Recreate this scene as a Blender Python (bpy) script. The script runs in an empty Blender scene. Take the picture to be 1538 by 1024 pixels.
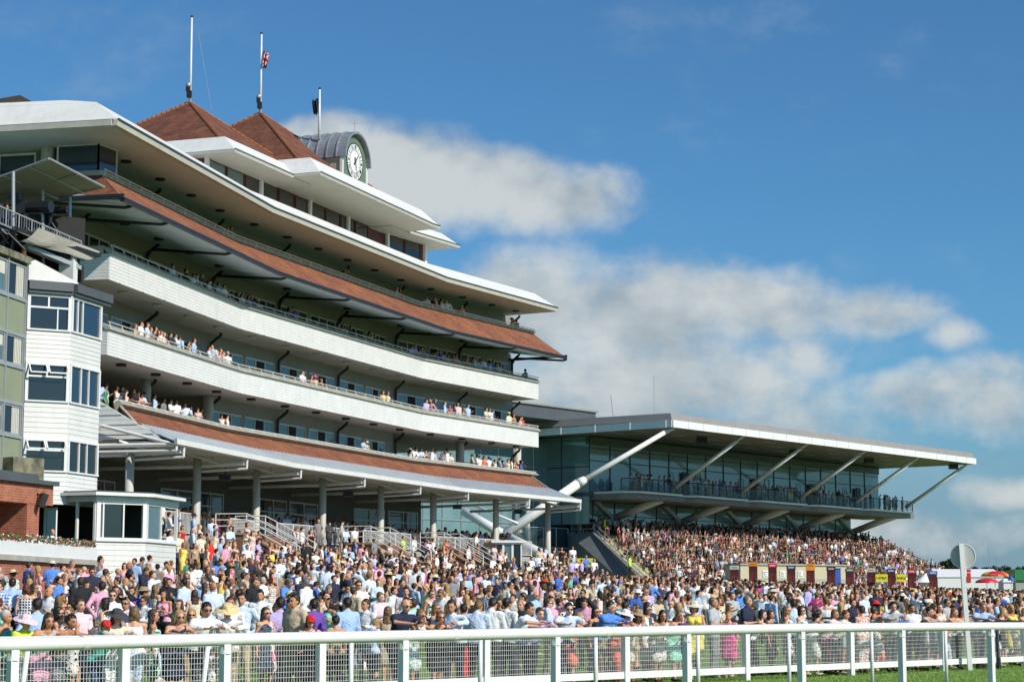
import bpy, bmesh, math, random
import numpy as np
from mathutils import Vector, Matrix
random.seed(7); rng = np.random.default_rng(7)
R = math.radians
SC = bpy.context.scene
COL = SC.collection

# ---------------------------------------------------------------- camera
CAMZ, PITCH, FPX = 1.65, math.atan(395/3000), 3000.0
cam_d = bpy.data.cameras.new('camera'); cam = bpy.data.objects.new('camera', cam_d); COL.objects.link(cam)
cam.location = (0, 0, CAMZ); cam.rotation_euler = (R(90)+PITCH, 0, 0)
cam_d.sensor_width = 36; cam_d.lens = 36*FPX/1538; cam_d.clip_start = .5; cam_d.clip_end = 9000
SC.camera = cam
SC.view_settings.view_transform = 'Standard'; SC.view_settings.look = 'None'
SC.view_settings.exposure = 0.0; SC.view_settings.gamma = 1
SC.cycles.max_bounces = 6; SC.cycles.diffuse_bounces = 3; SC.cycles.glossy_bounces = 3
SC.cycles.transparent_max_bounces = 6; SC.cycles.transmission_bounces = 3

# ---------------------------------------------------------------- sun
SUN_AZ = (0.79, -0.61); SUN_EL = R(37)
sv = Vector((SUN_AZ[0], SUN_AZ[1], 0)).normalized()*math.cos(SUN_EL); sv.z = math.sin(SUN_EL)
sl = bpy.data.lights.new('sun', 'SUN'); sun = bpy.data.objects.new('sun', sl); COL.objects.link(sun)
sl.energy = 4.7; sl.angle = R(.5); sl.color = (1, .94, .84)
sun.rotation_euler = sv.to_track_quat('Z', 'Y').to_euler(); sun.location = (20, -20, 60)

def ray(px, py):
    dx, dy, dz = (px-769)/FPX, 1., (512-py)/FPX
    return dx, dy*math.cos(PITCH)-dz*math.sin(PITCH), dy*math.sin(PITCH)+dz*math.cos(PITCH)
def atz(px, py, Z):
    x, y, z = ray(px, py); k = (Z-CAMZ)/z; return Vector((x*k, y*k))
def aty(px, py, Y):
    x, y, z = ray(px, py); k = Y/y; return Vector((x*k, Y, CAMZ+z*k))
def pxof(X, Y, Z):
    z = Z-CAMZ; d = Y*math.cos(PITCH)+z*math.sin(PITCH)
    return 769+FPX*X/d, 512-FPX*(-Y*math.sin(PITCH)+z*math.cos(PITCH))/d

# ---------------------------------------------------------------- world: sky with cumulus
W = bpy.data.worlds.new('World'); SC.world = W; W.use_nodes = True
nt = W.node_tree; nt.nodes.clear()
def N(t, **k):
    n = nt.nodes.new(t)
    for a, b in k.items(): setattr(n, a, b)
    return n
def M(op, a, b=None, c=None, clamp=False):
    n = nt.nodes.new('ShaderNodeMath'); n.operation = op; n.use_clamp = clamp
    for i, v in enumerate((a, b, c)):
        if v is None: continue
        if isinstance(v, (int, float)): n.inputs[i].default_value = v
        else: nt.links.new(v, n.inputs[i])
    return n.outputs[0]
sky = N('ShaderNodeTexSky', sky_type='NISHITA', sun_disc=False)
sky.sun_elevation = SUN_EL; sky.sun_rotation = math.atan2(SUN_AZ[0], SUN_AZ[1])
sky.altitude = 100; sky.air_density = 1.0; sky.dust_density = .6; sky.ozone_density = 2.5
tc = N('ShaderNodeTexCoord'); sep = N('ShaderNodeSeparateXYZ'); nt.links.new(tc.outputs['Generated'], sep.inputs[0])
yy = M('MAXIMUM', M('ABSOLUTE', sep.outputs[1]), .05)
U = M('DIVIDE', sep.outputs[0], yy); V = M('DIVIDE', sep.outputs[2], yy)
comb = N('ShaderNodeCombineXYZ'); nt.links.new(U, comb.inputs[0]); nt.links.new(V, comb.inputs[1])
def noise(scale, det, rough, off=(0, 0, 0), st=(1, 1, 1)):
    mp = N('ShaderNodeMapping'); nt.links.new(comb.outputs[0], mp.inputs[0])
    mp.inputs['Location'].default_value = off; mp.inputs['Scale'].default_value = st
    n = N('ShaderNodeTexNoise'); nt.links.new(mp.outputs[0], n.inputs['Vector'])
    n.inputs['Scale'].default_value = scale; n.inputs['Detail'].default_value = det; n.inputs['Roughness'].default_value = rough
    return n.outputs['Fac']
n1 = noise(15, 10, .56, (3.1, 1.7, 0), (.85, 1.2, 1)); n2 = noise(60, 6, .55, (9, 2, 0))
n1s = noise(15, 6, .5, (3.095, 1.668, 0), (.85, 1.2, 1))
wx = M('MULTIPLY', M('SUBTRACT', noise(12, 3, .5, (1, 5, 0)), .5), .05)
wy = M('MULTIPLY', M('SUBTRACT', noise(14, 3, .5, (7, 5, 0)), .5), .04)
# blobs in photo pixels: cx, cy, half width, half height, weight
BL = [(560,270,185,85,1.15),(700,280,200,78,1.15),(850,295,150,60,1.0),(480,225,90,55,.8),
      (800,455,190,95,1.2),(960,470,210,100,1.2),(1130,460,190,62,.95),(1300,462,110,42,.75),(900,570,260,80,1.0),(1100,585,170,60,.8),
      (1178,530,76,36,.7),(1440,508,66,38,.72),(1400,600,150,50,.85),(1500,610,110,66,1.0),(1230,640,140,44,.55),(820,620,260,60,.9),(1330,470,120,36,.6),
      (1500,738,80,28,.85),(1330,800,170,36,.6),(1450,790,170,30,.55),(1180,625,120,50,.75),(1530,560,60,40,.8)]
mask = None
for cx, cy, a, b, wt in BL:
    x, y, z = ray(cx, cy); u0, v0 = x/y, z/y
    du = M('DIVIDE', M('SUBTRACT', M('ADD', U, wx), u0), a/FPX); dv = M('DIVIDE', M('SUBTRACT', M('ADD', V, wy), v0), b/FPX)
    r2 = M('ADD', M('MULTIPLY', du, du), M('MULTIPLY', dv, dv))
    e = M('MULTIPLY', M('SUBTRACT', 1, r2), wt*.55)
    mask = e if mask is None else M('SMOOTH_MAX', mask, e, .25)
mask = M('MAXIMUM', mask, -.9)
dens = M('ADD', mask, M('MULTIPLY', M('SUBTRACT', n1, .5), 1.5))
dens = M('ADD', dens, M('MULTIPLY', M('SUBTRACT', n2, .5), .5))
cov = N('ShaderNodeMapRange', interpolation_type='SMOOTHSTEP'); nt.links.new(dens, cov.inputs[0])
cov.inputs[1].default_value = -.20; cov.inputs[2].default_value = .58; cov.inputs[4].default_value = .93
# thin high wisps
wsp = N('ShaderNodeMapRange', interpolation_type='SMOOTHSTEP'); nt.links.new(noise(9, 8, .62, (4.2, 8.1, 0), (1, 1.4, 1)), wsp.inputs[0])
wsp.inputs[1].default_value = .52; wsp.inputs[2].default_value = .85; wsp.inputs[4].default_value = .30
covt = M('MAXIMUM', cov.outputs[0], wsp.outputs[0])
# billow light: difference of the density towards the sun gives the lit tops
lit = M('ADD', .60, M('MULTIPLY', M('SUBTRACT', n1, n1s), 2.6))
thick = N('ShaderNodeMapRange'); nt.links.new(dens, thick.inputs[0]); thick.inputs[1].default_value = .2; thick.inputs[2].default_value = 1.1
thick.inputs[3].default_value = .10; thick.inputs[4].default_value = -.12
lit = M('ADD', lit, thick.outputs[0])
lit = M('ADD', lit, M('MULTIPLY', M('SUBTRACT', n2, .5), .45), clamp=True)
cr = N('ShaderNodeValToRGB'); nt.links.new(lit, cr.inputs[0])
cr.color_ramp.elements[0].position = .15; cr.color_ramp.elements[0].color = (.37, .43, .465, 1)
cr.color_ramp.elements[1].position = .85; cr.color_ramp.elements[1].color = (.62, .66, .665, 1)
skm = N('ShaderNodeMix', data_type='RGBA', blend_type='MULTIPLY'); skm.inputs[0].default_value = 1
nt.links.new(sky.outputs[0], skm.inputs[6]); SKY_TINT = (.044, .083, .108, 1); skm.inputs[7].default_value = SKY_TINT
mix = N('ShaderNodeMix', data_type='RGBA'); nt.links.new(covt, mix.inputs[0]); nt.links.new(skm.outputs[2], mix.inputs[6]); nt.links.new(cr.outputs[0], mix.inputs[7])
hz_ = N('ShaderNodeMapRange', interpolation_type='SMOOTHSTEP'); nt.links.new(V, hz_.inputs[0]); hz_.inputs[1].default_value = .015; hz_.inputs[2].default_value = .125; hz_.inputs[3].default_value = .82; hz_.inputs[4].default_value = 0
hzf = M('MULTIPLY', hz_.outputs[0], M('ADD', .72, M('MULTIPLY', n1, .5)), clamp=True)
mix0 = N('ShaderNodeMix', data_type='RGBA'); nt.links.new(hzf, mix0.inputs[0]); nt.links.new(skm.outputs[2], mix0.inputs[6]); mix0.inputs[7].default_value = (.215, .325, .43, 1)
nt.links.new(mix0.outputs[2], mix.inputs[6])
bg = N('ShaderNodeBackground'); bg.inputs[1].default_value = 1.0; nt.links.new(mix.outputs[2], bg.inputs[0])
wo = N('ShaderNodeOutputWorld'); nt.links.new(bg.outputs[0], wo.inputs[0])

# ---------------------------------------------------------------- materials
MATS = {}
def mat(name, col, rough=.6, var=.12, vscale=3., bump=0., bscale=20., metal=0., spec=.5, extra=None, coord='Object', streak=0.):
    m = bpy.data.materials.new(name); m.use_nodes = True; t = m.node_tree; p = t.nodes['Principled BSDF']
    p.inputs['Roughness'].default_value = rough; p.inputs['Metallic'].default_value = metal; p.inputs['Specular IOR Level'].default_value = spec
    tcn = t.nodes.new('ShaderNodeTexCoord'); src = tcn.outputs[coord]
    if isinstance(col, tuple): base = t.nodes.new('ShaderNodeRGB'); base.outputs[0].default_value = (*col, 1); base = base.outputs[0]
    else: base = col(t, src)
    if var:
        nz = t.nodes.new('ShaderNodeTexNoise'); t.links.new(src, nz.inputs['Vector']); nz.inputs['Scale'].default_value = vscale; nz.inputs['Detail'].default_value = 6; nz.inputs['Roughness'].default_value = .65
        mr = t.nodes.new('ShaderNodeMapRange'); t.links.new(nz.outputs['Fac'], mr.inputs[0]); mr.inputs[1].default_value = .3; mr.inputs[2].default_value = .7; mr.inputs[3].default_value = 1-var; mr.inputs[4].default_value = 1+var*.6
        mx = t.nodes.new('ShaderNodeVectorMath'); mx.operation = 'SCALE'; t.links.new(base, mx.inputs[0]); t.links.new(mr.outputs[0], mx.inputs['Scale']); base = mx.outputs[0]
    if streak:
        mp = t.nodes.new('ShaderNodeMapping'); mp.inputs['Scale'].default_value = (2.2, 2.2, .18); t.links.new(tcn.outputs['Object'], mp.inputs[0])
        nz = t.nodes.new('ShaderNodeTexNoise'); t.links.new(mp.outputs[0], nz.inputs['Vector']); nz.inputs['Scale'].default_value = 1.6; nz.inputs['Detail'].default_value = 8; nz.inputs['Roughness'].default_value = .7
        mr = t.nodes.new('ShaderNodeMapRange'); t.links.new(nz.outputs['Fac'], mr.inputs[0]); mr.inputs[1].default_value = .5; mr.inputs[2].default_value = .75; mr.inputs[3].default_value = 0; mr.inputs[4].default_value = streak
        mx = t.nodes.new('ShaderNodeMix'); mx.data_type = 'RGBA'; t.links.new(mr.outputs[0], mx.inputs[0]); t.links.new(base, mx.inputs[6]); mx.inputs[7].default_value = (.20, .20, .14, 1); base = mx.outputs[2]
    t.links.new(base, p.inputs['Base Color'])
    if bump:
        nz = t.nodes.new('ShaderNodeTexNoise'); t.links.new(src, nz.inputs['Vector']); nz.inputs['Scale'].default_value = bscale; nz.inputs['Detail'].default_value = 4
        bp = t.nodes.new('ShaderNodeBump'); bp.inputs['Strength'].default_value = bump; bp.inputs['Distance'].default_value = .05; t.links.new(nz.outputs['Fac'], bp.inputs['Height']); t.links.new(bp.outputs[0], p.inputs['Normal'])
    if extra: extra(t, p, src)
    MATS[name] = m; return m
def brickc(c1, c2, mortar, sc, bw, rh, ms=.02, extra_noise=None):
    def f(t, src):
        uv = t.nodes.new('ShaderNodeTexCoord').outputs['UV']
        b = t.nodes.new('ShaderNodeTexBrick'); t.links.new(uv, b.inputs['Vector'])
        b.inputs['Color1'].default_value = (*c1, 1); b.inputs['Color2'].default_value = (*c2, 1); b.inputs['Mortar'].default_value = (*mortar, 1)
        b.inputs['Scale'].default_value = sc; b.inputs['Brick Width'].default_value = bw; b.inputs['Row Height'].default_value = rh; b.inputs['Mortar Size'].default_value = ms
        b.inputs['Bias'].default_value = -.1
        out = b.outputs['Color']
        if extra_noise:
            nz = t.nodes.new('ShaderNodeTexNoise'); t.links.new(src, nz.inputs['Vector']); nz.inputs['Scale'].default_value = extra_noise[0]; nz.inputs['Detail'].default_value = 8; nz.inputs['Roughness'].default_value = .7
            mr = t.nodes.new('ShaderNodeMapRange'); t.links.new(nz.outputs['Fac'], mr.inputs[0]); mr.inputs[1].default_value = .45; mr.inputs[2].default_value = .72; mr.inputs[4].default_value = extra_noise[2]
            mx = t.nodes.new('ShaderNodeMix'); mx.data_type = 'RGBA'; t.links.new(mr.outputs[0], mx.inputs[0]); t.links.new(out, mx.inputs[6]); mx.inputs[7].default_value = (*extra_noise[1], 1); out = mx.outputs[2]
        return out
    return f
def lines(axis, freq, strength, dist=.03):     # ridges along u or v of the UV map
    def f(t, p, src):
        s = t.nodes.new('ShaderNodeSeparateXYZ'); t.links.new(t.nodes.new('ShaderNodeTexCoord').outputs['UV'], s.inputs[0])
        m = t.nodes.new('ShaderNodeMath'); m.operation = 'MULTIPLY'; m.inputs[1].default_value = freq; t.links.new(s.outputs[axis], m.inputs[0])
        fr = t.nodes.new('ShaderNodeMath'); fr.operation = 'PINGPONG'; fr.inputs[1].default_value = .5; t.links.new(m.outputs[0], fr.inputs[0])
        bp = t.nodes.new('ShaderNodeBump'); bp.inputs['Strength'].default_value = strength; bp.inputs['Distance'].default_value = dist
        t.links.new(fr.outputs[0], bp.inputs['Height']); t.links.new(bp.outputs[0], p.inputs['Normal'])
    return f
def grid_lines(axis, freq, width, dark):       # thin dark joints in the base colour of the thing itself
    def f(t, p, src):
        s = t.nodes.new('ShaderNodeSeparateXYZ'); t.links.new(t.nodes.new('ShaderNodeTexCoord').outputs['UV'], s.inputs[0])
        m = t.nodes.new('ShaderNodeMath'); m.operation = 'MULTIPLY'; m.inputs[1].default_value = freq; t.links.new(s.outputs[axis], m.inputs[0])
        fr = t.nodes.new('ShaderNodeMath'); fr.operation = 'FRACT'; t.links.new(m.outputs[0], fr.inputs[0])
        lt = t.nodes.new('ShaderNodeMath'); lt.operation = 'LESS_THAN'; lt.inputs[1].default_value = width; t.links.new(fr.outputs[0], lt.inputs[0])
        old = p.inputs['Base Color'].links[0].from_socket
        mx = t.nodes.new('ShaderNodeMix'); mx.data_type = 'RGBA'; t.links.new(lt.outputs[0], mx.inputs[0]); t.links.new(old, mx.inputs[6]); mx.inputs[7].default_value = (*dark, 1)
        t.links.new(mx.outputs[2], p.inputs['Base Color'])
    return f
mat('white_board', (.71, .705, .675), .5, .08, 1.2, streak=.14)
mat('white_paint', (.76, .76, .74), .35, .05, 3, streak=.08)
mat('white_metal', (.74, .73, .70), .45, .08, 1.2, streak=.2)
mat('cream_paint', (.50, .485, .42), .55, .1, 1.5, streak=.18)
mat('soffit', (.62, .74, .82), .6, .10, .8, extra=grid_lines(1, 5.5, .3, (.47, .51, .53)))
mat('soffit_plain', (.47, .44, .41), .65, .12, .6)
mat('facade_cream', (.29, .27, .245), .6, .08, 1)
mat('lip', (.40, .39, .33), .6, .25, 2.5, bump=.3, bscale=12, streak=.3)
mat('tile', brickc((.34, .12, .06), (.19, .06, .032), (.09, .035, .022), 1, .17, .105, .012, (.55, (.40, .17, .06), .5)), .8, .3, 1.2, bump=.5, bscale=9, extra=None)
mat('tile_old', brickc((.20, .062, .032), (.13, .042, .025), (.07, .03, .02), 1, .2, .12, .014, (.9, (.30, .105, .03), .6)), .85, .4, 1.6, bump=.6, bscale=8)
mat('tile_ridge', (.32, .11, .035), .8, .4, 5, bump=.4)
mat('brick', brickc((.46, .125, .05), (.36, .09, .04), (.33, .26, .20), 1, .24, .085, .009), .85, .25, 3, bump=.3)
mat('brick_dull', brickc((.27, .11, .06), (.22, .085, .05), (.25, .2, .16), 1, .24, .085, .009), .85, .25, 3, bump=.3)
mat('coping', (.42, .30, .19), .8, .2, 3)
mat('black_metal', (.015, .015, .017), .4, .2, 5)
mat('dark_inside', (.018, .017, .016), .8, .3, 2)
mat('lead', (.30, .32, .345), .42, .3, 2.5, metal=.25, streak=.2)
mat('canopy_metal', (.60, .635, .67), .35, .12, 1.5, metal=.1, extra=None)
mat('grey_panel', (.085, .095, .10), .45, .15, 1)
mat('roof_grey', (.27, .255, .235), .5, .1, .8)
mat('concrete', (.40, .385, .34), .75, .2, 2, bump=.2)
mat('concrete_stained', (.22, .21, .14), .85, .75, 2.2, bump=.4, streak=.5)
mat('step_concrete', (.22, .20, .17), .8, .2, 2)
mat('step_yellow', (.42, .38, .22), .8, .2, 3)
mat('canvas', (.44, .41, .36), .7, .12, 1.5, bump=.4, bscale=3)
mat('green_panel', (.26, .29, .19), .5, .1, .8)
mat('steel', (.45, .46, .46), .35, .1, 3, metal=.4)
mat('rust', (.22, .07, .03), .9, .6, 8, bump=.5)
mat('dark_red_wood', (.10, .022, .016), .5, .3, 3)
mat('green_paint', (.13, .19, .13), .5, .06, 2)
mat('clock_white', (.80, .80, .78), .4, .03)
mat('clock_black', (.02, .02, .022), .4, 0)
mat('stone_cream', brickc((.46, .43, .33), (.40, .37, .28), (.30, .28, .2), 1, .5, .18, .012), .8, .2, 3)
mat('curtain', (.62, .60, .52), .8, .08, 4)
mat('asphalt', (.055, .054, .052), .9, .3, 6)
mat('path', (.19, .18, .165), .9, .25, 2)
mat('glass_dark', (.012, .015, .017), .04, 0, spec=.9, extra=lines(0, .33, .04, .02))
mat('glass_blue', (.20, .295, .345), .05, 0, spec=1.0, extra=lines(0, .4, .05, .02))
mat('glass_navy', (.015, .035, .065), .05, 0, spec=1.0, extra=lines(0, .4, .05, .02))
mat('glass_pale', (.10, .17, .19), .08, .25, .7, spec=1.0)
mat('glass_teal', (.15, .255, .265), .05, .2, .35, spec=1.0, extra=lines(0, .3, .04, .02))
mat('leaf_red', (.45, .02, .03), .6, .3, 30); mat('leaf_white', (.8, .75, .72), .6, .1); mat('leaf_green', (.05, .11, .025), .6, .4, 20)
mat('yellow', (.72, .66, .02), .5, .05); mat('text_red', (.60, .30, .03), .6, 0); mat('text_dark', (.25, .18, .02), .6, 0)
mat('red', (.62, .02, .02), .5, .1); mat('orange', (.75, .25, .02), .5, .05); mat('blue', (.05, .13, .5), .5, .1); mat('navy', (.03, .04, .13), .5, .1)
mat('amber', (.80, .42, .02), .5, .05); mat('board_maroon', (.085, .012, .012), .35, .5, 14, extra=None)
mat('kiosk_cream', (.56, .49, .33), .65, .06, 1.5); mat('kiosk_grey', (.4, .4, .36), .7, .2, 6); mat('green_tent', (.02, .22, .06), .6, .1); mat('tent_white', (.8, .8, .8), .6, .04)
mat('tree_leaf', (.022, .042, .018), .8, .5, .8); mat('tree_far', (.035, .06, .045), .9, .4, .05); mat('bark', (.08, .06, .045), .9, .3, 3)
mat('hill', (.05, .08, .05), .9, .4, .01)
mat('flag_blue', (.02, .025, .13), .7, .1); mat('flag_red', (.55, .02, .03), .7, .1); mat('flag_black', (.012, .012, .02), .7, .1)
mat('sign_back', (.52, .53, .50), .55, .06, 2)
mat('hi_vis', (.55, .85, .05), .6, .05)
mat('podium_grey', (.15, .165, .175), .5, .12, 1); mat('soffit_dark', (.19, .18, .165), .6, .15, .5); mat('dim_red', (.22, .03, .02), .6, .3, 20); mat('facade_shaded', (.12, .115, .105), .7, .15, 1)
def balglass(t, p, src): p.inputs['Alpha'].default_value = .42
mat('glass_rail', (.05, .10, .10), .05, .1, 1, spec=.9, extra=balglass)

# per-object colour (persons) and per-vertex colour (the mass of the crowd)
def cloth_mat(name, kind, pat=None, rough=.85):
    m = bpy.data.materials.new(name); m.use_nodes = True; t = m.node_tree; p = t.nodes['Principled BSDF']; p.inputs['Roughness'].default_value = rough
    if kind == 'obj': c = t.nodes.new('ShaderNodeObjectInfo').outputs['Color']
    else:
        a = t.nodes.new('ShaderNodeAttribute'); a.attribute_name = 'Col'; c = a.outputs['Color']
    tcn = t.nodes.new('ShaderNodeTexCoord')
    if pat:
        if pat == 'floral':
            v = t.nodes.new('ShaderNodeTexVoronoi'); v.inputs['Scale'].default_value = 13; t.links.new(tcn.outputs['Object'], v.inputs['Vector'])
            rr = t.nodes.new('ShaderNodeMapRange'); t.links.new(v.outputs['Distance'], rr.inputs[0]); rr.inputs[1].default_value = .35; rr.inputs[2].default_value = .42; fac = rr.outputs[0]; c2 = (.75, .72, .66, 1)
        else:
            s = t.nodes.new('ShaderNodeSeparateXYZ'); t.links.new(tcn.outputs['Object'], s.inputs[0])
            def st(o, f, w):
                q = t.nodes.new('ShaderNodeMath'); q.operation = 'MULTIPLY'; q.inputs[1].default_value = f; t.links.new(o, q.inputs[0])
                q2 = t.nodes.new('ShaderNodeMath'); q2.operation = 'FRACT'; t.links.new(q.outputs[0], q2.inputs[0])
                q3 = t.nodes.new('ShaderNodeMath'); q3.operation = 'LESS_THAN'; q3.inputs[1].default_value = w; t.links.new(q2.outputs[0], q3.inputs[0]); return q3.outputs[0]
            if pat == 'stripe': fac = st(s.outputs[0], 22, .35)
            else:
                mx_ = t.nodes.new('ShaderNodeMath'); mx_.operation = 'MAXIMUM'; t.links.new(st(s.outputs[0], 15, .35), mx_.inputs[0]); t.links.new(st(s.outputs[2], 15, .35), mx_.inputs[1]); fac = mx_.outputs[0]
            c2 = (.72, .74, .76, 1)
        mx = t.nodes.new('ShaderNodeMix'); mx.data_type = 'RGBA'; t.links.new(fac, mx.inputs[0]); t.links.new(c, mx.inputs[6]); mx.inputs[7].default_value = c2; c = mx.outputs[2]
    t.links.new(c, p.inputs['Base Color'])
    nz = t.nodes.new('ShaderNodeTexNoise'); t.links.new(tcn.outputs['Object'], nz.inputs['Vector']); nz.inputs['Scale'].default_value = 7; nz.inputs['Detail'].default_value = 3; nz.inputs['Distortion'].default_value = 1.2
    bp = t.nodes.new('ShaderNodeBump'); bp.inputs['Strength'].default_value = .0 if name in ('skin', 'crowd') else .8; bp.inputs['Distance'].default_value = .05
    t.links.new(nz.outputs['Fac'], bp.inputs['Height']); t.links.new(bp.outputs[0], p.inputs['Normal'])
    MATS[name] = m
cloth_mat('cloth', 'obj'); cloth_mat('cloth_floral', 'obj', 'floral'); cloth_mat('cloth_stripe', 'obj', 'stripe'); cloth_mat('cloth_check', 'obj', 'check')
cloth_mat('skin', 'obj', rough=.55); cloth_mat('hair', 'obj', rough=.5); cloth_mat('crowd', 'vert')
mat('eye_dark', (.02, .015, .012), .3, 0); mat('lip_red', (.35, .09, .08), .5, 0); mat('lens_black', (.01, .01, .01), .08, 0, spec=1)

# ---------------------------------------------------------------- mesh builder
class MB:
    def __init__(s): s.v = []; s.f = []; s.m = []; s.uv = []
    def vs(s, pts): b = len(s.v); s.v += [tuple(p) for p in pts]; return b
    def face(s, idx, m=0, uv=None): s.f.append(tuple(idx)); s.m.append(m); s.uv.append(uv)
    def quad(s, a, b, c, d, m=0, uv=None): k = s.vs((a, b, c, d)); s.face((k, k+1, k+2, k+3), m, uv)
    def poly(s, pts, m=0): k = s.vs(pts); s.face(range(k, k+len(pts)), m)
    def hexa(s, p, m=0):    # 8 corners: bottom 4 ccw, top 4
        k = s.vs(p)
        for q in ((3,2,1,0),(4,5,6,7),(0,1,5,4),(1,2,6,5),(2,3,7,6),(3,0,4,7)): s.face([k+i for i in q], m)
    def box(s, x0, x1, y0, y1, z0, z1, m=0): s.hexa([(x0,y0,z0),(x1,y0,z0),(x1,y1,z0),(x0,y1,z0),(x0,y0,z1),(x1,y0,z1),(x1,y1,z1),(x0,y1,z1)], m)
    def prism(s, poly, z0, z1, m=0):
        n = len(poly); z0s = z0 if hasattr(z0, '__len__') else [z0]*n; z1s = z1 if hasattr(z1, '__len__') else [z1]*n
        k = s.vs([(p[0], p[1], z) for p, z in zip(poly, z0s)]+[(p[0], p[1], z) for p, z in zip(poly, z1s)])
        s.face([k+i for i in range(n)][::-1], m); s.face([k+n+i for i in range(n)], m)
        for i in range(n): j = (i+1) % n; s.face((k+i, k+j, k+n+j, k+n+i), m)
    def tube(s, a, b, r0, r1=None, n=8, m=0, caps=True):
        a = Vector(a); b = Vector(b); r1 = r0 if r1 is None else r1
        d = (b-a).normalized(); x = d.orthogonal().normalized(); y = d.cross(x)
        k = s.vs([a+(x*math.cos(2*math.pi*i/n)+y*math.sin(2*math.pi*i/n))*r0 for i in range(n)]+[b+(x*math.cos(2*math.pi*i/n)+y*math.sin(2*math.pi*i/n))*r1 for i in range(n)])
        for i in range(n): j = (i+1) % n; s.face((k+i, k+j, k+n+j, k+n+i), m)
        if caps: s.face([k+i for i in range(n)][::-1], m); s.face([k+n+i for i in range(n)], m)
    def path(s, pts, r, n=8, m=0):
        for a, b in zip(pts[:-1], pts[1:]): s.tube(a, b, r, r, n, m)
    def bar(s, a, b, w, h, m=0):   # rectangular bar, w horizontal, h vertical
        a = Vector(a); b = Vector(b); d = (b-a).normalized()
        x = Vector((-d.y, d.x, 0)); x = x.normalized()*w/2 if x.length > 1e-6 else Vector((w/2, 0, 0)); z = d.cross(x).normalized()*h/2
        s.hexa([a-x-z, a+x-z, b+x-z, b-x-z, a-x+z, a+x+z, b+x+z, b-x+z], m)
    def sphere(s, c, r, n=10, m=0):
        c = Vector(c); rr = r if hasattr(r, '__len__') else (r, r, r); h = max(4, n//2+1); rows = []
        top = s.vs([c+Vector((0, 0, rr[2]))])
        for j in range(1, h):
            a = math.pi*j/h; rows.append(s.vs([c+Vector((rr[0]*math.sin(a)*math.cos(2*math.pi*i/n), rr[1]*math.sin(a)*math.sin(2*math.pi*i/n), rr[2]*math.cos(a))) for i in range(n)]))
        bot = s.vs([c-Vector((0, 0, rr[2]))])
        for i in range(n):
            j = (i+1) % n; s.face((top, rows[0]+i, rows[0]+j), m); s.face((rows[-1]+j, rows[-1]+i, bot), m)
            for a, b in zip(rows[:-1], rows[1:]): s.face((a+i, b+i, b+j, a+j), m)
    def build(s, name, mats, parent=None, smooth=False, link=True, origin=None):
        me = bpy.data.meshes.new(name)
        if origin is not None: ox, oy, oz = origin; vv = [(x-ox, y-oy, z-oz) for x, y, z in s.v]
        else: vv = s.v
        me.from_pydata(vv, [], s.f)
        if isinstance(mats, str): mats = [mats]
        for q in mats: me.materials.append(MATS[q])
        me.polygons.foreach_set('material_index', s.m)
        uvl = me.uv_layers.new(name='UVMap'); data = []
        for f, uv in zip(s.f, s.uv):
            if uv is not None: data += [c for q in uv for c in q]; continue
            p = [Vector(s.v[i]) for i in f]; nrm = Vector((0, 0, 0))
            for i in range(len(p)):
                a, b = p[i], p[(i+1) % len(p)]; nrm += Vector(((a.y-b.y)*(a.z+b.z), (a.z-b.z)*(a.x+b.x), (a.x-b.x)*(a.y+b.y)))
            nrm = nrm.normalized() if nrm.length > 0 else Vector((0, 0, 1))
            if abs(nrm.z) > .92:
                for q in p: data += [q.x, q.y]
            else:
                h = Vector((-nrm.y, nrm.x, 0)).normalized(); w = nrm.cross(h)
                for q in p: data += [q.dot(h), q.dot(w)]
        uvl.data.foreach_set('uv', data)
        if smooth: me.polygons.foreach_set('use_smooth', [True]*len(me.polygons))
        me.update()
        o = bpy.data.objects.new(name, me)
        if link: COL.objects.link(o)
        if origin is not None: o.location = origin
        if parent is not None: o.parent = parent
        return o
def tag(o, label=None, cat=None, group=None, kind=None):
    if label: o['label'] = label
    if cat: o['category'] = cat
    if group: o['group'] = group
    if kind: o['kind'] = kind
    return o
def empty(name, label, cat, loc=(0, 0, 0), group=None):
    o = bpy.data.objects.new(name, None); COL.objects.link(o); o.location = loc; o.empty_display_size = .5
    return tag(o, label, cat, group)
def keep(o, root):      # parent at an offset base: the part keeps its world place
    o.parent = root; o.location = o.location - root.location; return o
class Frame:            # local frame: u along the wall, o outwards, z up
    def __init__(s, p, d): s.p = Vector(p[:2]); s.d = Vector(d[:2]).normalized(); s.n = Vector((s.d.y, -s.d.x))
    def P(s, u, o, z): q = s.p+s.d*u+s.n*o; return (q.x, q.y, z)
    def box(s, mb, u0, u1, o0, o1, z0, z1, m=0):
        mb.hexa([s.P(u0, o1, z0), s.P(u1, o1, z0), s.P(u1, o0, z0), s.P(u0, o0, z0), s.P(u0, o1, z1), s.P(u1, o1, z1), s.P(u1, o0, z1), s.P(u0, o0, z1)], m)
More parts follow.
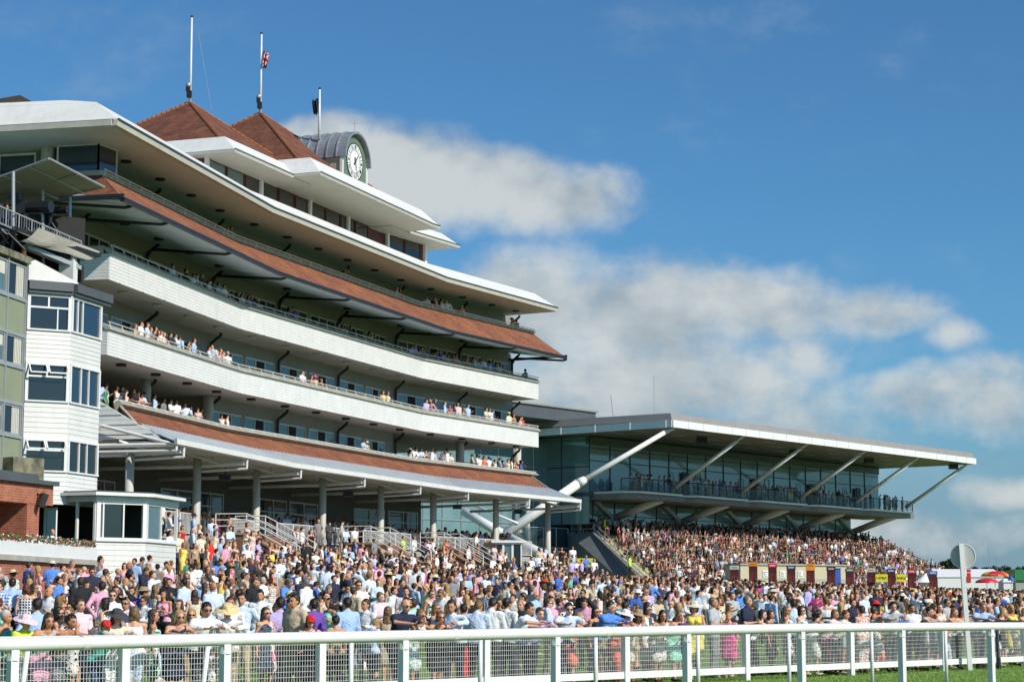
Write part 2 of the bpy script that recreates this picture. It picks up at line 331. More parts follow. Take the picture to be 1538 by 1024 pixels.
# ================================================================ ground
F0 = Vector((-6.14, 32.0)); FD = Vector((2.819, 3.093)).normalized(); FN = Vector((-FD.y, FD.x)); FSP = 4.185
def fence_ts(x, y): r = Vector((x, y))-F0; return r.dot(FD), r.dot(FN)
def gz(x, y):
    s = fence_ts(x, y)[1]; t = (x-F0.x)*FD.x+(y-F0.y)*FD.y; k = min(max((s-1)/(50+max(0, t-34)*.65), 0), 1); return 2.3*k*k*(3-2*k)
mb = MB()
xs = [-1500, -400, -120, -60]+[-40+2.5*i for i in range(53)]+[110, 160, 400, 1500, 3500]
ys = [-300, -50, -10]+[2.5*i for i in range(100)]+[280, 400, 800, 2000, 5000]
k = mb.vs([(x, y, gz(x, y)) for y in ys for x in xs]); nx = len(xs)
for j in range(len(ys)-1):
    for i in range(nx-1): a = k+j*nx+i; mb.face((a, a+1, a+1+nx, a+nx))
def grassc(t, src):
    nz = t.nodes.new('ShaderNodeTexNoise'); t.links.new(src, nz.inputs['Vector']); nz.inputs['Scale'].default_value = 1.3; nz.inputs['Detail'].default_value = 10; nz.inputs['Roughness'].default_value = .8
    c = t.nodes.new('ShaderNodeValToRGB'); t.links.new(nz.outputs['Fac'], c.inputs[0])
    c.color_ramp.elements[0].position = .35; c.color_ramp.elements[0].color = (.11, .20, .03, 1); c.color_ramp.elements[1].position = .65; c.color_ramp.elements[1].color = (.24, .38, .06, 1)
    return c.outputs[0]
mat('lawn', grassc, .9, .3, 14, bump=1., bscale=45)
tag(mb.build('ground', 'lawn', smooth=True), kind='structure')
# the paved path at the left between the lawn and the pavilion
mb = MB(); pp = [(-13.5, 41), (-9.4, 47.0), (-10.2, 55), (-12.2, 66), (-14.9, 71.5), (-19, 66), (-21, 41)]
def subdiv(poly):
    cx = sum(p[0] for p in poly)/len(poly); cy = sum(p[1] for p in poly)/len(poly); n = len(poly)
    for i in range(n):
        a, b = poly[i], poly[(i+1) % n]
        for u in range(6):
            for w in range(6):
                def q(r, s): x = cx+(a[0]+(b[0]-a[0])*s-cx)*r; y = cy+(a[1]+(b[1]-a[1])*s-cy)*r; return (x, y, gz(x, y)+.03)
                mb.quad(q(u/6, w/6), q((u+1)/6, w/6), q((u+1)/6, (w+1)/6), q(u/6, (w+1)/6))
subdiv(pp); tag(mb.build('path', 'path'), kind='structure')
# grass blades at the trackside
nb = 90000; t_ = rng.uniform(6, 50, nb); s_ = rng.uniform(-13, 3.5, nb); px_ = F0.x+FD.x*t_+FN.x*s_; py_ = F0.y+FD.y*t_+FN.y*s_
ok = (px_/py_ > -.06) & (px_/py_ < .27) & (py_ > 27); px_, py_ = px_[ok], py_[ok]; n = len(px_)
z_ = np.array([gz(a, b) for a, b in zip(px_, py_)]); ang = rng.uniform(0, 2*np.pi, n); h_ = rng.uniform(.03, .075, n); w_ = .006
le = rng.normal(0, .02, (n, 2)); v = np.zeros((n, 3, 3))
v[:, 0] = np.stack([px_-np.cos(ang)*w_, py_-np.sin(ang)*w_, z_-.005], 1); v[:, 1] = np.stack([px_+np.cos(ang)*w_, py_+np.sin(ang)*w_, z_-.005], 1)
v[:, 2] = np.stack([px_+le[:, 0], py_+le[:, 1], z_+h_], 1)
me = bpy.data.meshes.new('grass'); me.vertices.add(n*3); me.vertices.foreach_set('co', v.ravel()); me.loops.add(n*3); me.loops.foreach_set('vertex_index', np.arange(n*3)); me.polygons.add(n)
me.polygons.foreach_set('loop_start', np.arange(n)*3); me.update(calc_edges=True); mat('grass_blade', (.23, .40, .055), .7, .5, 25); me.materials.append(MATS['grass_blade'])
o = bpy.data.objects.new('grass', me); COL.objects.link(o); tag(o, 'short bright green turf in front of the white mesh fence', 'grass', kind='stuff')

# ================================================================ main grandstand
BP = [atz(x, y, 16.1) for x, y in ((164.6, 419.3), (362, 493.5), (634, 567.3), (805.3, 599))]
BL_ = [(BP[i+1]-BP[i]).length for i in range(3)]; CUM = [0, BL_[0], BL_[0]+BL_[1], sum(BL_)]
BD = [(BP[i+1]-BP[i]).normalized() for i in range(3)]; BN = [Vector((d.y, -d.x)) for d in BD]
KIN = []
for i in (0, 1): m_ = BN[i]+BN[i+1]; m_ /= m_.dot(BN[i]); KIN.append(m_)
def seg(t): return 0 if t < CUM[1] else 1 if t < CUM[2] else 2
def Q(t, o, z):
    if abs(t-CUM[1]) < 1e-6: q = BP[1]+KIN[0]*o
    elif abs(t-CUM[2]) < 1e-6: q = BP[2]+KIN[1]*o
    else: i = seg(t); q = BP[i]+BD[i]*(t-CUM[i])+BN[i]*o
    return Vector((q.x, q.y, z))
def FT(t): i = seg(t); return Frame(BP[i]+BD[i]*(t-CUM[i]), BD[i])
def sweep(mb, prof, t0, t1, m=0, closed=True, caps=True, step=None):
    # prof: [(o, z)] or [(o, z, dt0, dt1)]
    ts = [t0]+[c for c in CUM[1:3] if t0 < c < t1]+[t1]
    if step:
        full = []
        for a, b in zip(ts[:-1], ts[1:]): nn = max(1, round((b-a)/step)); full += [a+(b-a)*i/nn for i in range(nn)]
        ts = full+[ts[-1]]
    n = len(prof); arc = [0]
    for i in range(1, n+1): a, b = prof[i-1], prof[i % n]; arc.append(arc[-1]+math.hypot(a[0]-b[0], a[1]-b[1]))
    rows = []
    for j, t in enumerate(ts):
        pts = []
        for q in prof:
            dt = 0
            if len(q) > 2: dt = q[2] if j == 0 else q[3] if j == len(ts)-1 else 0
            pts.append(Q(t+dt, q[0], q[1]))
        rows.append(mb.vs(pts))
    for j in range(len(ts)-1):
        a, b = rows[j], rows[j+1]
        for i in range(n if closed else n-1):
            k = (i+1) % n
            mb.face((a+i, b+i, b+k, a+k), m, [(ts[j], arc[i]), (ts[j+1], arc[i]), (ts[j+1], arc[i+1]), (ts[j], arc[i+1])])
    if caps and closed: mb.face([rows[0]+i for i in range(n)], m); mb.face([rows[-1]+i for i in range(n)][::-1], m)
def boards(o, z0, z1, n, dep=.02, back=.12):   # saw-tooth weatherboards, listed from the bottom up, then back down behind
    h = (z1-z0)/n; pr = []
    for i in range(n): pr += [(o+dep*.6, z0+i*h), (o, z0+(i+1)*h-.004)]
    return pr+[(o-back, z1), (o-back, z0)]
PIPES = [1.7+8.07*k for k in range(7)]+[57.55]
GS = empty('grandstand', 'long white five storey grandstand with curved balconies and red tiled skirts', 'grandstand', Q(0, -5, 1.75))
def G(mb, name, mats, parent=GS, smooth=False): o = mb.build(name, mats, None, smooth); return keep(o, GS) if parent is GS else keep2(o, parent)
def keep2(o, par):
    o.parent = par; w = Vector((0, 0, 0)); p = par
    while p is not None: w += p.location; p = p.parent
    o.location = -w; return o

# --- core walls behind the balconies (facades), levels by floor z, soffit z, window top
LV = [('F', 9.95, 12.7, 12.0), ('E', 13.1, 16.1, 15.35), ('D', 16.55, 19.6, 18.85), ('B', 20.0, 22.35, 21.75)]
OFC = -2.6
for nm, zf, zs, zw in LV:
    mb = MB()
    if nm == 'F':
        sweep(mb, [(OFC, zf), (OFC, zs), (-13, zs), (-13, zf)], 17.6, 42); sweep(mb, [(-9, zf), (-9, zs), (-13, zs), (-13, zf)], 0.3, 17.6, m=1); sweep(mb, [(-8, zf), (-8, zs), (-12.9, zs), (-12.9, zf)], 42, 50, m=1)
    else: sweep(mb, [(OFC, zf), (OFC, zs), (-14, zs), (-14, zf)], -.2 if nm != 'B' else .6, 57.8)
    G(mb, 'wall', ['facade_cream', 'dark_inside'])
    for k in range(8):
        a = PIPES[k-1]+.32 if k else .9; b = PIPES[k]-.32
        for h in (0, 1):
            mid = (PIPES[k-1]+PIPES[k])/2 if k else PIPES[0]-4.0
            if k == 0: continue
            u0, u1 = (PIPES[k-1]+.36, mid-.24) if h == 0 else (mid+.24, PIPES[k]-.36)
            if nm == 'F' and (u1 < 17.7 or u0 > 41.8): continue
            if seg(u0) != seg(u1):
                c = CUM[seg(u1)]
                if c-u0 > u1-c: u1 = c-.1
                else: u0 = c+.1
            fr = FT(u0); w = u1-u0; mb = MB(); z0 = zf+.03
            for uu in (0, w/3, 2*w/3, w): fr.box(mb, uu-.035 if uu else 0, uu+.035 if uu < w else w, OFC, OFC+.06, z0, zw)
            fr.box(mb, .01, w-.01, OFC, OFC+.055, zw-.08, zw); fr.box(mb, .01, w-.01, OFC, OFC+.055, z0, z0+.07)
            wn = G(mb, 'window', 'white_metal')
            opn = random.random() < (.9 if nm in 'EF' else .35)
            mp_ = MB()
            for j in range(3):
                x0, x1 = w*j/3+.04, w*(j+1)/3-.04
                if j == 1 and opn: fr.box(mp_, x0, x1, OFC+.002, OFC+.006, z0+.07, zw-.08, 1)
                else: fr.box(mp_, x0, x1, OFC+.012, OFC+.03, z0+.07, zw-.08, 0)
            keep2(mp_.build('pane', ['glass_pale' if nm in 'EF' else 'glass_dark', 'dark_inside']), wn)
    # downpipes and soffit lamps
    for k, t in enumerate(PIPES):
        mb = MB(); mb.path([Q(t, OFC+.15, zf+.02), Q(t, OFC+.15, zs-.55), Q(t, OFC+.75, zs-.12), Q(t, OFC+.75, zs-.0)], .085, 8); G(mb, 'downpipe', 'black_metal')
        for q in (-2.2, 1.8):
            tt = t+q
            if tt < .5 or tt > 56.8: continue
            mb = MB(); c = Q(tt, -.9, zs if nm != 'D' else zs-.22); mb.tube(c-Vector((0, 0, .10)), c+Vector((0, 0, .0)), .25, .25, 12); G(mb, 'soffit_lamp', 'black_metal' if nm in 'BDF' else 'cream_paint')
# --- floors with white boarded fronts
def balcony(zb, zt, zr, t0=.0, t1=57.0, name='balcony'):
    mb = MB(); sweep(mb, [(-.1, zb+.02), (-.1, zb+.4), (OFC, zb+.42), (-14, zb+.42), (-14, zb), (OFC, zb)], t0+.05, t1-.05)
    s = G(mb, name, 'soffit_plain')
    mb = MB(); sweep(mb, boards(0, zb-.02, zt, 8, .022), t0, t1)
    for tt, sg in ((t0, -1), (t1, 1)):
        fr = FT(tt); h = (zt-zb)/8
        for i in range(8): fr.box(mb, -.04-(.004*(i % 2)) if sg < 0 else -.0, 0 if sg < 0 else .04+.004*(i % 2), -9 if sg < 0 else -3.2, -.02, zb+i*h, zb+(i+1)*h-.01)
    keep2(mb.build('boarding', 'white_board'), s)
    mb = MB(); sweep(mb, [(.13, zt), (.13, zt+.07), (-.30, zr-.03), (-.38, zr-.03), (-.12, zt)], t0-.1, t1+.1)
    fr = FT(t0); fr.box(mb, -.14, .0, -9, -.3, zt, zr-.04)
    keep2(mb.build('parapet_coping', 'lip'), s)
    mb = MB()
    for i in range(int((t1-t0)/1.35)+1):
        t = t0+.1+i*1.35
        if t > t1: break
        mb.bar(Q(t, .10, zt+.05), Q(t, .0, zr-.02), .03, .03)
    sweep(mb, [(.02, zr-.03), (.05, zr), (.0, zr+.03), (-.03, zr)], t0, t1); keep2(mb.build('handrail', 'white_metal'), s)
    mb = MB()
    for i in range(int((t1-t0)/2.6)): tt = t0+1+i*2.6; c = Q(tt, .06, zb-.03); mb.tube(c-Vector((0, 0, .05)), c, .03, .03, 6)
    keep2(mb.build('drip_outlet', 'black_metal'), s)
    return s
balcony(12.7, 13.83, 14.18, .0, 57.0); balcony(16.1, 17.28, 17.66, .0, 57.0)
# --- tiled skirts
def skirt(prof_tile, t0, t1, dt0, dt1, mats='tile'):
    n = len(prof_tile); mb = MB()
    pr = [(o, z, dt0*i/(n-1), dt1*i/(n-1)) for i, (o, z) in enumerate(prof_tile)]
    back = [(prof_tile[-1][0]-.02, prof_tile[-1][1]-.10, dt0, dt1), (prof_tile[0][0]-.02, prof_tile[0][1]-.16, 0, 0)]
    sweep(mb, pr+back, t0, t1); return mb
# upper skirt C: from the level B parapet down to the black gutter
mb = skirt([(-.45, 20.88), (.7, 20.0), (2.0, 19.06)], -.2, 56.9, -3.1, .45); sk = G(mb, 'tiled_skirt', 'tile')
mb = MB(); a_ = [Q(-.2, -.45, 20.88), Q(-3.3, 2.0, 19.06)]
mb.quad(Q(-3.3, -9, 19.06), Q(-3.3, 2.0, 19.06), Q(-.2, -.45, 20.88), Q(-.2, -9, 20.88)); mb.quad(Q(-3.3, -9, 19.15), Q(-.2, -9, 20.67), Q(-.2, -.45, 20.8), Q(-3.3, 2.0, 19.0))
keep2(mb.build('tiled_hip', 'tile_old'), sk)
mb = MB(); sweep(mb, [(2.02, 19.08), (2.14, 19.08), (2.14, 18.90), (2.0, 18.88), (1.9, 18.92)], -3.35, 57.35); mb.bar(Q(-3.4, 2.1, 19.12), Q(-3.4, -9, 19.12), .14, .2); mb.bar(Q(57.4, 2.1, 19.12), Q(57.4, -2.6, 19.12), .14, .16)
keep2(mb.build('gutter', 'black_metal'), sk)
mb = MB(); sweep(mb, [(1.92, 18.93), (OFC, 19.62), (-9, 19.62), (-9, 19.75), (OFC, 19.75), (1.92, 19.0)], -3.25, 57.3); keep2(mb.build('ribbed_soffit', 'soffit'), sk)
for t in [-2.3]+PIPES:
    mb = MB(); mb.path([Q(t, 2.0, 18.9), Q(t, 1.7, 18.84), Q(t, OFC+.4, 19.25), Q(t, OFC+.2, 18.9)], .075, 8); keep2(mb.build('gutter_pipe', 'black_metal'), sk)
mb = MB(); sweep(mb, [(-.42, 20.8), (-.36, 20.92), (-.30, 21.03), (-.42, 21.07), (-.55, 20.95), (OFC, 20.0), (-3, 19.76), (OFC, 19.77), (-.6, 20.0)], -.25, 57.3)
lvB = G(mb, 'balcony', 'lip')
fr = FT(-.2); m2 = MB(); fr.box(m2, -.1, .1, -9, -.35, 20.6, 21.05); keep2(m2.build('parapet_coping', 'lip'), lvB)
mb = MB(); sweep(mb, [(-.28, 21.08), (-.25, 21.11), (-.28, 21.14), (-.31, 21.11)], -.25, 57.3)
for i in range(43): mb.bar(Q(-.1+1.35*i, -.36, 20.8), Q(-.1+1.35*i, -.28, 21.1), .03, .03)
keep2(mb.build('handrail', 'white_metal'), lvB)
# lower skirt F and metal canopy G
mb = skirt([(-.95, 10.72), (-.2, 10.2), (.62, 9.72)], 3.6, 57.4, -1.6, .0); sk = G(mb, 'tiled_skirt', 'tile')
mb = MB(); mb.bar(Q(3.55, -.95, 10.78), Q(1.9, .62, 9.76), .12, .08); mb.bar(Q(57.45, -.95, 10.75), Q(57.45, .62, 9.75), .12, .08); keep2(mb.build('hip_ridge', 'concrete'), sk)
mb = MB(); sweep(mb, [(-.93, 10.68), (-.85, 10.75), (-.62, 10.80), (-1.0, 11.02), (-1.1, 10.98), (-1.15, 10.0), (-9, 9.95), (-9, 9.7), (-1.0, 9.75)], 3.4, 58.3)
lf = G(mb, 'balcony', 'lip')
mb = MB(); sweep(mb, [(-.90, 10.99), (-.87, 11.02), (-.90, 11.05), (-.93, 11.02)], 3.4, 58.3)
for i in range(40): mb.bar(Q(3.5+1.35*i, -.7, 10.8), Q(3.5+1.35*i, -.90, 11.02), .03, .03)
keep2(mb.build('handrail', 'white_metal'), lf)
# standing-seam canopy: ribs as geometry
mb = MB(); sweep(mb, [(.60, 9.74, -1.7, 0), (3.0, 8.86, -2.9, 0), (3.0, 8.80, -2.9, 0), (.60, 9.66, -1.7, 0)], 3.6, 57.5)
t = 1.2
while t < 57.4:
    if t > 3.7: mb.bar(Q(t, .64, 9.765), Q(t, 2.98, 8.905), .07, .10)
    else: mb.bar(Q(t+.4, .64+max(0, 2.1-t)*.9, 9.765-max(0, 2.1-t)*.33), Q(t+.2, 2.98, 8.905), .07, .10)
    t += .46
cn = G(mb, 'canopy', 'canopy_metal')
mb = MB(); sweep(mb, [(2.98, 8.94, -2.9, 0), (3.14, 8.94, -2.95, .05), (3.14, 8.70, -2.95, .05), (2.98, 8.66, -2.9, 0)], 3.6, 57.5); mb.bar(Q(57.55, 3.1, 8.8), Q(57.55, -1, 9.6), .12, .2)
keep2(mb.build('gutter', 'white_metal'), cn)
mb = MB(); sweep(mb, [(2.9, 8.70, -2.9, 0), (-1.0, 8.95, -1.7, 0), (-9, 8.95, 0, 0), (-9, 9.1, 0, 0), (-1.0, 9.1, -1.7, 0), (2.9, 8.76, -2.9, 0)], 3.6, 57.3); keep2(mb.build('canopy_soffit', 'cream_paint'), cn)
# boarded gable at the left end of the canopy
mb = MB(); fr = FT(1.2); nbd = 8
for i in range(nbd):
    z0 = 9.0+i*.22; oe = 2.3-(z0-8.9)*1.55
    oe = 2.2-(z0-9.0)*1.77; ot = oe-.21*1.77; u_ = -.05-.02*(i % 2)
    mb.hexa([fr.P(u_, oe, z0), fr.P(.1, oe, z0), fr.P(.1, -8, z0), fr.P(u_, -8, z0), fr.P(u_+.02, ot, z0+.21), fr.P(.1, ot, z0+.21), fr.P(.1, -8, z0+.21), fr.P(u_+.02, -8, z0+.21)])
keep2(mb.build('gable_boarding', 'white_board'), cn)
mb = MB(); mb.path([Q(.9, 2.9, 8.7), Q(.9, -5.5, 8.7)], .1); mb.path([Q(.9, 2.9, 8.7), Q(.9, -.6, 9.6)], .08); mb.path([Q(.9, -.6, 9.6), Q(.9, -2.4, 8.72)], .08); mb.path([Q(.9, -2.6, 9.4), Q(.9, -2.6, 8.7)], .06); mb.path([Q(.9, 3.0, 8.66), Q(.9, 3.0, 8.42), Q(.9, -6, 8.42)], .06)
keep2(mb.build('end_truss', 'white_metal'), cn)
# per column: twin tubes reaching out to the gutter, strut, column
for k, t in enumerate(PIPES):
    tt = t+.1
    mb = MB(); mb.path([Q(tt, .55, 8.35), Q(tt, 1.6, 8.42)], .10, 10); mb.path([Q(tt, 1.5, 8.42), Q(tt, 2.85, 8.5)], .14, 10); mb.path([Q(tt, .5, 8.1), Q(tt, 2.98, 8.2), Q(tt, 3.0, 8.72)], .06, 8)
    mb.path([Q(tt, .5, 8.35), Q(tt, -6, 8.3)], .09); mb.path([Q(tt, 1.6, 8.45), Q(tt-1.0, .3, 8.9)], .05); mb.path([Q(tt, 1.2, 8.45), Q(tt, 1.2, 8.85)], .04); mb.path([Q(tt, 1.2, 8.5), Q(tt, -.4, 8.9)], .05)
    keep2(mb.build('canopy_truss', 'white_metal'), cn)
    mb = MB(); c = Q(t, .45, 0); mb.tube((c.x, c.y, 1.2), (c.x, c.y, 8.75), .2, .2, 20); c = Q(t+.55, .3, 0); mb.tube((c.x, c.y, 3), (c.x, c.y, 8.4), .07, .07, 8); G(mb, 'column', 'cream_paint', smooth=True)
    if k in (1, 3, 5, 6):
        mb = MB(); c = Q(t+1.6, 1.3, 8.0); mb.box(c.x-.28, c.x+.28, c.y-.2, c.y+.25, 7.75, 8.02); mb.tube(c, c+Vector((0, 0, .45)), .03); G(mb, 'speaker', 'black_metal')
for tt in (14.0, 21.6, 30.2, 45.9, 53.9):     # columns on the open level F and inside
    if 17 < tt < 42: continue
    mb = MB(); c = Q(tt+3.3 if tt < 17 else tt+4, -2.2, 0); mb.tube((c.x, c.y, 10), (c.x, c.y, 12.72), .26, .26, 14); G(mb, 'column', 'cream_paint', smooth=True)
for tt in (9.7, 17.3, 49.9, 57.9):
    mb = MB(); c = Q(tt, -2.3, 0); mb.tube((c.x, c.y, 10), (c.x, c.y, 12.72), .25, .25, 14); G(mb, 'column', 'cream_paint', smooth=True)
# --- main roof
mb = MB(); sweep(mb, [(1.72, 22.54, 0, 0), (.42, 23.52, .7, -.9), (-1.2, 23.75, .9, -1.1), (-14, 23.95, .9, -1.1), (-14, 23.7, .9, -1.1), (-1.2, 23.5, .9, -1.1), (.3, 23.3, .7, -.9), (1.6, 22.44, 0, 0)], -3.45, 56.6)
rf = G(mb, 'roof', 'white_metal')
mb = MB(); sweep(mb, [(1.76, 22.555), (1.84, 22.555), (1.84, 22.5), (1.76, 22.47)], -3.5, 56.65); keep2(mb.build('roof_gutter', 'grey_panel'), rf)
mb = MB(); sweep(mb, [(1.74, 22.24), (1.78, 22.5), (1.6, 22.5), (1.5, 22.24)], -3.5, 56.65)
fr = FT(-3.5); fr.box(mb, -.06, .06, -14, 1.5, 22.24, 22.5); mb.bar(Q(56.7, 1.7, 22.38), Q(56.7, -3, 22.38), .1, .24)
keep2(mb.build('fascia', 'cream_paint'), rf)
mb = MB(); mb.quad(Q(-3.5, 1.72, 22.54), Q(-2.75, .42, 23.53), Q(-2.75, -14, 23.53), Q(-3.5, -14, 22.54)); mb.quad(Q(-2.75, .42, 23.53), Q(-2.55, -1.2, 23.76), Q(-2.55, -14, 23.96), Q(-2.75, -14, 23.53)); keep2(mb.build('roof_hip', 'white_metal'), rf); mb = MB(); mb.quad(Q(56.6, 1.72, 22.54), Q(55.7, .42, 23.53), Q(55.7, -14, 23.53), Q(56.6, -14, 22.54)); keep2(mb.build('roof_hip', 'white_metal'), rf)
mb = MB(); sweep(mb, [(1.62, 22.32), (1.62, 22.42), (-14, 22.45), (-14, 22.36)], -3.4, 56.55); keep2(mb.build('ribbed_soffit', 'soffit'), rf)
# corner wall of the top two floors, towards the camera
mb = MB(); fr = FT(.7)
fr.box(mb, -.15, .0, -14, -3.9, 20, 22.36); keep2w = G(mb, 'wall', 'facade_cream')
mb = MB(); c = Q(.2, -3.3, 0); mb.tube((c.x, c.y, 16.5), (c.x, c.y, 22.36), .3, .3, 12); G(mb, 'column', 'white_metal', smooth=True)
mb = MB()      # glazed corner booth
fr = FT(.2)
for a, b in (((-.2, -2.7), (-.2, -.7)), ((-.2, -.7), (1.2, -.45))):
    p0, p1 = Q(a[0]+.2, a[1], 0), Q(b[0]+.2, b[1], 0)
    for z in (21.02, 22.32): mb.bar((p0.x, p0.y, z), (p1.x, p1.y, z), .06, .06)
    for p in (p0, p1): mb.box(p.x-.04, p.x+.04, p.y-.04, p.y+.04, 21, 22.35)
bt = G(mb, 'window', 'white_metal'); mb = MB()
for a, b in (((.0, -2.7), (.0, -.7)), ((.0, -.7), (1.4, -.45))): p0, p1 = Q(*a, 0), Q(*b, 0); mb.quad((p0.x, p0.y, 21), (p1.x, p1.y, 21), (p1.x, p1.y, 22.3), (p0.x, p0.y, 22.3))
keep2(mb.build('pane', 'glass_navy'), bt)
fr = FT(.5)
for i in range(4):
    o0 = -4.0-i*1.9; mb = MB(); fr.box(mb, -.08, .0, o0-1.85, o0-1.77, 20.9, 22.2); fr.box(mb, -.08, 0, o0-.06, o0, 20.9, 22.2); fr.box(mb, -.079, 0, o0-1.77, o0-.06, 22.1, 22.2); fr.box(mb, -.079, 0, o0-1.77, o0-.06, 20.9, 21.0)
    w_ = G(mb, 'window', 'white_metal'); mb = MB(); fr.box(mb, -.05, -.02, o0-1.77, o0-.06, 21.0, 22.1); keep2(mb.build('pane', 'glass_navy'), w_)
# --- penthouse with its stepped white roofs
mb = MB(); sweep(mb, [(-3.2, 24), (-3.2, 26.1), (-12, 26.1), (-12, 24)], 18.2, 46.6); pw = G(mb, 'penthouse_wall', 'dark_red_wood')
t = 18.5; i = 0
while t < 46:
    w = 2.05 if i % 3 else 1.95
    if seg(t) == seg(t+w):
        fr = FT(t); mb = MB()
        for uu in (0, w-.07): fr.box(mb, uu, uu+.07, -3.2, -3.12, 24.2, 25.95)
        fr.box(mb, .07, w-.07, -3.2, -3.13, 24.75, 24.85); fr.box(mb, .07, w-.07, -3.2, -3.13, 25.85, 25.95)
        w_ = G(mb, 'window', 'dark_red_wood'); mb = MB(); fr.box(mb, .07, w-.07, -3.19, -3.16, 24.85, 25.85); keep2(mb.build('pane', 'glass_pale' if t < 22 else 'glass_dark'), w_)
    t += w+.12; i += 1
for tt in (18.2, 24.6, 31.0, 36.5, 41.9, 46.6):
    mb = MB(); FT(tt).box(mb, -.12, .12, -3.2, -3.0, 23.9, 26.1); G(mb, 'wall_post', 'white_metal')
def proof(o, t0, t1, z, name='penthouse_roof', top=None, dz=1.0, run=1.0):
    mb = MB(); top = o-run
    sweep(mb, [(o, z+.2, 0, 0), (top, z+dz, run*.7, -run*.7), (-12, z+dz+.05, run*.7, -run*.7), (-12, z+dz-.1, run*.7, -run*.7), (top, z+dz-.15, run*.7, -run*.7), (o-.1, z+.1, 0, 0)], t0, t1)
    # hip ends
    mb.quad(Q(t0, o, z+.2), Q(t0+run*.7, top, z+dz), Q(t0+run*.7, -12, z+dz), Q(t0, -12, z+.2)); mb.quad(Q(t1, o, z+.2), Q(t1-run*.7, top, z+dz), Q(t1-run*.7, -12, z+dz), Q(t1, -12, z+.2))
    r = G(mb, name, 'white_metal'); mb = MB()
    sweep(mb, [(o+.04, z), (o+.06, z+.17), (-12, z+.17), (-12, z+.02), (o-.3, z+.02)], t0-.05, t1+.05); keep2(mb.build('fascia', 'cream_paint'), r)
    mb = MB(); sweep(mb, [(o+.07, z+.17), (o+.11, z+.17), (o+.11, z+.215), (o+.03, z+.215)], t0-.06, t1+.06); keep2(mb.build('roof_gutter', 'grey_panel'), r)
proof(-1.0, 17.4, 26.5, 25.88, dz=1.1); proof(.7, 24.5, 42.2, 25.93, dz=1.25); proof(-1.6, 40.0, 48.6, 25.86)
# --- tiled pyramids
def pyramid(apx, apy, Z, fpx, fpy, Zf, rot, label):
    a = atz(apx, apy, Z); f = atz(fpx, fpy, Zf); v0 = f-a
    mb = MB(); cs = []
    for i in range(4): an = math.pi/2*i; w = Vector((v0.x*math.cos(an)-v0.y*math.sin(an), v0.x*math.sin(an)+v0.y*math.cos(an))); cs.append(a+w)
    zb = Z-(Z-Zf)
    for i in range(4): p, q = cs[i], cs[(i+1) % 4]; mb.face([mb.vs([(p.x, p.y, zb), (q.x, q.y, zb), (a.x, a.y, Z)])+j for j in range(3)])
    pr = G(mb, label, 'tile_old'); mb = MB()
    for c in cs:
        n = 26
        for j in range(n):
            s0, s1 = j/n, (j+.92)/n; A = Vector((c.x, c.y, zb)).lerp(Vector((a.x, a.y, Z)), s0); B_ = Vector((c.x, c.y, zb)).lerp(Vector((a.x, a.y, Z)), s1)
            mb.tube(A+Vector((0, 0, .02)), B_, .095, .08, 6)
    keep2(mb.build('hip_tiles', 'tile_ridge'), pr); return a
ap1 = pyramid(285, 154, 30.6, 333, 211, 26.8, 0, 'pyramid_roof'); ap2 = pyramid(391, 170, 32.0, 453, 246, 26.9, 0, 'pyramid_roof')
# --- clock turret: barrel of lead behind an arched green front
CT = 34.75; fr = FT(CT); CW = 1.78; CZ = 29.0; CO = -1.9
def arch(r, n=20): return [(r*math.cos(math.pi*i/n), r*math.sin(math.pi*i/n)) for i in range(n+1)]
mb = MB(); L_ = 6.6
A = arch(CW+.14); B_ = arch(CW)
for (x0, z0), (x1, z1) in zip(A[:-1], A[1:]): mb.quad(fr.P(x0, CO+.3, CZ+z0), fr.P(x0, CO-L_, CZ+z0), fr.P(x1, CO-L_, CZ+z1), fr.P(x1, CO+.3, CZ+z1))
for (x0, z0), (x1, z1), (a0, c0), (a1, c1) in zip(A[:-1], A[1:], B_[:-1], B_[1:]):
    mb.quad(fr.P(x0, CO+.3, CZ+z0), fr.P(x1, CO+.3, CZ+z1), fr.P(a1, CO+.3, CZ+c1), fr.P(a0, CO+.3, CZ+c0)); mb.quad(fr.P(a0, CO+.3, CZ+c0), fr.P(a1, CO+.3, CZ+c1), fr.P(a1, CO-.1, CZ+c1), fr.P(a0, CO-.1, CZ+c0))
ct = G(mb, 'clock_turret', 'lead', smooth=False)
mb = MB()
for j in range(10):
    o = CO-.35-j*.68
    for (x0, z0), (x1, z1) in zip(A[:-1], A[1:]): mb.bar(fr.P(x0*1.015, o, CZ+z0*1.015), fr.P(x1*1.015, o, CZ+z1*1.015), .07, .07)
keep2(mb.build('lead_roll', 'lead'), ct)
mb = MB(); fr.box(mb, -CW, CW, CO-L_, CO-.14, 26, CZ+.05); keep2(mb.build('side_wall', 'stone_cream'), ct)
mb = MB(); k = mb.vs([fr.P(x, CO, CZ+z) for x, z in B_]+[fr.P(-CW, CO, 26.3), fr.P(CW, CO, 26.3)]); mb.face([k+i for i in range(len(B_)+2)]); keep2(mb.build('front_panel', 'green_paint'), ct)
mb = MB()
for s in (-1, 1): fr.box(mb, s*CW-.09, s*CW+.09, CO-.12, CO+.06, 26, CZ)
keep2(mb.build('corner_trim', 'white_metal'), ct)
def ring(mb, cx, cz, r0, r1, o, n=48, m=0, th=.03):
    for i in range(n):
        a, b = 2*math.pi*i/n, 2*math.pi*(i+1)/n
        mb.quad(fr.P(cx+r0*math.sin(a), o, cz+r0*math.cos(a)), fr.P(cx+r1*math.sin(a), o, cz+r1*math.cos(a)), fr.P(cx+r1*math.sin(b), o, cz+r1*math.cos(b)), fr.P(cx+r0*math.sin(b), o, cz+r0*math.cos(b)), m)
cc = CZ+.05; RC = 1.12
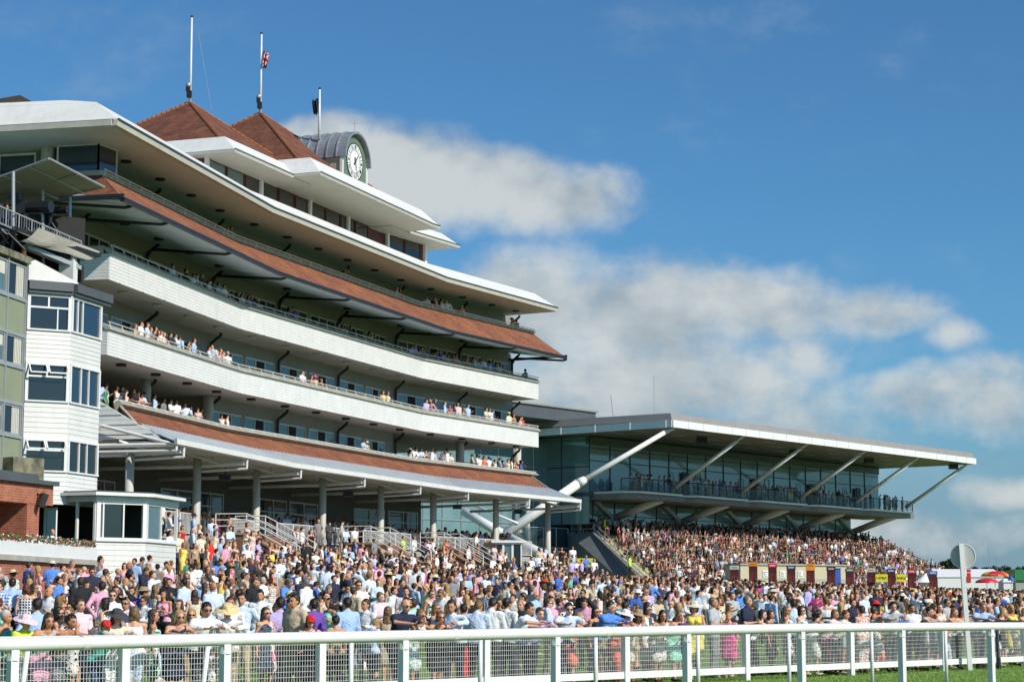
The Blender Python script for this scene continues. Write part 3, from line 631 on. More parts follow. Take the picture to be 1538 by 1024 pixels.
mb = MB(); ring(mb, 0, cc, 0.001, RC, CO+.04); ring(mb, 0, cc, RC, RC+.07, CO+.05, m=1); ring(mb, 0, cc, RC*.64, RC*.67, CO+.05, m=1)
def fbar(mb, ang, r0, r1, w, o, m=1, w1=None):   # radial bar on the clock face
    s, c = math.sin(ang), math.cos(ang); w1 = w if w1 is None else w1
    mb.quad(fr.P(r0*s-w*c/2, o, cc+r0*c+w*s/2), fr.P(r0*s+w*c/2, o, cc+r0*c-w*s/2), fr.P(r1*s+w1*c/2, o, cc+r1*c-w1*s/2), fr.P(r1*s-w1*c/2, o, cc+r1*c+w1*s/2), m)
NUM = {12: 'XII', 1: 'I', 2: 'II', 3: 'III', 4: 'IIII', 5: 'V', 6: 'VI', 7: 'VII', 8: 'VIII', 9: 'IX', 10: 'X', 11: 'XI'}
for h in range(1, 13):
    fbar(mb, math.pi*(h+.5)/6, RC*.67, RC, .03, CO+.05)
    s = NUM[h]; tot = sum({'I': .06, 'V': .13, 'X': .13}[c] for c in s); x = -tot/2; a0 = math.pi*h/6
    def gl(x0, r0, x1, r1, w=.035):
        p = []
        for xx, rr_ in ((x0-w/2, r0), (x0+w/2, r0), (x1+w/2, r1), (x1-w/2, r1)): p.append(fr.P(rr_*math.sin(a0)+xx*math.cos(a0), CO+.055, cc+rr_*math.cos(a0)-xx*math.sin(a0)))
        mb.quad(*p, m=1)
    r0, r1 = RC*.72, RC*.95
    for c in s:
        if c == 'I': gl(x+.03, r0, x+.03, r1); x += .06
        elif c == 'V': gl(x+.065, r0, x+.015, r1); gl(x+.065, r0, x+.115, r1, .02); x += .13
        else: gl(x+.02, r0, x+.11, r1); gl(x+.11, r0, x+.02, r1, .02); x += .13
cf = mb.build('clock_face', ['clock_white', 'clock_black']); keep2(cf, ct)
mb = MB(); fbar(mb, math.pi*(1.45)/6, -.25, .62, .14, CO+.09, 0, .05); keep2(mb.build('hour_hand', 'clock_black'), ct)
mb = MB(); fbar(mb, math.pi*2*27/60, -.3, .95, .12, CO+.10, 0, .04); keep2(mb.build('minute_hand', 'clock_black'), ct)
mb = MB(); p = Vector(fr.P(0, CO, CZ+CW+.1)); mb.tube(p, p+Vector((0, 0, .8)), .02, .02, 6); mb.bar(p+Vector((-.2, 0, .6)), p+Vector((.2, 0, .6)), .02, .02); keep2(mb.build('weather_vane', 'steel'), ct)
# small roof far left above the main roof
mb = MB(); YP = 96.0
gp = [aty(x, y, YP) for x, y in ((-40, 156), (-10, 150), (30, 143), (60, 159), (-40, 159))]
mb.prism([(p.x, p.z) for p in gp], 0, 1)
mb.v = [(x, YP+6*h, z) for x, z, h in mb.v]
mat('old_shingle', (.06, .045, .035), .9, .4, 4); pr_ = G(mb, 'plant_room_roof', 'old_shingle')
# --- ground floor: plateau, back wall with glazing, terrace steps, brick stair walls, railings
mb = MB(); sweep(mb, [(1.5, 4.85), (1.5, .5), (-14, .5), (-14, 4.85)], -9, 58.0); pl = G(mb, 'terrace_floor', 'concrete')
mb = MB(); nst = 9; pr = [(1.5, 4.6)]
for i in range(nst): o = 1.5+(i+1)*.68; z = 4.85-(i+1)*.33; pr += [(o-.68, z), (o, z)]
pr += [(pr[-1][0], .3), (1.5, .3)]
sweep(mb, pr[1:], -6, 56.5); G(mb, 'terrace_steps', 'step_concrete')
mb = MB(); sweep(mb, [(-5.6, 4.9), (-5.6, 8.94), (-13, 8.94), (-13, 4.9)], -6, 50.3); G(mb, 'wall', 'facade_shaded')  # darker copy of the cream facade: canopy shade put into the colour
t = -5
while t < 49.5:
    w = 2.6+random.random()*1.6
    if seg(t) == seg(t+w) and t+w < 50.2 and not (24.5 < t < 27.0):
        fr = FT(t); mb = MB(); o = -5.6
        for uu in (0, w/2-.03, w-.08): fr.box(mb, uu, uu+.08, o, o+.08, 4.95, 7.9)
        for z in (7.1, 7.82): fr.box(mb, .08, w-.08, o, o+.07, z, z+.07)
        w_ = G(mb, 'window', 'white_metal'); mb = MB(); fr.box(mb, .05, w-.05, o+.01, o+.03, 5.0, 7.85); keep2(mb.build('pane', 'glass_dark' if random.random() < .6 else 'glass_navy'), w_)
    t += w+.45
# railing along the plateau edge
def railing(parent, pts, h=1.05, bars=.16, name='railing', m='white_metal', thin=.018):
    mb = MB()
    for a, b in zip(pts[:-1], pts[1:]):
        a = Vector(a); b = Vector(b); up = Vector((0, 0, h)); mb.tube(a+up, b+up, .03, .03, 6); mb.tube(a+up*.12, b+up*.12, .022, .022, 6)
        L = (b-a).length; n = max(1, int(L/1.8))
        for i in range(n+1): p = a.lerp(b, i/n); mb.tube(p, p+up, .03, .03, 6)
        n = int(L/bars)
        for i in range(n): p = a.lerp(b, (i+.5)/n); mb.tube(p+up*.12, p+up, thin, thin, 4, caps=False)
    return keep2(mb.build(name, m), parent) if parent is not GS else G(mb, name, m)
for a, b in ((-6, 7.6), (12.2, 15.6), (18.6, 26.4), (29.6, 36.6), (41.0, 49.2), (49.9, 53.6)):
    pts = [Q(a, 1.3, 4.85)]+[Q(c, 1.3, 4.85) for c in CUM[1:3] if a < c < b]+[Q(b, 1.3, 4.85)]; railing(GS, pts)
for tt in (10.3, 27.2, 38.2):
    # brick stair block: two cheek walls stepping down from the plateau to the lawn
    for s in (0, 2.7):
        mb = MB(); fr = FT(tt+s); k = mb.vs([fr.P(0, 1.2, 1.2), fr.P(0, 7.6, 1.2), fr.P(0, 7.6, 2.45), fr.P(0, 2.9, 5.0), fr.P(0, 1.2, 5.0)]+[fr.P(.3, 1.2, 1.2), fr.P(.3, 7.6, 1.2), fr.P(.3, 7.6, 2.45), fr.P(.3, 2.9, 5.0), fr.P(.3, 1.2, 5.0)])
        mb.face((k, k+1, k+2, k+3, k+4)); mb.face((k+9, k+8, k+7, k+6, k+5))
        for i in range(5): j = (i+1) % 5; mb.face((k+i, k+5+i, k+5+j, k+j))
        cw = G(mb, 'brick_stair_wall', 'brick_dull'); mb = MB(); mb.bar(fr.P(.15, 7.7, 2.47), fr.P(.15, 2.85, 5.08), .42, .09); mb.bar(fr.P(.15, 2.9, 5.06), fr.P(.15, 1.1, 5.06), .42, .09); keep2(mb.build('coping', 'coping'), cw)
        mb = MB(); up = Vector((0, 0, .95))
        for hh in (.35, .65, .95):
            u = Vector((0, 0, hh)); mb.path([Vector(fr.P(.15, 5.4, 3.75))+u, Vector(fr.P(.15, 2.8, 5.1))+u, Vector(fr.P(.15, 1.2, 5.1))+u], .028, 6)
        for o_, z_ in ((5.4, 3.75), (2.8, 5.1), (1.2, 5.1)): mb.tube(fr.P(.15, o_, z_), fr.P(.15, o_, z_+.95), .03, .03, 6)
        keep2(mb.build('stair_railing', 'white_metal'), cw)
    mb = MB(); FT(tt+.3).box(mb, 0, 2.4, 3.4, 3.7, 1.2, 4.98); G(mb, 'brick_stair_wall', 'brick_dull')
# ================================================================ left buildings
def P3(q, z): return (q[0], q[1], z)
# --- white boarded bay tower
B0 = Vector((-16.5, 74.0)); A0 = B0-Vector((.88, .475))*1.66; C0 = B0+Vector((.26, .966))*2.46
bay = empty('bay_tower', 'white weatherboarded bay tower with stacked picture windows beside the grandstand', 'building', (B0.x, B0.y, 1.7))
fA = Frame(A0, B0-A0); fB = Frame(B0, C0-B0); LA = (B0-A0).length; LB = (C0-B0).length
def K(mb, name, mats, root, smooth=False):
    o = mb.build(name, mats, None, smooth)
    return keep(o, root) if root.parent is None else keep2(o, root)
lev = [(13.08, 11.72), (10.55, 9.06), (7.74, 6.48)]; cl = [(11.72, 10.55), (9.06, 7.74), (6.48, 5.3)]
for zt, zb in cl:
    mb = MB(); n = 7; h = (zt-zb)/n
    for i in range(n):
        for fr, L in ((fA, LA), (fB, LB)):
            u0 = 0 if fr is fA else 0; d0, d1 = .016, .002; z0, z1 = zb+i*h, zb+(i+1)*h-.006
            mb.hexa([fr.P(u0, d0, z0), fr.P(L, d0, z0), fr.P(L, -.1, z0), fr.P(u0, -.1, z0), fr.P(u0, d1, z1), fr.P(L, d1, z1), fr.P(L, -.1, z1), fr.P(u0, -.1, z1)])
    K(mb, 'boarding', 'white_board', bay)
mb = MB(); mb.prism([tuple(fA.P(0, -.12, 0)[:2]), tuple(fB.P(0, -.12, 0)[:2]), tuple(fB.P(LB-.1, -.12, 0)[:2]), tuple(fB.P(LB-.1, -6, 0)[:2]), tuple(fA.P(0, -7, 0)[:2])], 5.3, 13.3); K(mb, 'wall', 'dark_inside', bay)
for zi, (zt, zb) in enumerate(lev):
    for fr, L, kind in ((fA, LA, 0), (fB, LB, 1)):
        mb = MB(); w = .09
        fr.box(mb, 0, L, -.06, .05, zt-w, zt); fr.box(mb, 0, L, -.06, .07, zb, zb+.06)
        fr.box(mb, 0.001, .12, -.06, .045, zb+.06, zt-w); fr.box(mb, L-.12, L-.001, -.06, .045, zb+.06, zt-w)
        if kind == 0:
            zm = zb+(zt-zb)*.64; fr.box(mb, .12, L-.12, -.05, .03, zm-.035, zm+.035); fr.box(mb, L*.46, L*.46+.07, -.05, .03, zm+.035, zt-w)
            if zi == 0: fr.box(mb, L*.68, L*.68+.05, -.05, -.0, zb+.06, zm-.035)
        else:
            fr.box(mb, L*.36, L*.36+.06, -.05, .03, zb+.06, zt-w)
            if zi == 0: fr.box(mb, L*.20, L*.20+.06, -.05, .03, zb+.06, zt-w)
            else: fr.box(mb, L*.62, L*.62+.05, -.05, .03, zb+.06, zt-w)
        w_ = K(mb, 'window', 'white_paint', bay)
        mb = MB(); fr.box(mb, .1, L-.1, -.06, -.03, zb+.05, zt-.05); keep2(mb.build('pane', ('glass_dark' if kind == 0 else 'glass_navy') if zi < 2 else 'glass_dark'), w_)
        if kind == 0 and zi > 0:     # top lights pushed open, with an upper edge hinge
            for a, b in ((.12, L*.46), (L*.46+.07, L-.12)):
                mb = MB(); zt2 = zt-.1; zo = zt-.42
                pts = [fr.P(a, .06, zt2), fr.P(b, .06, zt2), fr.P(b, .34, zo), fr.P(a, .34, zo)]
                for i in range(4): mb.bar(pts[i], pts[(i+1) % 4], .05, .05)
                keep2(mb.build('top_light', 'white_paint'), w_)
mb = MB()
for fr, L, e in ((fA, LA, 0), (fB, LB, .5)):
    fr.box(mb, 0, L+e, -.5, .16, 13.10, 13.22); fr.box(mb, 0, L+e, -.5, .24, 13.22, 13.55)
K(mb, 'roof_edge', 'grey_panel', bay)
# recessed balcony above the bay: side cheek, dark room, door frame, beam, rusty post
mb = MB(); mb.quad(fA.P(0, .05, 13.56), fA.P(LA+.25, .05, 13.56), fA.P(LA+.2, .02, 13.62), fA.P(0, .02, 14.45)); mb.quad(fA.P(0, -.05, 13.56), fA.P(0, -.05, 14.45), fA.P(LA+.2, -.05, 13.62), fA.P(LA+.25, -.05, 13.56)); mb.quad(fA.P(0, .02, 14.45), fA.P(LA+.2, .02, 13.62), fA.P(LA+.2, -.05, 13.62), fA.P(0, -.05, 14.45))
K(mb, 'sloping_cheek', 'white_board', bay)
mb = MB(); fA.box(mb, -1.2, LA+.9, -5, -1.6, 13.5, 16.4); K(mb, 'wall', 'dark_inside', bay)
mb = MB(); fA.box(mb, LA*.55, LA*.58+.04, -1.6, -1.5, 13.56, 14.9); fA.box(mb, LA*.95, LA*.98+.05, -1.6, -1.5, 13.56, 14.9); fA.box(mb, LA*.55, LA*1.0, -1.6, -1.5, 14.85, 14.95); K(mb, 'door', 'white_paint', bay)
mb = MB(); fB.box(mb, .25, .6, -.7, -.1, 13.56, 14.85); K(mb, 'corner_post', 'white_board', bay)
p = aty(38, 372, 72.8); q = aty(118, 402, 74.8); mb = MB(); mb.bar(p+Vector((0, 0, .05)), q+Vector((0, 0, -.02)), .35, .16); mb.bar(p+Vector((0, .5, .3)), q+Vector((0, .5, .25)), .35, .2); K(mb, 'beam', 'steel', bay)
mb = MB(); mb.bar(p+Vector((0, -.1, .32)), q+Vector((.0, -.1, .22)), .2, .14); K(mb, 'gutter', 'black_metal', bay)
mb = MB(); a = aty(35, 408, 72.6); b = aty(36, 372, 72.6); mb.tube(a, b, .09, .09, 8); K(mb, 'rusty_pipe', 'rust', bay)
# --- green panelled block at the extreme left
G1 = Vector((-17.7, 72.0)); GD = Vector((.18, .984)).normalized(); G0 = G1-GD*7.5
fG = Frame(G0, G1-G0); LG = 7.5
gb = empty('office_block', 'green panelled office block with curtained windows at the left edge', 'building', (G1.x, G1.y, 1.7))
mb = MB(); fG.box(mb, -4, LG, -6, -.12, 1.5, 14.0); K(mb, 'wall', 'grey_panel', gb)
mb = MB(); fG.box(mb, -4, LG+.05, -.6, .12, 13.95, 14.2); K(mb, 'parapet', 'concrete_stained', gb)
zl = [(13.9, 12.57), (11.27, 10.1), (8.78, 7.6)]; zp = [(12.57, 11.27), (10.1, 8.78), (7.6, 6.0)]
for zt, zb in zp:
    for i in range(5):
        u1 = LG-.12-i*1.55; mb = MB(); fG.box(mb, u1-1.47, u1, -.12, -.02, zb+.06, zt-.06); K(mb, 'panel', 'green_panel', gb)
mb = MB()
for i in range(6): u = LG-.12-i*1.55; fG.box(mb, u+.01, u+.07, -.12, .04, 6, 13.95)
for z in (12.57, 11.27, 10.1, 8.78, 7.6, 6.0): fG.box(mb, -.0, LG+.0, -.12, .03, z-.05, z+.05)
K(mb, 'frame', 'steel', gb)
for wi, (zt, zb) in enumerate(zl):
    for i in range(3):
        u1 = LG-.14-i*1.55; mb = MB()
        for uu in (u1-1.46, u1-.06): fG.box(mb, uu, uu+.06, -.1, .0, zb+.06, zt-.06)
        fG.box(mb, u1-1.40, u1-.06, -.1, -.005, zt-.12, zt-.06); fG.box(mb, u1-1.40, u1-.06, -.1, -.005, zb+.06, zb+.12)
        w_ = K(mb, 'window', 'steel', gb); mb = MB(); fG.box(mb, u1-1.4, u1-.06, -.09, -.06, zb+.1, zt-.1); keep2(mb.build('pane', 'glass_pale' if i else 'glass_dark'), w_)
        mb = MB()
        if i == 0:
            for c in range(9): x = u1-.72+c*.07; fG.box(mb, x, x+.05, -.05+.012*(c % 2), -.035+.012*(c % 2), zb+.12, zt-.12)
        else: fG.box(mb, u1-1.38, u1-.1, -.055, -.05, zb+(zt-zb)*.55, zt-.12)
        keep2(mb.build('curtain', 'curtain'), w_)
# --- brick annexe
BR1 = Vector((-15.55, 67.8)); BRD = Vector((.27, .963)).normalized(); fR = Frame(BR1-BRD*8, BRD); LR = 8.0
br = empty('brick_annexe', 'red brick annexe with deep porch and flat felted roof', 'building', (BR1.x, BR1.y, 1.7))
mb = MB(); fR.box(mb, -4, LR, -2.3, .0, 4.95, 5.62); fR.box(mb, -4, LR-.0, -8, -2.3, 1.7, 5.62); fR.box(mb, LR-1.7, LR-.9, -2.3, -.012, 1.7, 4.95)
K(mb, 'brick_wall', 'brick', br)
mb = MB(); fR.box(mb, -4, LR+.15, -8, .15, 5.62, 5.76); fR.box(mb, -4, LR-1.0, -8, .0, 5.76, 5.95, 0); K(mb, 'roof', 'grey_panel', br)
mb = MB(); fR.box(mb, LR-3.3, LR-2.9, -2.2, -2.1, 2.9, 4.7); fR.box(mb, LR-5.2, LR-5.1, -2.28, -2.2, 2.9, 4.7); fR.box(mb, LR-5.1, LR-3.3, -2.28, -2.2, 4.6, 4.7); fR.box(mb, LR-5.1, LR-3.3, -2.28, -2.2, 3.7, 3.78); w_ = K(mb, 'window', 'white_paint', br)
mb = MB(); fR.box(mb, LR-5.1, LR-3.3, -2.29, -2.24, 2.9, 4.7); keep2(mb.build('pane', 'glass_dark'), w_)
mb = MB(); c = Vector(fR.P(LR-1.1, .28, 5.15)); mb.bar(c+Vector((0, .0, .14)), c+Vector((-.12, -.1, -.28)), .28, .2); mb.tube(fR.P(LR-1.1, 0, 5.3), c, .03); K(mb, 'floodlight', 'black_metal', br)
mb = MB(); c = Vector(fR.P(LR-4.6, .06, 5.42)); fR.box(mb, LR-4.8, LR-4.4, .0, .12, 5.3, 5.52); K(mb, 'vent', 'white_paint', br)
# stained concrete tank on its roof
mb = MB(); p0 = aty(20, 690, 70.0); p1 = aty(75, 690, 71.2); fT = Frame(p0, Vector((p1.x-p0.x, p1.y-p0.y))); fT.box(mb, 0, 1.32, -1.6, 0, 5.96, 6.78)
tk = tag(mb.build('water_tank', 'concrete_stained', origin=(p0.x, p0.y, 5.96)), 'stained grey concrete tank standing on the brick annexe roof', 'tank')
# --- glass pavilion
PQ = [Vector(q) for q in ((-17.4, 74.6), (-15.3, 73.7), (-13.7, 75.0), (-13.1, 78.2))]
pv = empty('glass_pavilion', 'white glazed pavilion with sliding windows and a boarded base', 'pavilion', (-14.8, 75, 1.7))
fr_ = [Frame(PQ[i], PQ[i+1]-PQ[i]) for i in range(3)]; ln = [(PQ[i+1]-PQ[i]).length for i in range(3)]
mb = MB()
for fi in (1, 2):
    f_, L = fr_[fi], ln[fi]; n = 13; h = (4.02-1.5)/n
    for i in range(n): z0 = 1.5+i*h; mb.hexa([f_.P(0, .016, z0), f_.P(L, .016, z0), f_.P(L, -.1, z0), f_.P(0, -.1, z0), f_.P(0, .004, z0+h-.008), f_.P(L, .004, z0+h-.008), f_.P(L, -.1, z0+h-.008), f_.P(0, -.1, z0+h-.008)])
K(mb, 'boarding', 'white_board', pv)
mb = MB(); mb.prism([tuple(q) for q in PQ]+[(-14.6, 79.5), (-18.5, 77)], 3.0, 3.1); mb.prism([tuple(q) for q in PQ]+[(-14.6, 79.5), (-18.5, 77)], 5.5, 5.58); mb.quad((-18.5, 77, 3), (-14.6, 79.4, 3), (-14.6, 79.4, 5.5), (-18.5, 77, 5.5)); K(mb, 'room_lining', 'dark_inside', pv)
mb = MB(); off = []
def offp(d):
    out = []
    for i, q in enumerate(PQ):
        if i == 0: n = fr_[0].n
        elif i == 3: n = fr_[2].n
        else: n = fr_[i-1].n+fr_[i].n; n = n/n.dot(fr_[i].n)
        out.append(tuple(q+n*d))
    return out
back = [(-14.4, 79.8), (-18.9, 77.2)]
mb.prism(offp(.32)+back, 5.66, 5.74); mb.prism(offp(.28)+back, 5.74, 5.79); K(mb, 'roof', 'grey_panel', pv)
mb = MB(); mb.prism(offp(.38)[0:4]+offp(.30)[::-1], 5.62, 5.74); mb.prism(offp(.10)+offp(-.1)[::-1], 5.40, 5.66); K(mb, 'fascia', 'white_paint', pv)
for fi, (f_, L) in enumerate(zip(fr_, ln)):
    mb = MB(); zb, zt = (3.1, 5.40) if fi == 0 else (4.02, 5.40)
    xs_ = [(0, .07), (L*.62, L*.62+.07), (L-.09, L)] if fi == 0 else [(0, .16), (.24, .30), (L*.52, L*.52+.06), (L-.16, L)] if fi == 1 else [(0, .1), (L*.45, L*.45+.07), (L-.1, L)]
    for a, b in xs_: f_.box(mb, a, b, -.06, .06, zb, zt)
    if fi: f_.box(mb, -.02, L+.03, -.08, .09, zb-.07, zb); f_.box(mb, .1, L-.1, -.05, .05, zb, zb+.07); f_.box(mb, .1, L-.1, -.05, .045, zt-.08, zt)
    w_ = K(mb, 'window', 'white_paint', pv); mb = MB()
    if fi == 1: f_.box(mb, .3, L*.52, -.03, .0, zb+.07, zt-.08, 0)
    if fi == 2: f_.box(mb, .1, L*.45, -.02, .0, zb+.07, zt-.08, 1)
    if fi: keep2(mb.build('pane', ['glass_dark', 'glass_pale']), w_)
mb = MB(); fd = Frame(PQ[0]+Vector((.05, -.05)), Vector((.5, -.45)))
for u in (0, .62): fd.box(mb, u, u+.07, -.03, .03, 3.1, 5.2)
fd.box(mb, .07, .62, -.03, .03, 5.1, 5.2); fd.box(mb, .07, .62, -.03, .03, 3.1, 3.3)
dr = K(mb, 'door', 'white_paint', pv); mb = MB(); fd.box(mb, .07, .62, -.01, .01, 3.3, 5.1); keep2(mb.build('pane', 'glass_pale'), dr)
# --- terrace parapet with the flower trough
W0 = Vector((-15.95, 62.0)); W1 = Vector((-14.75, 71.4)); fW = Frame(W0-(W1-W0).normalized()*5, W1-W0); LW = (W1-W0).length+5
tw = empty('terrace_wall', 'white painted terrace parapet above a low brick wall', 'wall', (W1.x, W1.y, 1.6))
mb = MB(); fW.box(mb, 0, LW, -.12, 0, 3.2, 3.62); K(mb, 'parapet', 'white_paint', tw)
mb = MB(); fW.box(mb, -.0, LW, -.9, -.21, 2.85, 3.0); fW.box(mb, 0, LW, -.2, .1, 3.02, 3.195); K(mb, 'ledge', 'concrete', tw)
mb = MB(); fW.box(mb, 0, LW, -.3, -.05, .8, 3.015); K(mb, 'brick_base', 'brick', tw)
tr = empty('flower_trough', 'long trough of red and white flowers along the white terrace parapet', 'flower box', (W1.x-.1, W1.y-1, 3.4))
mb = MB(); fW.box(mb, .3, LW-.1, -.34, -.125, 3.40, 3.68); K(mb, 'trough', 'white_paint', tr)
mb = MB()
for i in range(1500):
    u = random.uniform(.3, LW-.1); o = random.uniform(-.42, .06); z = 3.68+random.uniform(-.06, .24)*(1-abs(o+.2)*1.5); r_ = .035 if i % 2 else .05; c = Vector(fW.P(u, o, z))
    cl_ = int((u*1.1) % 4); m = 2 if i % 2 == 0 else (1 if (cl_ == 1 and random.random() < .6) or random.random() < .2 else 0)
    d1 = Vector((random.gauss(0, 1), random.gauss(0, 1), random.gauss(0, 1))).normalized()*r_; d2 = d1.orthogonal().normalized()*r_
    mb.quad(c-d1, c-d2, c+d1, c+d2, m)
K(mb, 'flowers', ['leaf_red', 'leaf_white', 'leaf_green'], tr)
# --- camera gantry at the top left
gt = empty('camera_gantry', 'scaffold camera gantry with a canvas canopy at the top left', 'gantry', (-17, 73, 13.9))
YG = 72.0
def ay(x, y, Y): return aty(x, y, Y)
cpts = [ay(-60, 288, 73.2), ay(74, 238.5, 71.5), ay(156, 281, 75.5), ay(20, 312, 78.0)]
mb = MB(); up = Vector((0, 0, .05)); mb.hexa([c for c in cpts]+[c+up for c in cpts]); K(mb, 'canopy', 'canvas', gt)
mb = MB()
for i in range(4): mb.tube(cpts[i], cpts[(i+1) % 4], .05, .05, 8)
mm = lambda a, b, s: cpts[a].lerp(cpts[b], s)-Vector((0, 0, .04))
mb.tube(mm(0, 1, .5), mm(3, 2, .5), .035); mb.tube(mm(0, 1, .78), mm(3, 2, .78), .035); mb.tube(mm(1, 2, .5), mm(0, 3, .5), .035)
K(mb, 'canopy_frame', 'steel', gt)
mb = MB()
for x, yt, yb, Y in ((20, 258, 342, 72), (64, 272, 345, 75), (105, 296, 357, 76), (-6, 280, 340, 75)): mb.tube(ay(x, yt, Y), ay(x, yb, Y), .065, .065, 8)
K(mb, 'canopy_post', 'steel', gt)
mb = MB(); r0, r1 = ay(-30, 297, 70.5), ay(122, 363, 74.5)
for d in (0, -.62): mb.tube(r0+Vector((0, 0, d)), r1+Vector((0, 0, d)), .035, .035, 8)
for i in range(9): p_ = r0.lerp(r1, i/8); mb.tube(p_, p_-Vector((0, 0, .62)), .025, .025, 6)
for i in range(40): p_ = r0.lerp(r1, i/40); mb.tube(p_, p_-Vector((0, 0, .6)), .008, .008, 4, caps=False)
K(mb, 'guard_rail', 'steel', gt)
mb = MB(); t0, t1 = ay(36, 357, 71.8), ay(124, 362, 74.3); b0, b1 = ay(48, 350, 72.0), ay(118, 386, 74.6); b0 = ay(30, 372, 72.2)
NN = 14
for i in range(NN):       # slung canvas dodger, sagging
    for j in range(5):
        def sp(a, b):
            p_ = (ay(58, 342, 72.3).lerp(ay(150, 378, 75.2), a)).lerp(ay(28, 362, 72.0).lerp(ay(126, 388, 74.6), a), b); return p_-Vector((0, 0, .22*math.sin(math.pi*b)*(.6+.4*math.sin(a*9))))
        mb.quad(sp(i/NN, j/5), sp((i+1)/NN, j/5), sp((i+1)/NN, (j+1)/5), sp(i/NN, (j+1)/5))
K(mb, 'canvas_dodger', 'canvas', gt, smooth=True)
mb = MB(); f0 = ay(-30, 330, 71.5); f1 = ay(100, 372, 74.5); mb.bar(f0+Vector((0, 1.2, -.25)), f1+Vector((0, 1.5, -.2)), 3.0, .14)
for i in range(12):
    a = ay(random.uniform(-10, 30), random.uniform(338, 350), 71.3); b = ay(random.uniform(-5, 38), random.uniform(352, 385), 71.5); mb.tube(a, b, .03, .03, 5)
K(mb, 'deck', 'black_metal', gt)
# television camera and its mount
def tvcam(x, y, Y, s, label):
    c = ay(x, y, Y); o = empty('television_camera', label, 'camera', (c.x, c.y, c.z-1.2*s))
    mb = MB(); mb.tube(c+Vector((-.1*s, 0, 0)), c+Vector((.75*s, -.25*s, -.02)), .15*s, .19*s, 12); mb.box(c.x-.45*s, c.x-.05*s, c.y-.2*s, c.y+.2*s, c.z-.2*s, c.z+.2*s); K(mb, 'body', 'black_metal', o)
    mb = MB(); mb.box(c.x-.5*s, c.x-.25*s, c.y-.15*s, c.y+.1*s, c.z+.22*s, c.z+.42*s); mb.tube(c+Vector((-.4*s, 0, .2)), c+Vector((-.8*s, 0, -.15)), .03, .02, 6); K(mb, 'viewfinder', 'black_metal', o)
    mb = MB(); mb.tube(c-Vector((.1, 0, .2)), c-Vector((.1, 0, .6*s)), .12*s, .09*s, 8)
    for i in range(3): an = i*2.1+.4; mb.tube(c-Vector((.1, 0, .5*s)), c+Vector((math.cos(an)*.5*s-.1, math.sin(an)*.5*s, -1.2*s)), .035, .03, 6)
    K(mb, 'tripod', 'black_metal', o)
tvcam(42, 312, 73, 1.25, 'black television camera with a long lens aimed along the track'); tvcam(80, 316, 75.0, .8, 'smaller black television camera turned away beside the canopy post')
# --- flagpoles and flags
def pole(bx, by, Zb, tx, ty, label, flood=True):
    b = atz(bx, by, Zb); top = aty(tx, ty, b.y); o = empty('flagpole', label, 'flagpole', (b.x, b.y, Zb), 'white flagpoles on the grandstand roof')
    mb = MB(); mb.tube((b.x, b.y, Zb-.3), (b.x, b.y, top.z), .085, .05, 10); K(mb, 'pole', 'white_paint', o, True)
    mb = MB(); mb.sphere((b.x, b.y, top.z+.03), .085, 8); K(mb, 'finial', 'black_metal', o)
    if flood:
        mb = MB(); mb.box(b.x-.16, b.x+.12, b.y-.35, b.y-.1, Zb+.12, Zb+.5); mb.tube((b.x-.05, b.y-.15, Zb+.1), (b.x-.05, b.y-.15, Zb+.75), .05); mb.box(b.x-.22, b.x+.02, b.y-.3, b.y-.02, Zb+.5, Zb+.78); K(mb, 'floodlight', 'black_metal', o)
        mb = MB(); mb.sphere((b.x-.08, b.y-.18, Zb+.86), .17, 10); K(mb, 'lamp_dome', 'steel', o, True)
    return b, top
b1, t1_ = pole(285.5, 151, 30.7, 287.5, 26, 'bare white flagpole on the left tiled pyramid'); b2, t2_ = pole(391, 167, 32.1, 389.5, 51, 'white flagpole with a lowered union flag'); b3, t3_ = pole(479.5, 202, 30.6, 479, 134, 'short white flagpole behind the clock turret', False)
def flag(name, pole_b, y0, y1, pxw, side, mats, label, fn):
    Y = pole_b.y; top = aty(0, y0, Y).z; bot = aty(0, y1, Y).z; mb = MB(); n = 22; m_ = 16; W_ = pxw/FPX*Y
    def P_(i, j):
        u, v = i/n, j/m_; fall = u*.55; z = top-(top-bot)*(v*(1-fall*.3)+fall*.35)
        return (pole_b.x+side*(.09+W_*u*(1-.35*v)), Y+.14*math.sin(u*14+v*3)-.05, z+.04*math.sin(u*10))
    for i in range(n):
        for j in range(m_): mb.quad(P_(i, j), P_(i+1, j), P_(i+1, j+1), P_(i, j+1), fn((i+.5)/n, (j+.5)/m_))
    o = mb.build(name, mats, origin=(pole_b.x, Y, bot)); tag(o, label, 'flag')
def uj(u, v):
    x, y = u*2-1, v*2-1
    if abs(x) < .12 or abs(y) < .2: return 1
    if abs(x) < .22 or abs(y) < .34: return 2
    d = abs(abs(x)-abs(y))
    return 1 if d < .1 else 2 if d < .25 else 0
flag('flag', b2, 76, 103, 10, 1, ['flag_blue', 'flag_red', 'leaf_white'], 'drooping union flag at half mast on its white pole', uj)
flag('flag', b3, 148, 172, 10, -1, ['flag_black'], 'drooping black flag on the short pole behind the clock', lambda u, v: 0)
mb = MB(); mb.tube(aty(298, 50, b1.y-2), aty(318, 166, b1.y-2), .012, .012, 5); tag(mb.build('stay_wire', 'steel'), 'thin dark stay wire slanting beside the left flagpole', 'wire')
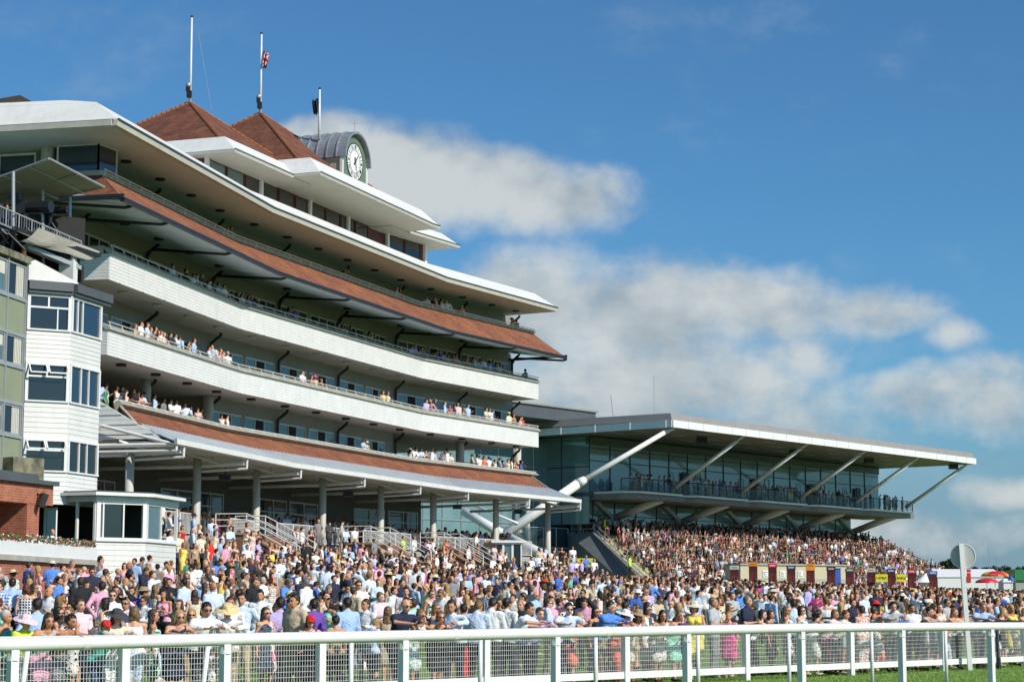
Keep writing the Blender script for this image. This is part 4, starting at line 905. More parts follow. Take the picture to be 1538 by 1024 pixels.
# ================================================================ modern steel and glass grandstand
MA = atz(1009.7, 640.6, 17.65); MBp = atz(1464.6, 696.3, 17.65); fM = Frame(MA, MBp-MA); LM = (MBp-MA).length
ms = empty('modern_grandstand', 'modern glass and steel grandstand with a cantilever roof on raking struts', 'grandstand', fM.P(30, -12, 1.75))
def Pm(t, o, z): return Vector(fM.P(t, o, z))
def K2(mb, name, mats, smooth=False): return keep(mb.build(name, mats, None, smooth), ms)
# roof: white edge beam, grey fascia above, soffit with joints
mb = MB(); Z0 = 17.65
mb.hexa([Pm(0, 0, Z0), Pm(LM, 0, Z0), Pm(LM, -22, Z0+.25), Pm(0, -22, Z0+.25), Pm(0, 0, Z0+.2), Pm(LM, 0, Z0+.2), Pm(LM, -22, Z0+.5), Pm(0, -22, Z0+.5)])
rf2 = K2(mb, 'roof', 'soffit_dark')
mb = MB()
for a, b in ((Pm(-.02, .06, 0), Pm(LM+.02, .06, 0)), (Pm(-.06, .0, 0), Pm(-.06, -22, 0)), (Pm(LM+.06, 0, 0), Pm(LM+.06, -14, 0))):
    mb.bar((a.x, a.y, Z0+.28), (b.x, b.y, Z0+.28 if b is not None else 0), .12, .66)
for t in [i*LM/25 for i in range(26)]: c = Pm(t, .13, 0); mb.bar((c.x, c.y, Z0-.05), (c.x, c.y, Z0+.62), .05, .07)
for o in range(0, 20, 4): c = Pm(-.13, -o-.6, 0); mb.bar((c.x, c.y, Z0-.05), (c.x, c.y, Z0+.62), .07, .05)
keep2(mb.build('edge_beam', 'white_paint'), rf2)
mb = MB(); mb.hexa([Pm(.0, -.05, Z0+.62), Pm(LM, -.05, Z0+.62), Pm(LM, -22, Z0+.75), Pm(.0, -22, Z0+.75), Pm(.25, -.35, Z0+1.28), Pm(LM-.2, -.35, Z0+1.28), Pm(LM-.2, -22, Z0+1.5), Pm(.25, -22, Z0+1.5)])
keep2(mb.build('upper_fascia', 'roof_grey'), rf2)
mb = MB(); 
for t in range(2, int(LM), 6):
    for o in (-2.5, -5.5, -8.5): mb.bar(Pm(t, o, Z0+.02+.011*-o), Pm(t+2.2, o, Z0+.02+.011*-o), .12, .06)
keep2(mb.build('light_strip', 'white_paint'), rf2)
mb = MB(); fM.box(mb, -7, 6.0, -23.5, -13, Z0+1.3, Z0+2.5); K2(mb, 'plant_room', 'grey_panel')
mb = MB(); fM.box(mb, -7.3, 6.2, -23.8, -12.8, Z0+2.5, Z0+2.66); K2(mb, 'plant_room_cap', 'roof_grey')
mb = MB()
for z in (1.7, 2.2): mb.bar(Pm(6.1, -13, Z0+z), Pm(18, -13.5, Z0+z-.3), .05, .05)
for t in (8, 10, 12, 14, 16, 18): mb.bar(Pm(t, -13.3, Z0+1.3), Pm(t, -13.3, Z0+2.2-.025*t), .05, .05)
mb.tube(Pm(10.5, -14, Z0+1.4), Pm(9.9, -14, Z0+4.6), .035); mb.tube(Pm(17.5, -14, Z0+1.4), Pm(17.5, -14, Z0+7.2), .03)
K2(mb, 'roof_rail', 'steel')
# glass fronts: upper level (offset -12.5), lower level (-15), end wall
def glazed(t0, t1, o, z0, z1, step, name, hz=(), m='glass_teal', side=False):
    n = max(1, round((t1-t0)/step)); w = (t1-t0)/n
    for i in range(n):
        a, b = t0+i*w, t0+(i+1)*w; mb = MB()
        q = (lambda u, zz, d: Pm(u, o+d, zz)) if not side else (lambda u, zz, d: Pm(o-d, u, zz))
        mb.quad(q(a, z0, 0), q(b, z0, 0), q(b, z1, 0), q(a, z1, 0)); p_ = K2(mb, 'glass_panel', m)
        mb = MB()
        mb.bar(q(a, z0, .04), q(a, z1, .04), .09, .09)
        for zz in hz: mb.bar(q(a+.05, zz, .04), q(b-.05, zz, .04), .07, .07)
        keep2(mb.build('mullion', 'black_metal'), p_)
G0_ = 4.2
glazed(G0_, LM, -12.5, 12.4, Z0+.05, 3.35, 'glass', (15.4, 16.6), 'glass_sky' if 'glass_sky' in MATS else 'glass_blue')
glazed(G0_+.5, LM-2, -15.2, 8.3, 12.0, 3.6, 'glass', (10.4,), 'glass_blue')
glazed(-22.5, -12.5, G0_, 9.3, Z0+.1, 3.3, 'glass', (12.0, 14.8), 'glass_teal', True)
glazed(-22.5, -12.5, LM, 12.4, Z0+.05, 3.3, 'glass', (15.4,), 'glass_teal', True)
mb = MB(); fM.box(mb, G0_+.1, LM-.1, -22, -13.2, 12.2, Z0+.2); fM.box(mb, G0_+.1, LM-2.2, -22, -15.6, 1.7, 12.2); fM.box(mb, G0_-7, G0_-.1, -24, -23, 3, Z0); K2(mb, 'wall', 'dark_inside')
mb = MB(); fM.box(mb, G0_, LM, -15.2, -12.3, 12.0, 12.35); fM.box(mb, G0_, LM, -12.9, -12.35, 16.9, Z0); K2(mb, 'floor_edge', 'grey_panel')
# open doors on the gallery
for t in (19, 32.5, 44.5, 55):
    mb = MB()
    for d in (0, .9): mb.bar(Pm(t+d, -11.6, 12.45), Pm(t+d, -11.6, 15.0), .08, .08); mb.bar(Pm(t+d+2.3, -11.6, 12.45), Pm(t+d+2.3, -11.6, 15.0), .08, .08)
    for zz in (12.5, 15.0): mb.bar(Pm(t, -11.6, zz), Pm(t+.9, -11.6, zz), .08, .08); mb.bar(Pm(t+2.3, -11.6, zz), Pm(t+3.2, -11.6, zz), .08, .08)
    fM.box(mb, t+.9, t+2.3, -12.4, -12.3, 12.45, 15.0); K2(mb, 'door', 'black_metal')
# gallery: saw-tooth slab edges with glass balustrades
BAYS = [(4.6, 13.6), (14.6, 25.6), (26.6, 37.6), (38.6, 49.6), (50.6, LM)]
for a, b in BAYS:
    o0, o1 = -8.9, -7.7
    mb = MB(); mb.prism([tuple(Pm(a, -12.4, 0)[:2]), tuple(Pm(a, o0, 0)[:2]), tuple(Pm(a+1.4, o1, 0)[:2]), tuple(Pm(b, o1-.3, 0)[:2]), tuple(Pm(b, -12.4, 0)[:2])], 12.16, 12.35)
    g = K2(mb, 'gallery', 'white_metal')
    mb = MB(); mb.prism([tuple(Pm(a, -15.1, 0)[:2]), tuple(Pm(a, o0-.3, 0)[:2]), tuple(Pm(a+1.4, o1-.4, 0)[:2]), tuple(Pm(b+1, o1-.7, 0)[:2]), tuple(Pm(b+1, -15.1, 0)[:2])], 11.65, 12.15); keep2(mb.build('gallery_soffit', 'soffit_dark'), g)
    mb = MB(); n = 7; pts = [Pm(a+1.4+(b-a-1.4)*i/n, o1-.1-.3*i/n, 12.4) for i in range(n+1)]; pts = [Pm(a+.1, o0-.2, 12.4)]+pts
    up = Vector((0, 0, 1.15))
    for p_ in pts: mb.bar(p_, p_+up, .09, .09)
    mb.path([p_+up for p_ in pts], .04, 6); keep2(mb.build('balustrade', 'black_metal'), g)
    mb = MB()
    for p_, q_ in zip(pts[:-1], pts[1:]): mb.quad(p_+Vector((0, 0, .05)), q_+Vector((0, 0, .05)), q_+up*.93, p_+up*.93)
    keep2(mb.build('balustrade_glass', 'glass_rail'), g)
# struts
for i in range(6):
    tt = [.8, 12.8, 24.8, 36.8, 48.8, LM-.9][i]; top = Pm(tt, -.35, Z0+.05)
    if i == 0:
        nd = aty(757, 803, 150.0)
        nd = aty(757, 803, 176.0); a_ = aty(868, 726, 179.0); mb = MB(); mb.tube(nd, a_, .44, .43, 16); mb.tube(a_, top, .26, .21, 14); mb.tube(a_-Vector((0, 0, .0)), a_+(top-a_).normalized()*.8, .48, .32, 14)
        s_ = K2(mb, 'strut', 'white_metal', True); mb = MB(); l0 = aty(697, 768, 178.5); l1 = aty(852, 851, 172.0); mb.tube(nd, l0, .42, .40, 14); mb.tube(nd, l1, .42, .44, 14); mb.tube(l0+Vector((.8, 0, .6)), nd+Vector((1.2, 0, 1.0)), .12, .12); keep2(mb.build('leg', 'white_metal', None, True), s_)
        continue
    nd = Pm(tt-1.2, -15.0, 10.1); e = Pm(tt-.4, -8.3, 12.6+(Z0-12.6)*.05)
    mb = MB(); mb.tube(e, top-(top-e).normalized()*.9, .21, .18, 12); mb.tube(top-(top-e).normalized()*.9, top, .13, .13, 8); st_ = K2(mb, 'strut', 'white_metal', True)
    mb = MB(); g_ = Pm(tt-.6, -9.6, 11.9); mb.tube(nd, g_, .36, .42, 12); mb.tube(nd, Pm(tt-4.6, -15, 12.0), .22, .22, 10); mb.tube(nd-Vector((0, 0, .7)), nd+Vector((0, 0, .1)), .12, .45, 10); keep2(mb.build('lower_bracket', 'white_metal', None, True), st_)
for t, o in ((11, -4), (30, -5), (46, -5), (60.5, -2)):
    mb = MB(); c = Pm(t, o, Z0-.35); mb.box(c.x-.5, c.x+.5, c.y-.35, c.y+.35, c.z-.25, c.z+.3); K2(mb, 'speaker', 'black_metal')
# terrace seating
TT0, TT1 = 4.8, LM; NR = 15
mb = MB(); top_z = 8.3; o_top = -12.6; rise = (8.3-2.3)/NR; run = 13.5/NR
pts = [(-15.2, top_z), (o_top, top_z)]; 
for i in range(NR): pts += [(o_top+(i+1)*run if False else o_top+i*run, top_z-i*rise), (o_top+i*run, top_z-(i+1)*rise), ]
pts = [(-15.2, top_z)]+[p_ for i in range(NR) for p_ in ((o_top+i*run, top_z-i*rise), (o_top+i*run+.001, top_z-(i+1)*rise))]+[(o_top+NR*run, top_z-NR*rise), (o_top+NR*run, 1.0), (-15.2, 1.0)]
FL = lambda o: TT0-7.8*min(1, max(0, (o-o_top)/13.5))
k0 = mb.vs([Pm(FL(o), o, z) for o, z in pts]); k1 = mb.vs([Pm(TT1, o, z) for o, z in pts]); n = len(pts)
for i in range(n): j = (i+1) % n; mb.face((k0+i, k1+i, k1+j, k0+j))
mb.face([k1+i for i in range(n)][::-1]); mb.face([k0+i for i in range(n)]); tr_ = K2(mb, 'terrace', 'step_yellow')
mb = MB(); k0 = mb.vs([Pm(TT0-.3, o_top-2.8, top_z+.15), Pm(TT0-.3, o_top+.2, top_z+.15), Pm(TT0-8.4, o_top+14, 1.9), Pm(TT0-8.4, o_top+14, .5), Pm(TT0-.3, o_top-2.8, .5)]); k1 = mb.vs([Pm(TT0, o_top-2.8, top_z+.15), Pm(TT0, o_top+.2, top_z+.15), Pm(TT0-8.1, o_top+14, 1.9), Pm(TT0-8.1, o_top+14, .5), Pm(TT0, o_top-2.8, .5)])
mb.face([k0+i for i in range(5)][::-1]); mb.face([k1+i for i in range(5)])
for i in range(5): j = (i+1) % 5; mb.face((k0+i, k0+j, k1+j, k1+i))
sw = K2(mb, 'side_wall', 'podium_grey'); mb = MB(); mb.bar(Pm(TT0-.2, o_top+.2, top_z+.2), Pm(TT0-8.2, o_top+14, 1.95), .35, .12); keep2(mb.build('coping', 'steel'), sw)
for t, t_e in ((TT0, TT0-7.8), (TT1, TT1)):
    mb = MB()
    for hh in (.55, 1.05): mb.path([Pm(t, o_top-2.6, top_z+hh), Pm(t, o_top+.2, top_z+hh), Pm(t_e, o_top+13.5, 2.0+hh)], .045, 6)
    for i in range(7): p_ = Pm(t+(t_e-t)*i*2.2/13.5, o_top+.2+2.2*i, top_z-i*2.2*.455); mb.tube(p_, p_+Vector((0, 0, 1.1)), .04, .04, 6)
    K2(mb, 'side_railing', 'steel')
# crush barriers on the terrace
for row in (2, 6, 9, 12):
    o = o_top+row*run-.15; z = top_z-row*rise; t = TT0+2+row*.4
    while t < TT1-4:
        L = 7.5; mb = MB()
        for hh in (.55, 1.05): mb.tube(Pm(t, o, z+hh), Pm(t+L, o, z+hh), .035, .035, 6)
        for i in range(5): p_ = Pm(t+L*i/4, o, z); mb.tube(p_, p_+Vector((0, 0, 1.05)), .035, .035, 6)
        K2(mb, 'crush_barrier', 'steel'); t += L+1.3
# podium at the near end: grey panels, glass balustrade and glazing under the end wall
mb = MB(); fM.box(mb, -6.5, TT0-.35, -16.5, -15.2, .5, 7.0); fM.box(mb, -6.5, TT0-.35, -24, -16.5, .5, 7.2)
pd = K2(mb, 'podium', 'podium_grey'); mb = MB()
for t in (-5.5, -1.5, 2.6): mb.bar(Pm(t, -15.15, 1.5), Pm(t, -15.15, 7.0), .12, .1)
mb.bar(Pm(-6.5, -15.12, 7.0), Pm(TT0-.3, -15.12, 7.0), .1, .14); mb.bar(Pm(-6.5, -15.12, 4.4), Pm(TT0-.3, -15.12, 4.4), .1, .12); keep2(mb.build('panel_joint', 'steel'), pd)
mb = MB(); 
for t in (-5.5, -3.5, -1.5, .6, 2.6, 4.5): mb.bar(Pm(t, -15.3, 7.1), Pm(t, -15.3, 8.9), .06, .06)
mb.bar(Pm(-6.5, -15.3, 8.9), Pm(4.5, -15.3, 8.9), .06, .06); keep2(mb.build('balustrade', 'steel'), pd)
mb = MB(); mb.quad(Pm(-6.5, -15.32, 7.1), Pm(4.5, -15.32, 7.1), Pm(4.5, -15.32, 8.8), Pm(-6.5, -15.32, 8.8)); keep2(mb.build('balustrade_glass', 'glass_rail'), pd)
for i in range(8):
    mb = MB(); a, b = -17.1+2.7*i, -17.1+2.7*(i+1); mb.quad(Pm(a, -17.5, 7.2), Pm(b, -17.5, 7.2), Pm(b, -17.5, 17.4), Pm(a, -17.5, 17.4)); p_ = K2(mb, 'glass_panel', 'glass_teal'); mb = MB(); mb.bar(Pm(a, -17.45, 7.2), Pm(a, -17.45, 17.4), .08, .08)
    for zz in (9.3, 12, 14.8): mb.bar(Pm(a, -17.45, zz), Pm(b, -17.45, zz), .07, .07)
    keep2(mb.build('mullion', 'steel'), p_)
mb = MB(); c = Pm(-1.2, -15.8, 7); mb.tube(c, c+Vector((0, 0, 7)), .22, .22, 12); K2(mb, 'column', 'white_metal', True)

# ================================================================ smaller things beyond the lawn
def thing(name, label, cat, loc, group=None): return empty(name, label, cat, loc, group)
# white control kiosk below the end of the old stand
c = aty(762, 850, 130.0); kz = 1.7; kk = empty('control_kiosk', 'small white timber control kiosk with windows at the foot of the stands', 'kiosk', (c.x, c.y, kz))
u0 = aty(742, 850, 130).x; u1 = aty(784, 850, 130).x; fK = Frame((u0, 130), (1, .15)); LK = u1-u0
mb = MB(); fK.box(mb, 0, LK, -2.4, 0, kz, 3.9); fK.box(mb, 0, LK, -2.4, -2.2, 3.9, 5.6)
for i in range(9): fK.box(mb, LK*i/9, LK*i/9+.02, 0, .02, kz, 3.85)
K(mb, 'wall', 'white_board', kk); mb = MB(); fK.box(mb, -.2, LK+.2, -2.6, .2, 5.6, 5.75); K(mb, 'roof', 'white_paint', kk)
for i in range(3):
    mb = MB(); a, b = LK*i/3, LK*(i+1)/3
    for uu in (a, b-.07): fK.box(mb, uu, uu+.07, -.08, .04, 3.9, 5.6)
    fK.box(mb, a+.07, b-.07, -.08, .03, 3.9, 4.0); fK.box(mb, a+.07, b-.07, -.08, .03, 5.5, 5.6); w_ = K(mb, 'window', 'white_paint', kk)
    mb = MB(); fK.box(mb, a+.07, b-.07, -.05, -.02, 4.0, 5.5); keep2(mb.build('pane', 'glass_dark' if i != 1 else 'glass_pale'), w_)
def banner(x0, x1, y0, y1, Y, label, marks, dark='text_red'):
    a = aty(x0, y0, Y); b = aty(x1, y1, Y); o = empty('banner', label, 'banner', ((a.x+b.x)/2, Y, b.z)); mb = MB(); mb.box(a.x, b.x, Y-.03, Y+.03, b.z, a.z); K(mb, 'sheet', 'yellow', o)
    mb = MB(); H = a.z-b.z; W_ = b.x-a.x; x = a.x+W_*.08; rs = random.Random(int(x0))
    while x < b.x-W_*.08:
        w = W_*rs.uniform(.012, .03); h0 = rs.uniform(.25, .42); h1 = rs.uniform(.5, .72); mb.box(x, x+w, Y-.045, Y-.031, b.z+H*h0, b.z+H*h1)
        if rs.random() < .5: mb.box(x, x+w*1.8, Y-.045, Y-.0312, b.z+H*(h1-.07), b.z+H*h1)
        x += w*1.9+(W_*.03 if rs.random() < .15 else 0)
    K(mb, 'lettering', dark, o)
    mb = MB(); mb.tube((a.x, Y+.05, kz), (a.x, Y+.05, a.z), .03); mb.tube((b.x, Y+.05, kz), (b.x, Y+.05, a.z), .03); K(mb, 'pole', 'steel', o)
banner(848, 891, 838, 851, 146, 'wide yellow banner with faded lettering beside the grey terrace wall', 1)
banner(1315, 1333, 862, 873, 163, 'yellow banner with dark lettering, left one of the pair between boards', 1, 'text_dark')
banner(1346, 1361, 862, 873, 163.5, 'yellow banner with dark lettering, right one of the pair between boards', 1, 'text_dark')
# cream tote wall with posters
YK = 174.0; a = aty(1112, 848, YK); b = aty(1272, 848, YK+5)
fT2 = Frame((a.x, YK), (b.x-a.x, 5)); LT = math.hypot(b.x-a.x, 5)
tt_ = empty('betting_kiosk', 'long cream flat roofed betting kiosk behind the bookmakers', 'kiosk', (a.x, YK, 1.75)); mb = MB(); fT2.box(mb, 0, LT, -2.5, 0, 1.7, a.z); K(mb, 'wall', 'kiosk_cream', tt_)
mb = MB(); fT2.box(mb, -.1, LT+.1, -2.6, .12, a.z, a.z+.12); K(mb, 'roof', 'concrete', tt_)
mb = MB(); fT2.box(mb, .1, LT-.1, .0, .03, 1.7, a.z-1.15); K(mb, 'plinth', 'kiosk_grey', tt_)
for u in (.22, .38, .545):
    mb = MB(); x = LT*(u-.0); fT2.box(mb, x-.2, x+.35, .03, .05, a.z-1.05, a.z-.45); q_ = K(mb, 'poster', 'clock_white', tt_); mb = MB(); rs = random.Random(int(u*100))
    for r_ in range(4): fT2.box(mb, x-.14, x-.14+rs.uniform(.2, .42), .05, .055, a.z-.95+r_*.11, a.z-.90+r_*.11)
    keep2(mb.build('print', 'grey_panel'), q_)
# bookmakers' boards
BKS = [(1103, 849, 'sign_back', 'pale grey'), (1131, 844, 'orange', 'orange'), (1160, 846, 'red', 'bright red'), (1188, 849, 'navy', 'slate blue'), (1217, 846, 'orange', 'deep orange'), (1248, 851, 'board_maroon', 'plain maroon'), (1276, 853, 'grey_panel', 'dark grey'), (1308, 853, 'sign_back', 'silver grey'), (1338, 854, 'flag_blue', 'dark navy'), (1369, 855, 'red', 'scarlet'), (1401, 857, 'blue', 'royal blue')]
for i, (x, y, m_, cn_) in enumerate(BKS):
    Y = 158.0+i*.8; p_ = aty(x, y, Y); w = .33; zt = p_.z; g0 = gz(p_.x, Y)
    near = ['beyond the crowd right of the terrace foot', 'in front of the cream kiosk at its left end', 'between the first two posters on the cream kiosk', 'between the second and third kiosk posters', 'right of the last poster on the cream kiosk', 'beside the blue box', 'just past the right end of the cream kiosk', 'left of the first yellow banner', 'between the two yellow banners', 'right of the second yellow banner', 'right of the white parasol at the row end'][i]
    o = empty('bookmaker_board', f'bookmaker board with {cn_} top {near}', 'board', (p_.x, Y, g0), "bookmakers' boards in a row")
    mb = MB(); mb.box(p_.x-w, p_.x+w, Y-.05, Y+.07, g0+1.0, zt-.30); K(mb, 'display', 'board_maroon', o)
    mb = MB(); mb.box(p_.x-w-.03, p_.x+w+.03, Y-.09, Y+.09, zt-(.30 if i != 4 else .55), zt); hd = K(mb, 'header', m_, o)
    mb = MB()
    for j in range(7): xx = p_.x-w*.7+j*w*.2; mb.box(xx, xx+.04, Y-.1, Y-.091, zt-.2, zt-.1)
    keep2(mb.build('lettering', 'clock_white' if m_ not in ('sign_back', 'orange') else 'text_dark'), hd)
    mb = MB()
    for j in range(8): zz = g0+1.3+j*(zt-.5-g0-1.5)/8; mb.box(p_.x-w*.8, p_.x+w*random.uniform(-.1, .3), Y-.062, Y-.051, zz, zz+.07); mb.box(p_.x+w*.45, p_.x+w*.8, Y-.062, Y-.051, zz, zz+.07)
    keep2(mb.build('runner_list', 'dim_red'), o); mb = MB()
    for s_ in (-.4, .4): mb.tube((p_.x+s_, Y, g0), (p_.x+s_, Y, g0+1.1), .03)
    K(mb, 'stand_leg', 'steel', o)
bb = aty(1257, 870, 168); mb = MB(); mb.box(bb.x-.3, bb.x+.3, 167.8, 168.3, gz(bb.x, 168), bb.z+.9); mb.box(bb.x-.33, bb.x+.33, 167.75, 168.35, bb.z+.9, bb.z+.95); tag(mb.build('blue_box', 'blue'), 'upright royal blue box beside the plain maroon bookmaker board', 'box')
# parasols
def parasol(x, y, Y, r, mats, label, name='parasol', closed=False, tilt=0, n=8, text=False):
    c = aty(x, y, Y); g0 = gz(c.x, Y); o = empty(name, label, 'parasol', (c.x, Y, g0)); mb = MB(); mb.tube((c.x, Y, g0), (c.x, Y, c.z), .03, .03, 8); K(mb, 'pole', 'white_paint', o)
    mb = MB(); k_ = 5; hgt = r*.42 if not closed else r*1.2
    for i in range(n*2):
        a0, a1 = math.pi*i/n, math.pi*(i+1)/n
        for j in range(k_):
            def P_(a, s):
                dz_ = hgt*(1-math.cos(s*math.pi/2*.95)) if not closed else hgt*s; rr_ = r*math.sin(s*math.pi/2) if not closed else r*s; x_ = rr_*math.cos(a); y_ = rr_*math.sin(a)
                return (c.x+x_+tilt*dz_, Y+y_, c.z-dz_)
            if j == 0: mb.poly([P_(a0, 0), P_(a0, 1/k_), P_(a1, 1/k_)], (i//2) % len(mats))
            else: mb.quad(P_(a0, j/k_), P_(a0, (j+1)/k_), P_(a1, (j+1)/k_), P_(a1, j/k_), (i//2) % len(mats))
    K(mb, 'canopy', mats, o)
    if text:
        mb = MB()
        for j in range(9): xx = c.x-.7+j*.16; mb.box(xx, xx+.09, Y-r*.93, Y-r*.92, c.z-hgt*.72, c.z-hgt*.55)
        K(mb, 'lettering', 'text_red', o)
parasol(1494, 857, 175, 1.22, ['red', 'amber', 'red', 'red', 'amber', 'red', 'red', 'amber'], 'large red and yellow parasol in front of the white marquee', text=True)
parasol(1482, 868, 168, .98, ['red', 'red'], 'smaller plain red parasol under the red and yellow one'); parasol(1519, 864, 176, .35, ['blue'], 'furled blue parasol beside the green topped tent', closed=True)
parasol(1391, 860, 160, .62, ['tent_white', 'clock_white'], 'drooping white parasol between the scarlet and royal blue boards', closed=True, tilt=-.5)
# marquee, green tent, small white tent, red sign
def marquee(x0, x1, ytop, Y, dep, mats, label, ridge=.5, base=None):
    a = aty(x0, ytop, Y); b = aty(x1, ytop, Y); g0 = gz(a.x, Y)-.2; o = empty('marquee', label, 'marquee', ((a.x+b.x)/2, Y, g0)); mb = MB(); mb.box(a.x, b.x, Y, Y+dep, g0, a.z-ridge); K(mb, 'wall', mats[0], o)
    mb = MB(); k_ = mb.vs([(a.x-.1, Y-.1, a.z-ridge), (b.x+.1, Y-.1, a.z-ridge), (b.x+.1, Y+dep, a.z-ridge), (a.x-.1, Y+dep, a.z-ridge), (a.x+.3, Y+dep/2, a.z), (b.x-.3, Y+dep/2, a.z)])
    for f in ((0,1,5,4),(2,3,4,5),(0,4,3),(1,2,5)): mb.face([k_+i for i in f])
    K(mb, 'roof', mats[1], o); return o, a, b, g0
o, a, b, g0 = marquee(1408, 1512, 853, 205, 9, ('tent_white', 'tent_white'), 'long white marquee behind the crowd at the far right', .9)
mb = MB(); p_ = aty(1455, 862, 204.9); mb.box(p_.x-.2, p_.x+.22, 204.93, 204.97, p_.z-.8, p_.z+.15); mb.box(p_.x-.2, p_.x+.22, 204.93, 204.97, p_.z+.2, p_.z+.5); K(mb, 'red_sign', 'red', o)
o, a, b, g0 = marquee(1523, 1580, 855, 190, 4, ('kiosk_grey', 'green_tent'), 'green topped stall tent at the right edge', .05); mb = MB(); mb.box(a.x, b.x, 189.8, 189.95, a.z-1.0, a.z); mb.tube((a.x, 189.7, g0), (a.x, 189.7, a.z), .06); K(mb, 'valance', 'green_tent', o)
o, a, b, g0 = marquee(1507, 1521, 868, 182, 2, ('tent_white', 'tent_white'), 'small white peaked tent right of the parasols', .35)
# masts
for x, y0, y1, lb in ((1485, 822, 848, 'taller thin white mast on the far skyline'), (1497, 836, 850, 'shorter thin mast right of the taller one on the skyline')):
    t_ = aty(x, y0, 320); b_ = aty(x, y1+10, 320); mb = MB(); mb.tube((t_.x, 320, 1.7), (t_.x, 320, t_.z-1.2), .05, .04, 6); mb.tube((t_.x, 320, t_.z-1.2), t_, .06, .05, 6, 0); tag(mb.build('mast', 'steel'), lb, 'mast')
# ================================================================ trees
def leafcloud(mb, blobs, nleaf, size, rs):
    for i in range(nleaf):
        c, r = blobs[rs.randrange(len(blobs))]; d = Vector((rs.gauss(0, 1), rs.gauss(0, 1), rs.gauss(0, 1))).normalized()*(rs.random()**.4); p_ = Vector(c)+Vector((d.x*r[0], d.y*r[1], d.z*r[2]))
        n = Vector((rs.gauss(0, 1), rs.gauss(0, 1), rs.gauss(0, 1))).normalized(); x = n.orthogonal().normalized(); y = n.cross(x); s = size*rs.uniform(.6, 1.4); mb.quad(p_-x*s, p_-y*s*.7, p_+x*s, p_+y*s*.7)
def tree(x, ytop, w, Y, label, group=None, m='tree_leaf', seed=1, nleaf=1600):
    rs = random.Random(seed); t_ = aty(x, ytop-4.5, Y); hw = w/2/FPX*Y; z0 = 1.75; H = t_.z-z0; o = empty('tree', label, 'tree', (t_.x, Y, z0), group); mb = MB(); mb.tube((t_.x, Y, z0), (t_.x, Y, z0+H*.6), H*.035, H*.015, 8)
    for i in range(5): an = rs.uniform(0, 6.28); mb.tube((t_.x, Y, z0+H*.35), (t_.x+math.cos(an)*hw*.6, Y+math.sin(an)*hw*.6, z0+H*rs.uniform(.5, .75)), H*.015, H*.006, 6)
    K(mb, 'trunk', 'bark', o); bl = []
    for i in range(16): an = rs.uniform(0, 6.28); rr = rs.uniform(.1, .75)*hw; zz = rs.uniform(.3, .86); rad = hw*rs.uniform(.25, .5)*(1.15-zz*.5); bl.append(((t_.x+math.cos(an)*rr*(1.2-zz*.6), Y+math.sin(an)*rr, z0+H*zz), (rad, rad, min(rad*.8, H*(1-zz)))))
    mb = MB(); leafcloud(mb, bl, nleaf, H*.03, rs); K(mb, 'crown', m, o)
tree(1427, 835, 42, 330, 'big dark rounded tree rising above the white marquee', seed=3, nleaf=3000)
tree(1465, 848, 26, 380, 'dark tree just right of the round signpost disc', seed=4)
hz = [(1480, 851, 24), (1496, 850, 22), (1511, 849, 24), (1524, 849, 22), (1536, 848, 26), (1553, 850, 26), (1400, 858, 26), (1388, 859, 24), (1450, 853, 22)]
lb = ['low tree behind the taller mast', 'low tree below the shorter mast', 'low tree above the red and yellow parasol', 'rounded tree left of the green stall tent', 'tree above the green stall tent', 'tree on the skyline at the right edge', 'low tree above the royal blue board', 'low tree at the foot of the terrace railing', 'low tree hidden by the round disc edge']
for i, (x, y, w) in enumerate(hz): tree(x, y, w*1.5, 560+i*13, lb[i], 'far trees on the skyline', 'tree_far', seed=10+i, nleaf=900)
mb = MB(); n = 60
for i in range(n):
    def hp(i): x = -300+i*(900)/n; return (x, 1500, 1.0), (x, 1500, 20+6*math.sin(i*.5)+3*math.sin(i*1.7)), (x, 2300, 24)
    a, b, c_ = hp(i); a2, b2, c2 = hp(i+1); mb.quad(a, a2, b2, b); mb.quad(b, b2, c2, c_)
tag(mb.build('hill', 'hill'), kind='structure')

# ================================================================ rails and fences at the front
N0 = Vector((-.24685*22, 22.0)); NS = Vector((.091509*22, .094444*22)); ND = NS.normalized(); NP = Vector((-ND.y, ND.x))
def npt(i, s=0, z=0): q = N0+NS*i+NP*s; return Vector((q.x, q.y, z))
railpx = [(-1, 972.5), (0, 967.8), (1, 959.6), (2, 954.5), (3, 950), (4, 946), (5, 942.8), (6, 941), (7, 940), (8.5, 939.8)]
def railz(i):
    xs_ = [a for a, b in railpx]; j = max(0, min(len(xs_)-2, sum(1 for a in xs_ if a <= i)-1)); a, b = railpx[j], railpx[j+1]
    yy_ = a[1]+(b[1]-a[1])*(i-a[0])/(b[0]-a[0]); q = npt(i); return aty(0, yy_, q.y).z
nr = empty('running_rail', 'thick white running rail on white posts nearest to the camera', 'rail', npt(3))
mb = MB(); prev = None; n = 12; st = [(-1.2+i*.25) for i in range(40)]
rows = []
for i in st:
    c = npt(i, 0, railz(i)); rows.append(mb.vs([c+Vector((NP.x, NP.y, 0))*(.080*math.cos(2*math.pi*j/16))+Vector((0, 0, .074*math.sin(2*math.pi*j/16))) for j in range(16)]))
for a, b in zip(rows[:-1], rows[1:]):
    for j in range(16): k_ = (j+1) % 16; mb.face((a+j, b+j, b+k_, a+k_))
K(mb, 'top_rail', 'white_paint', nr, True)
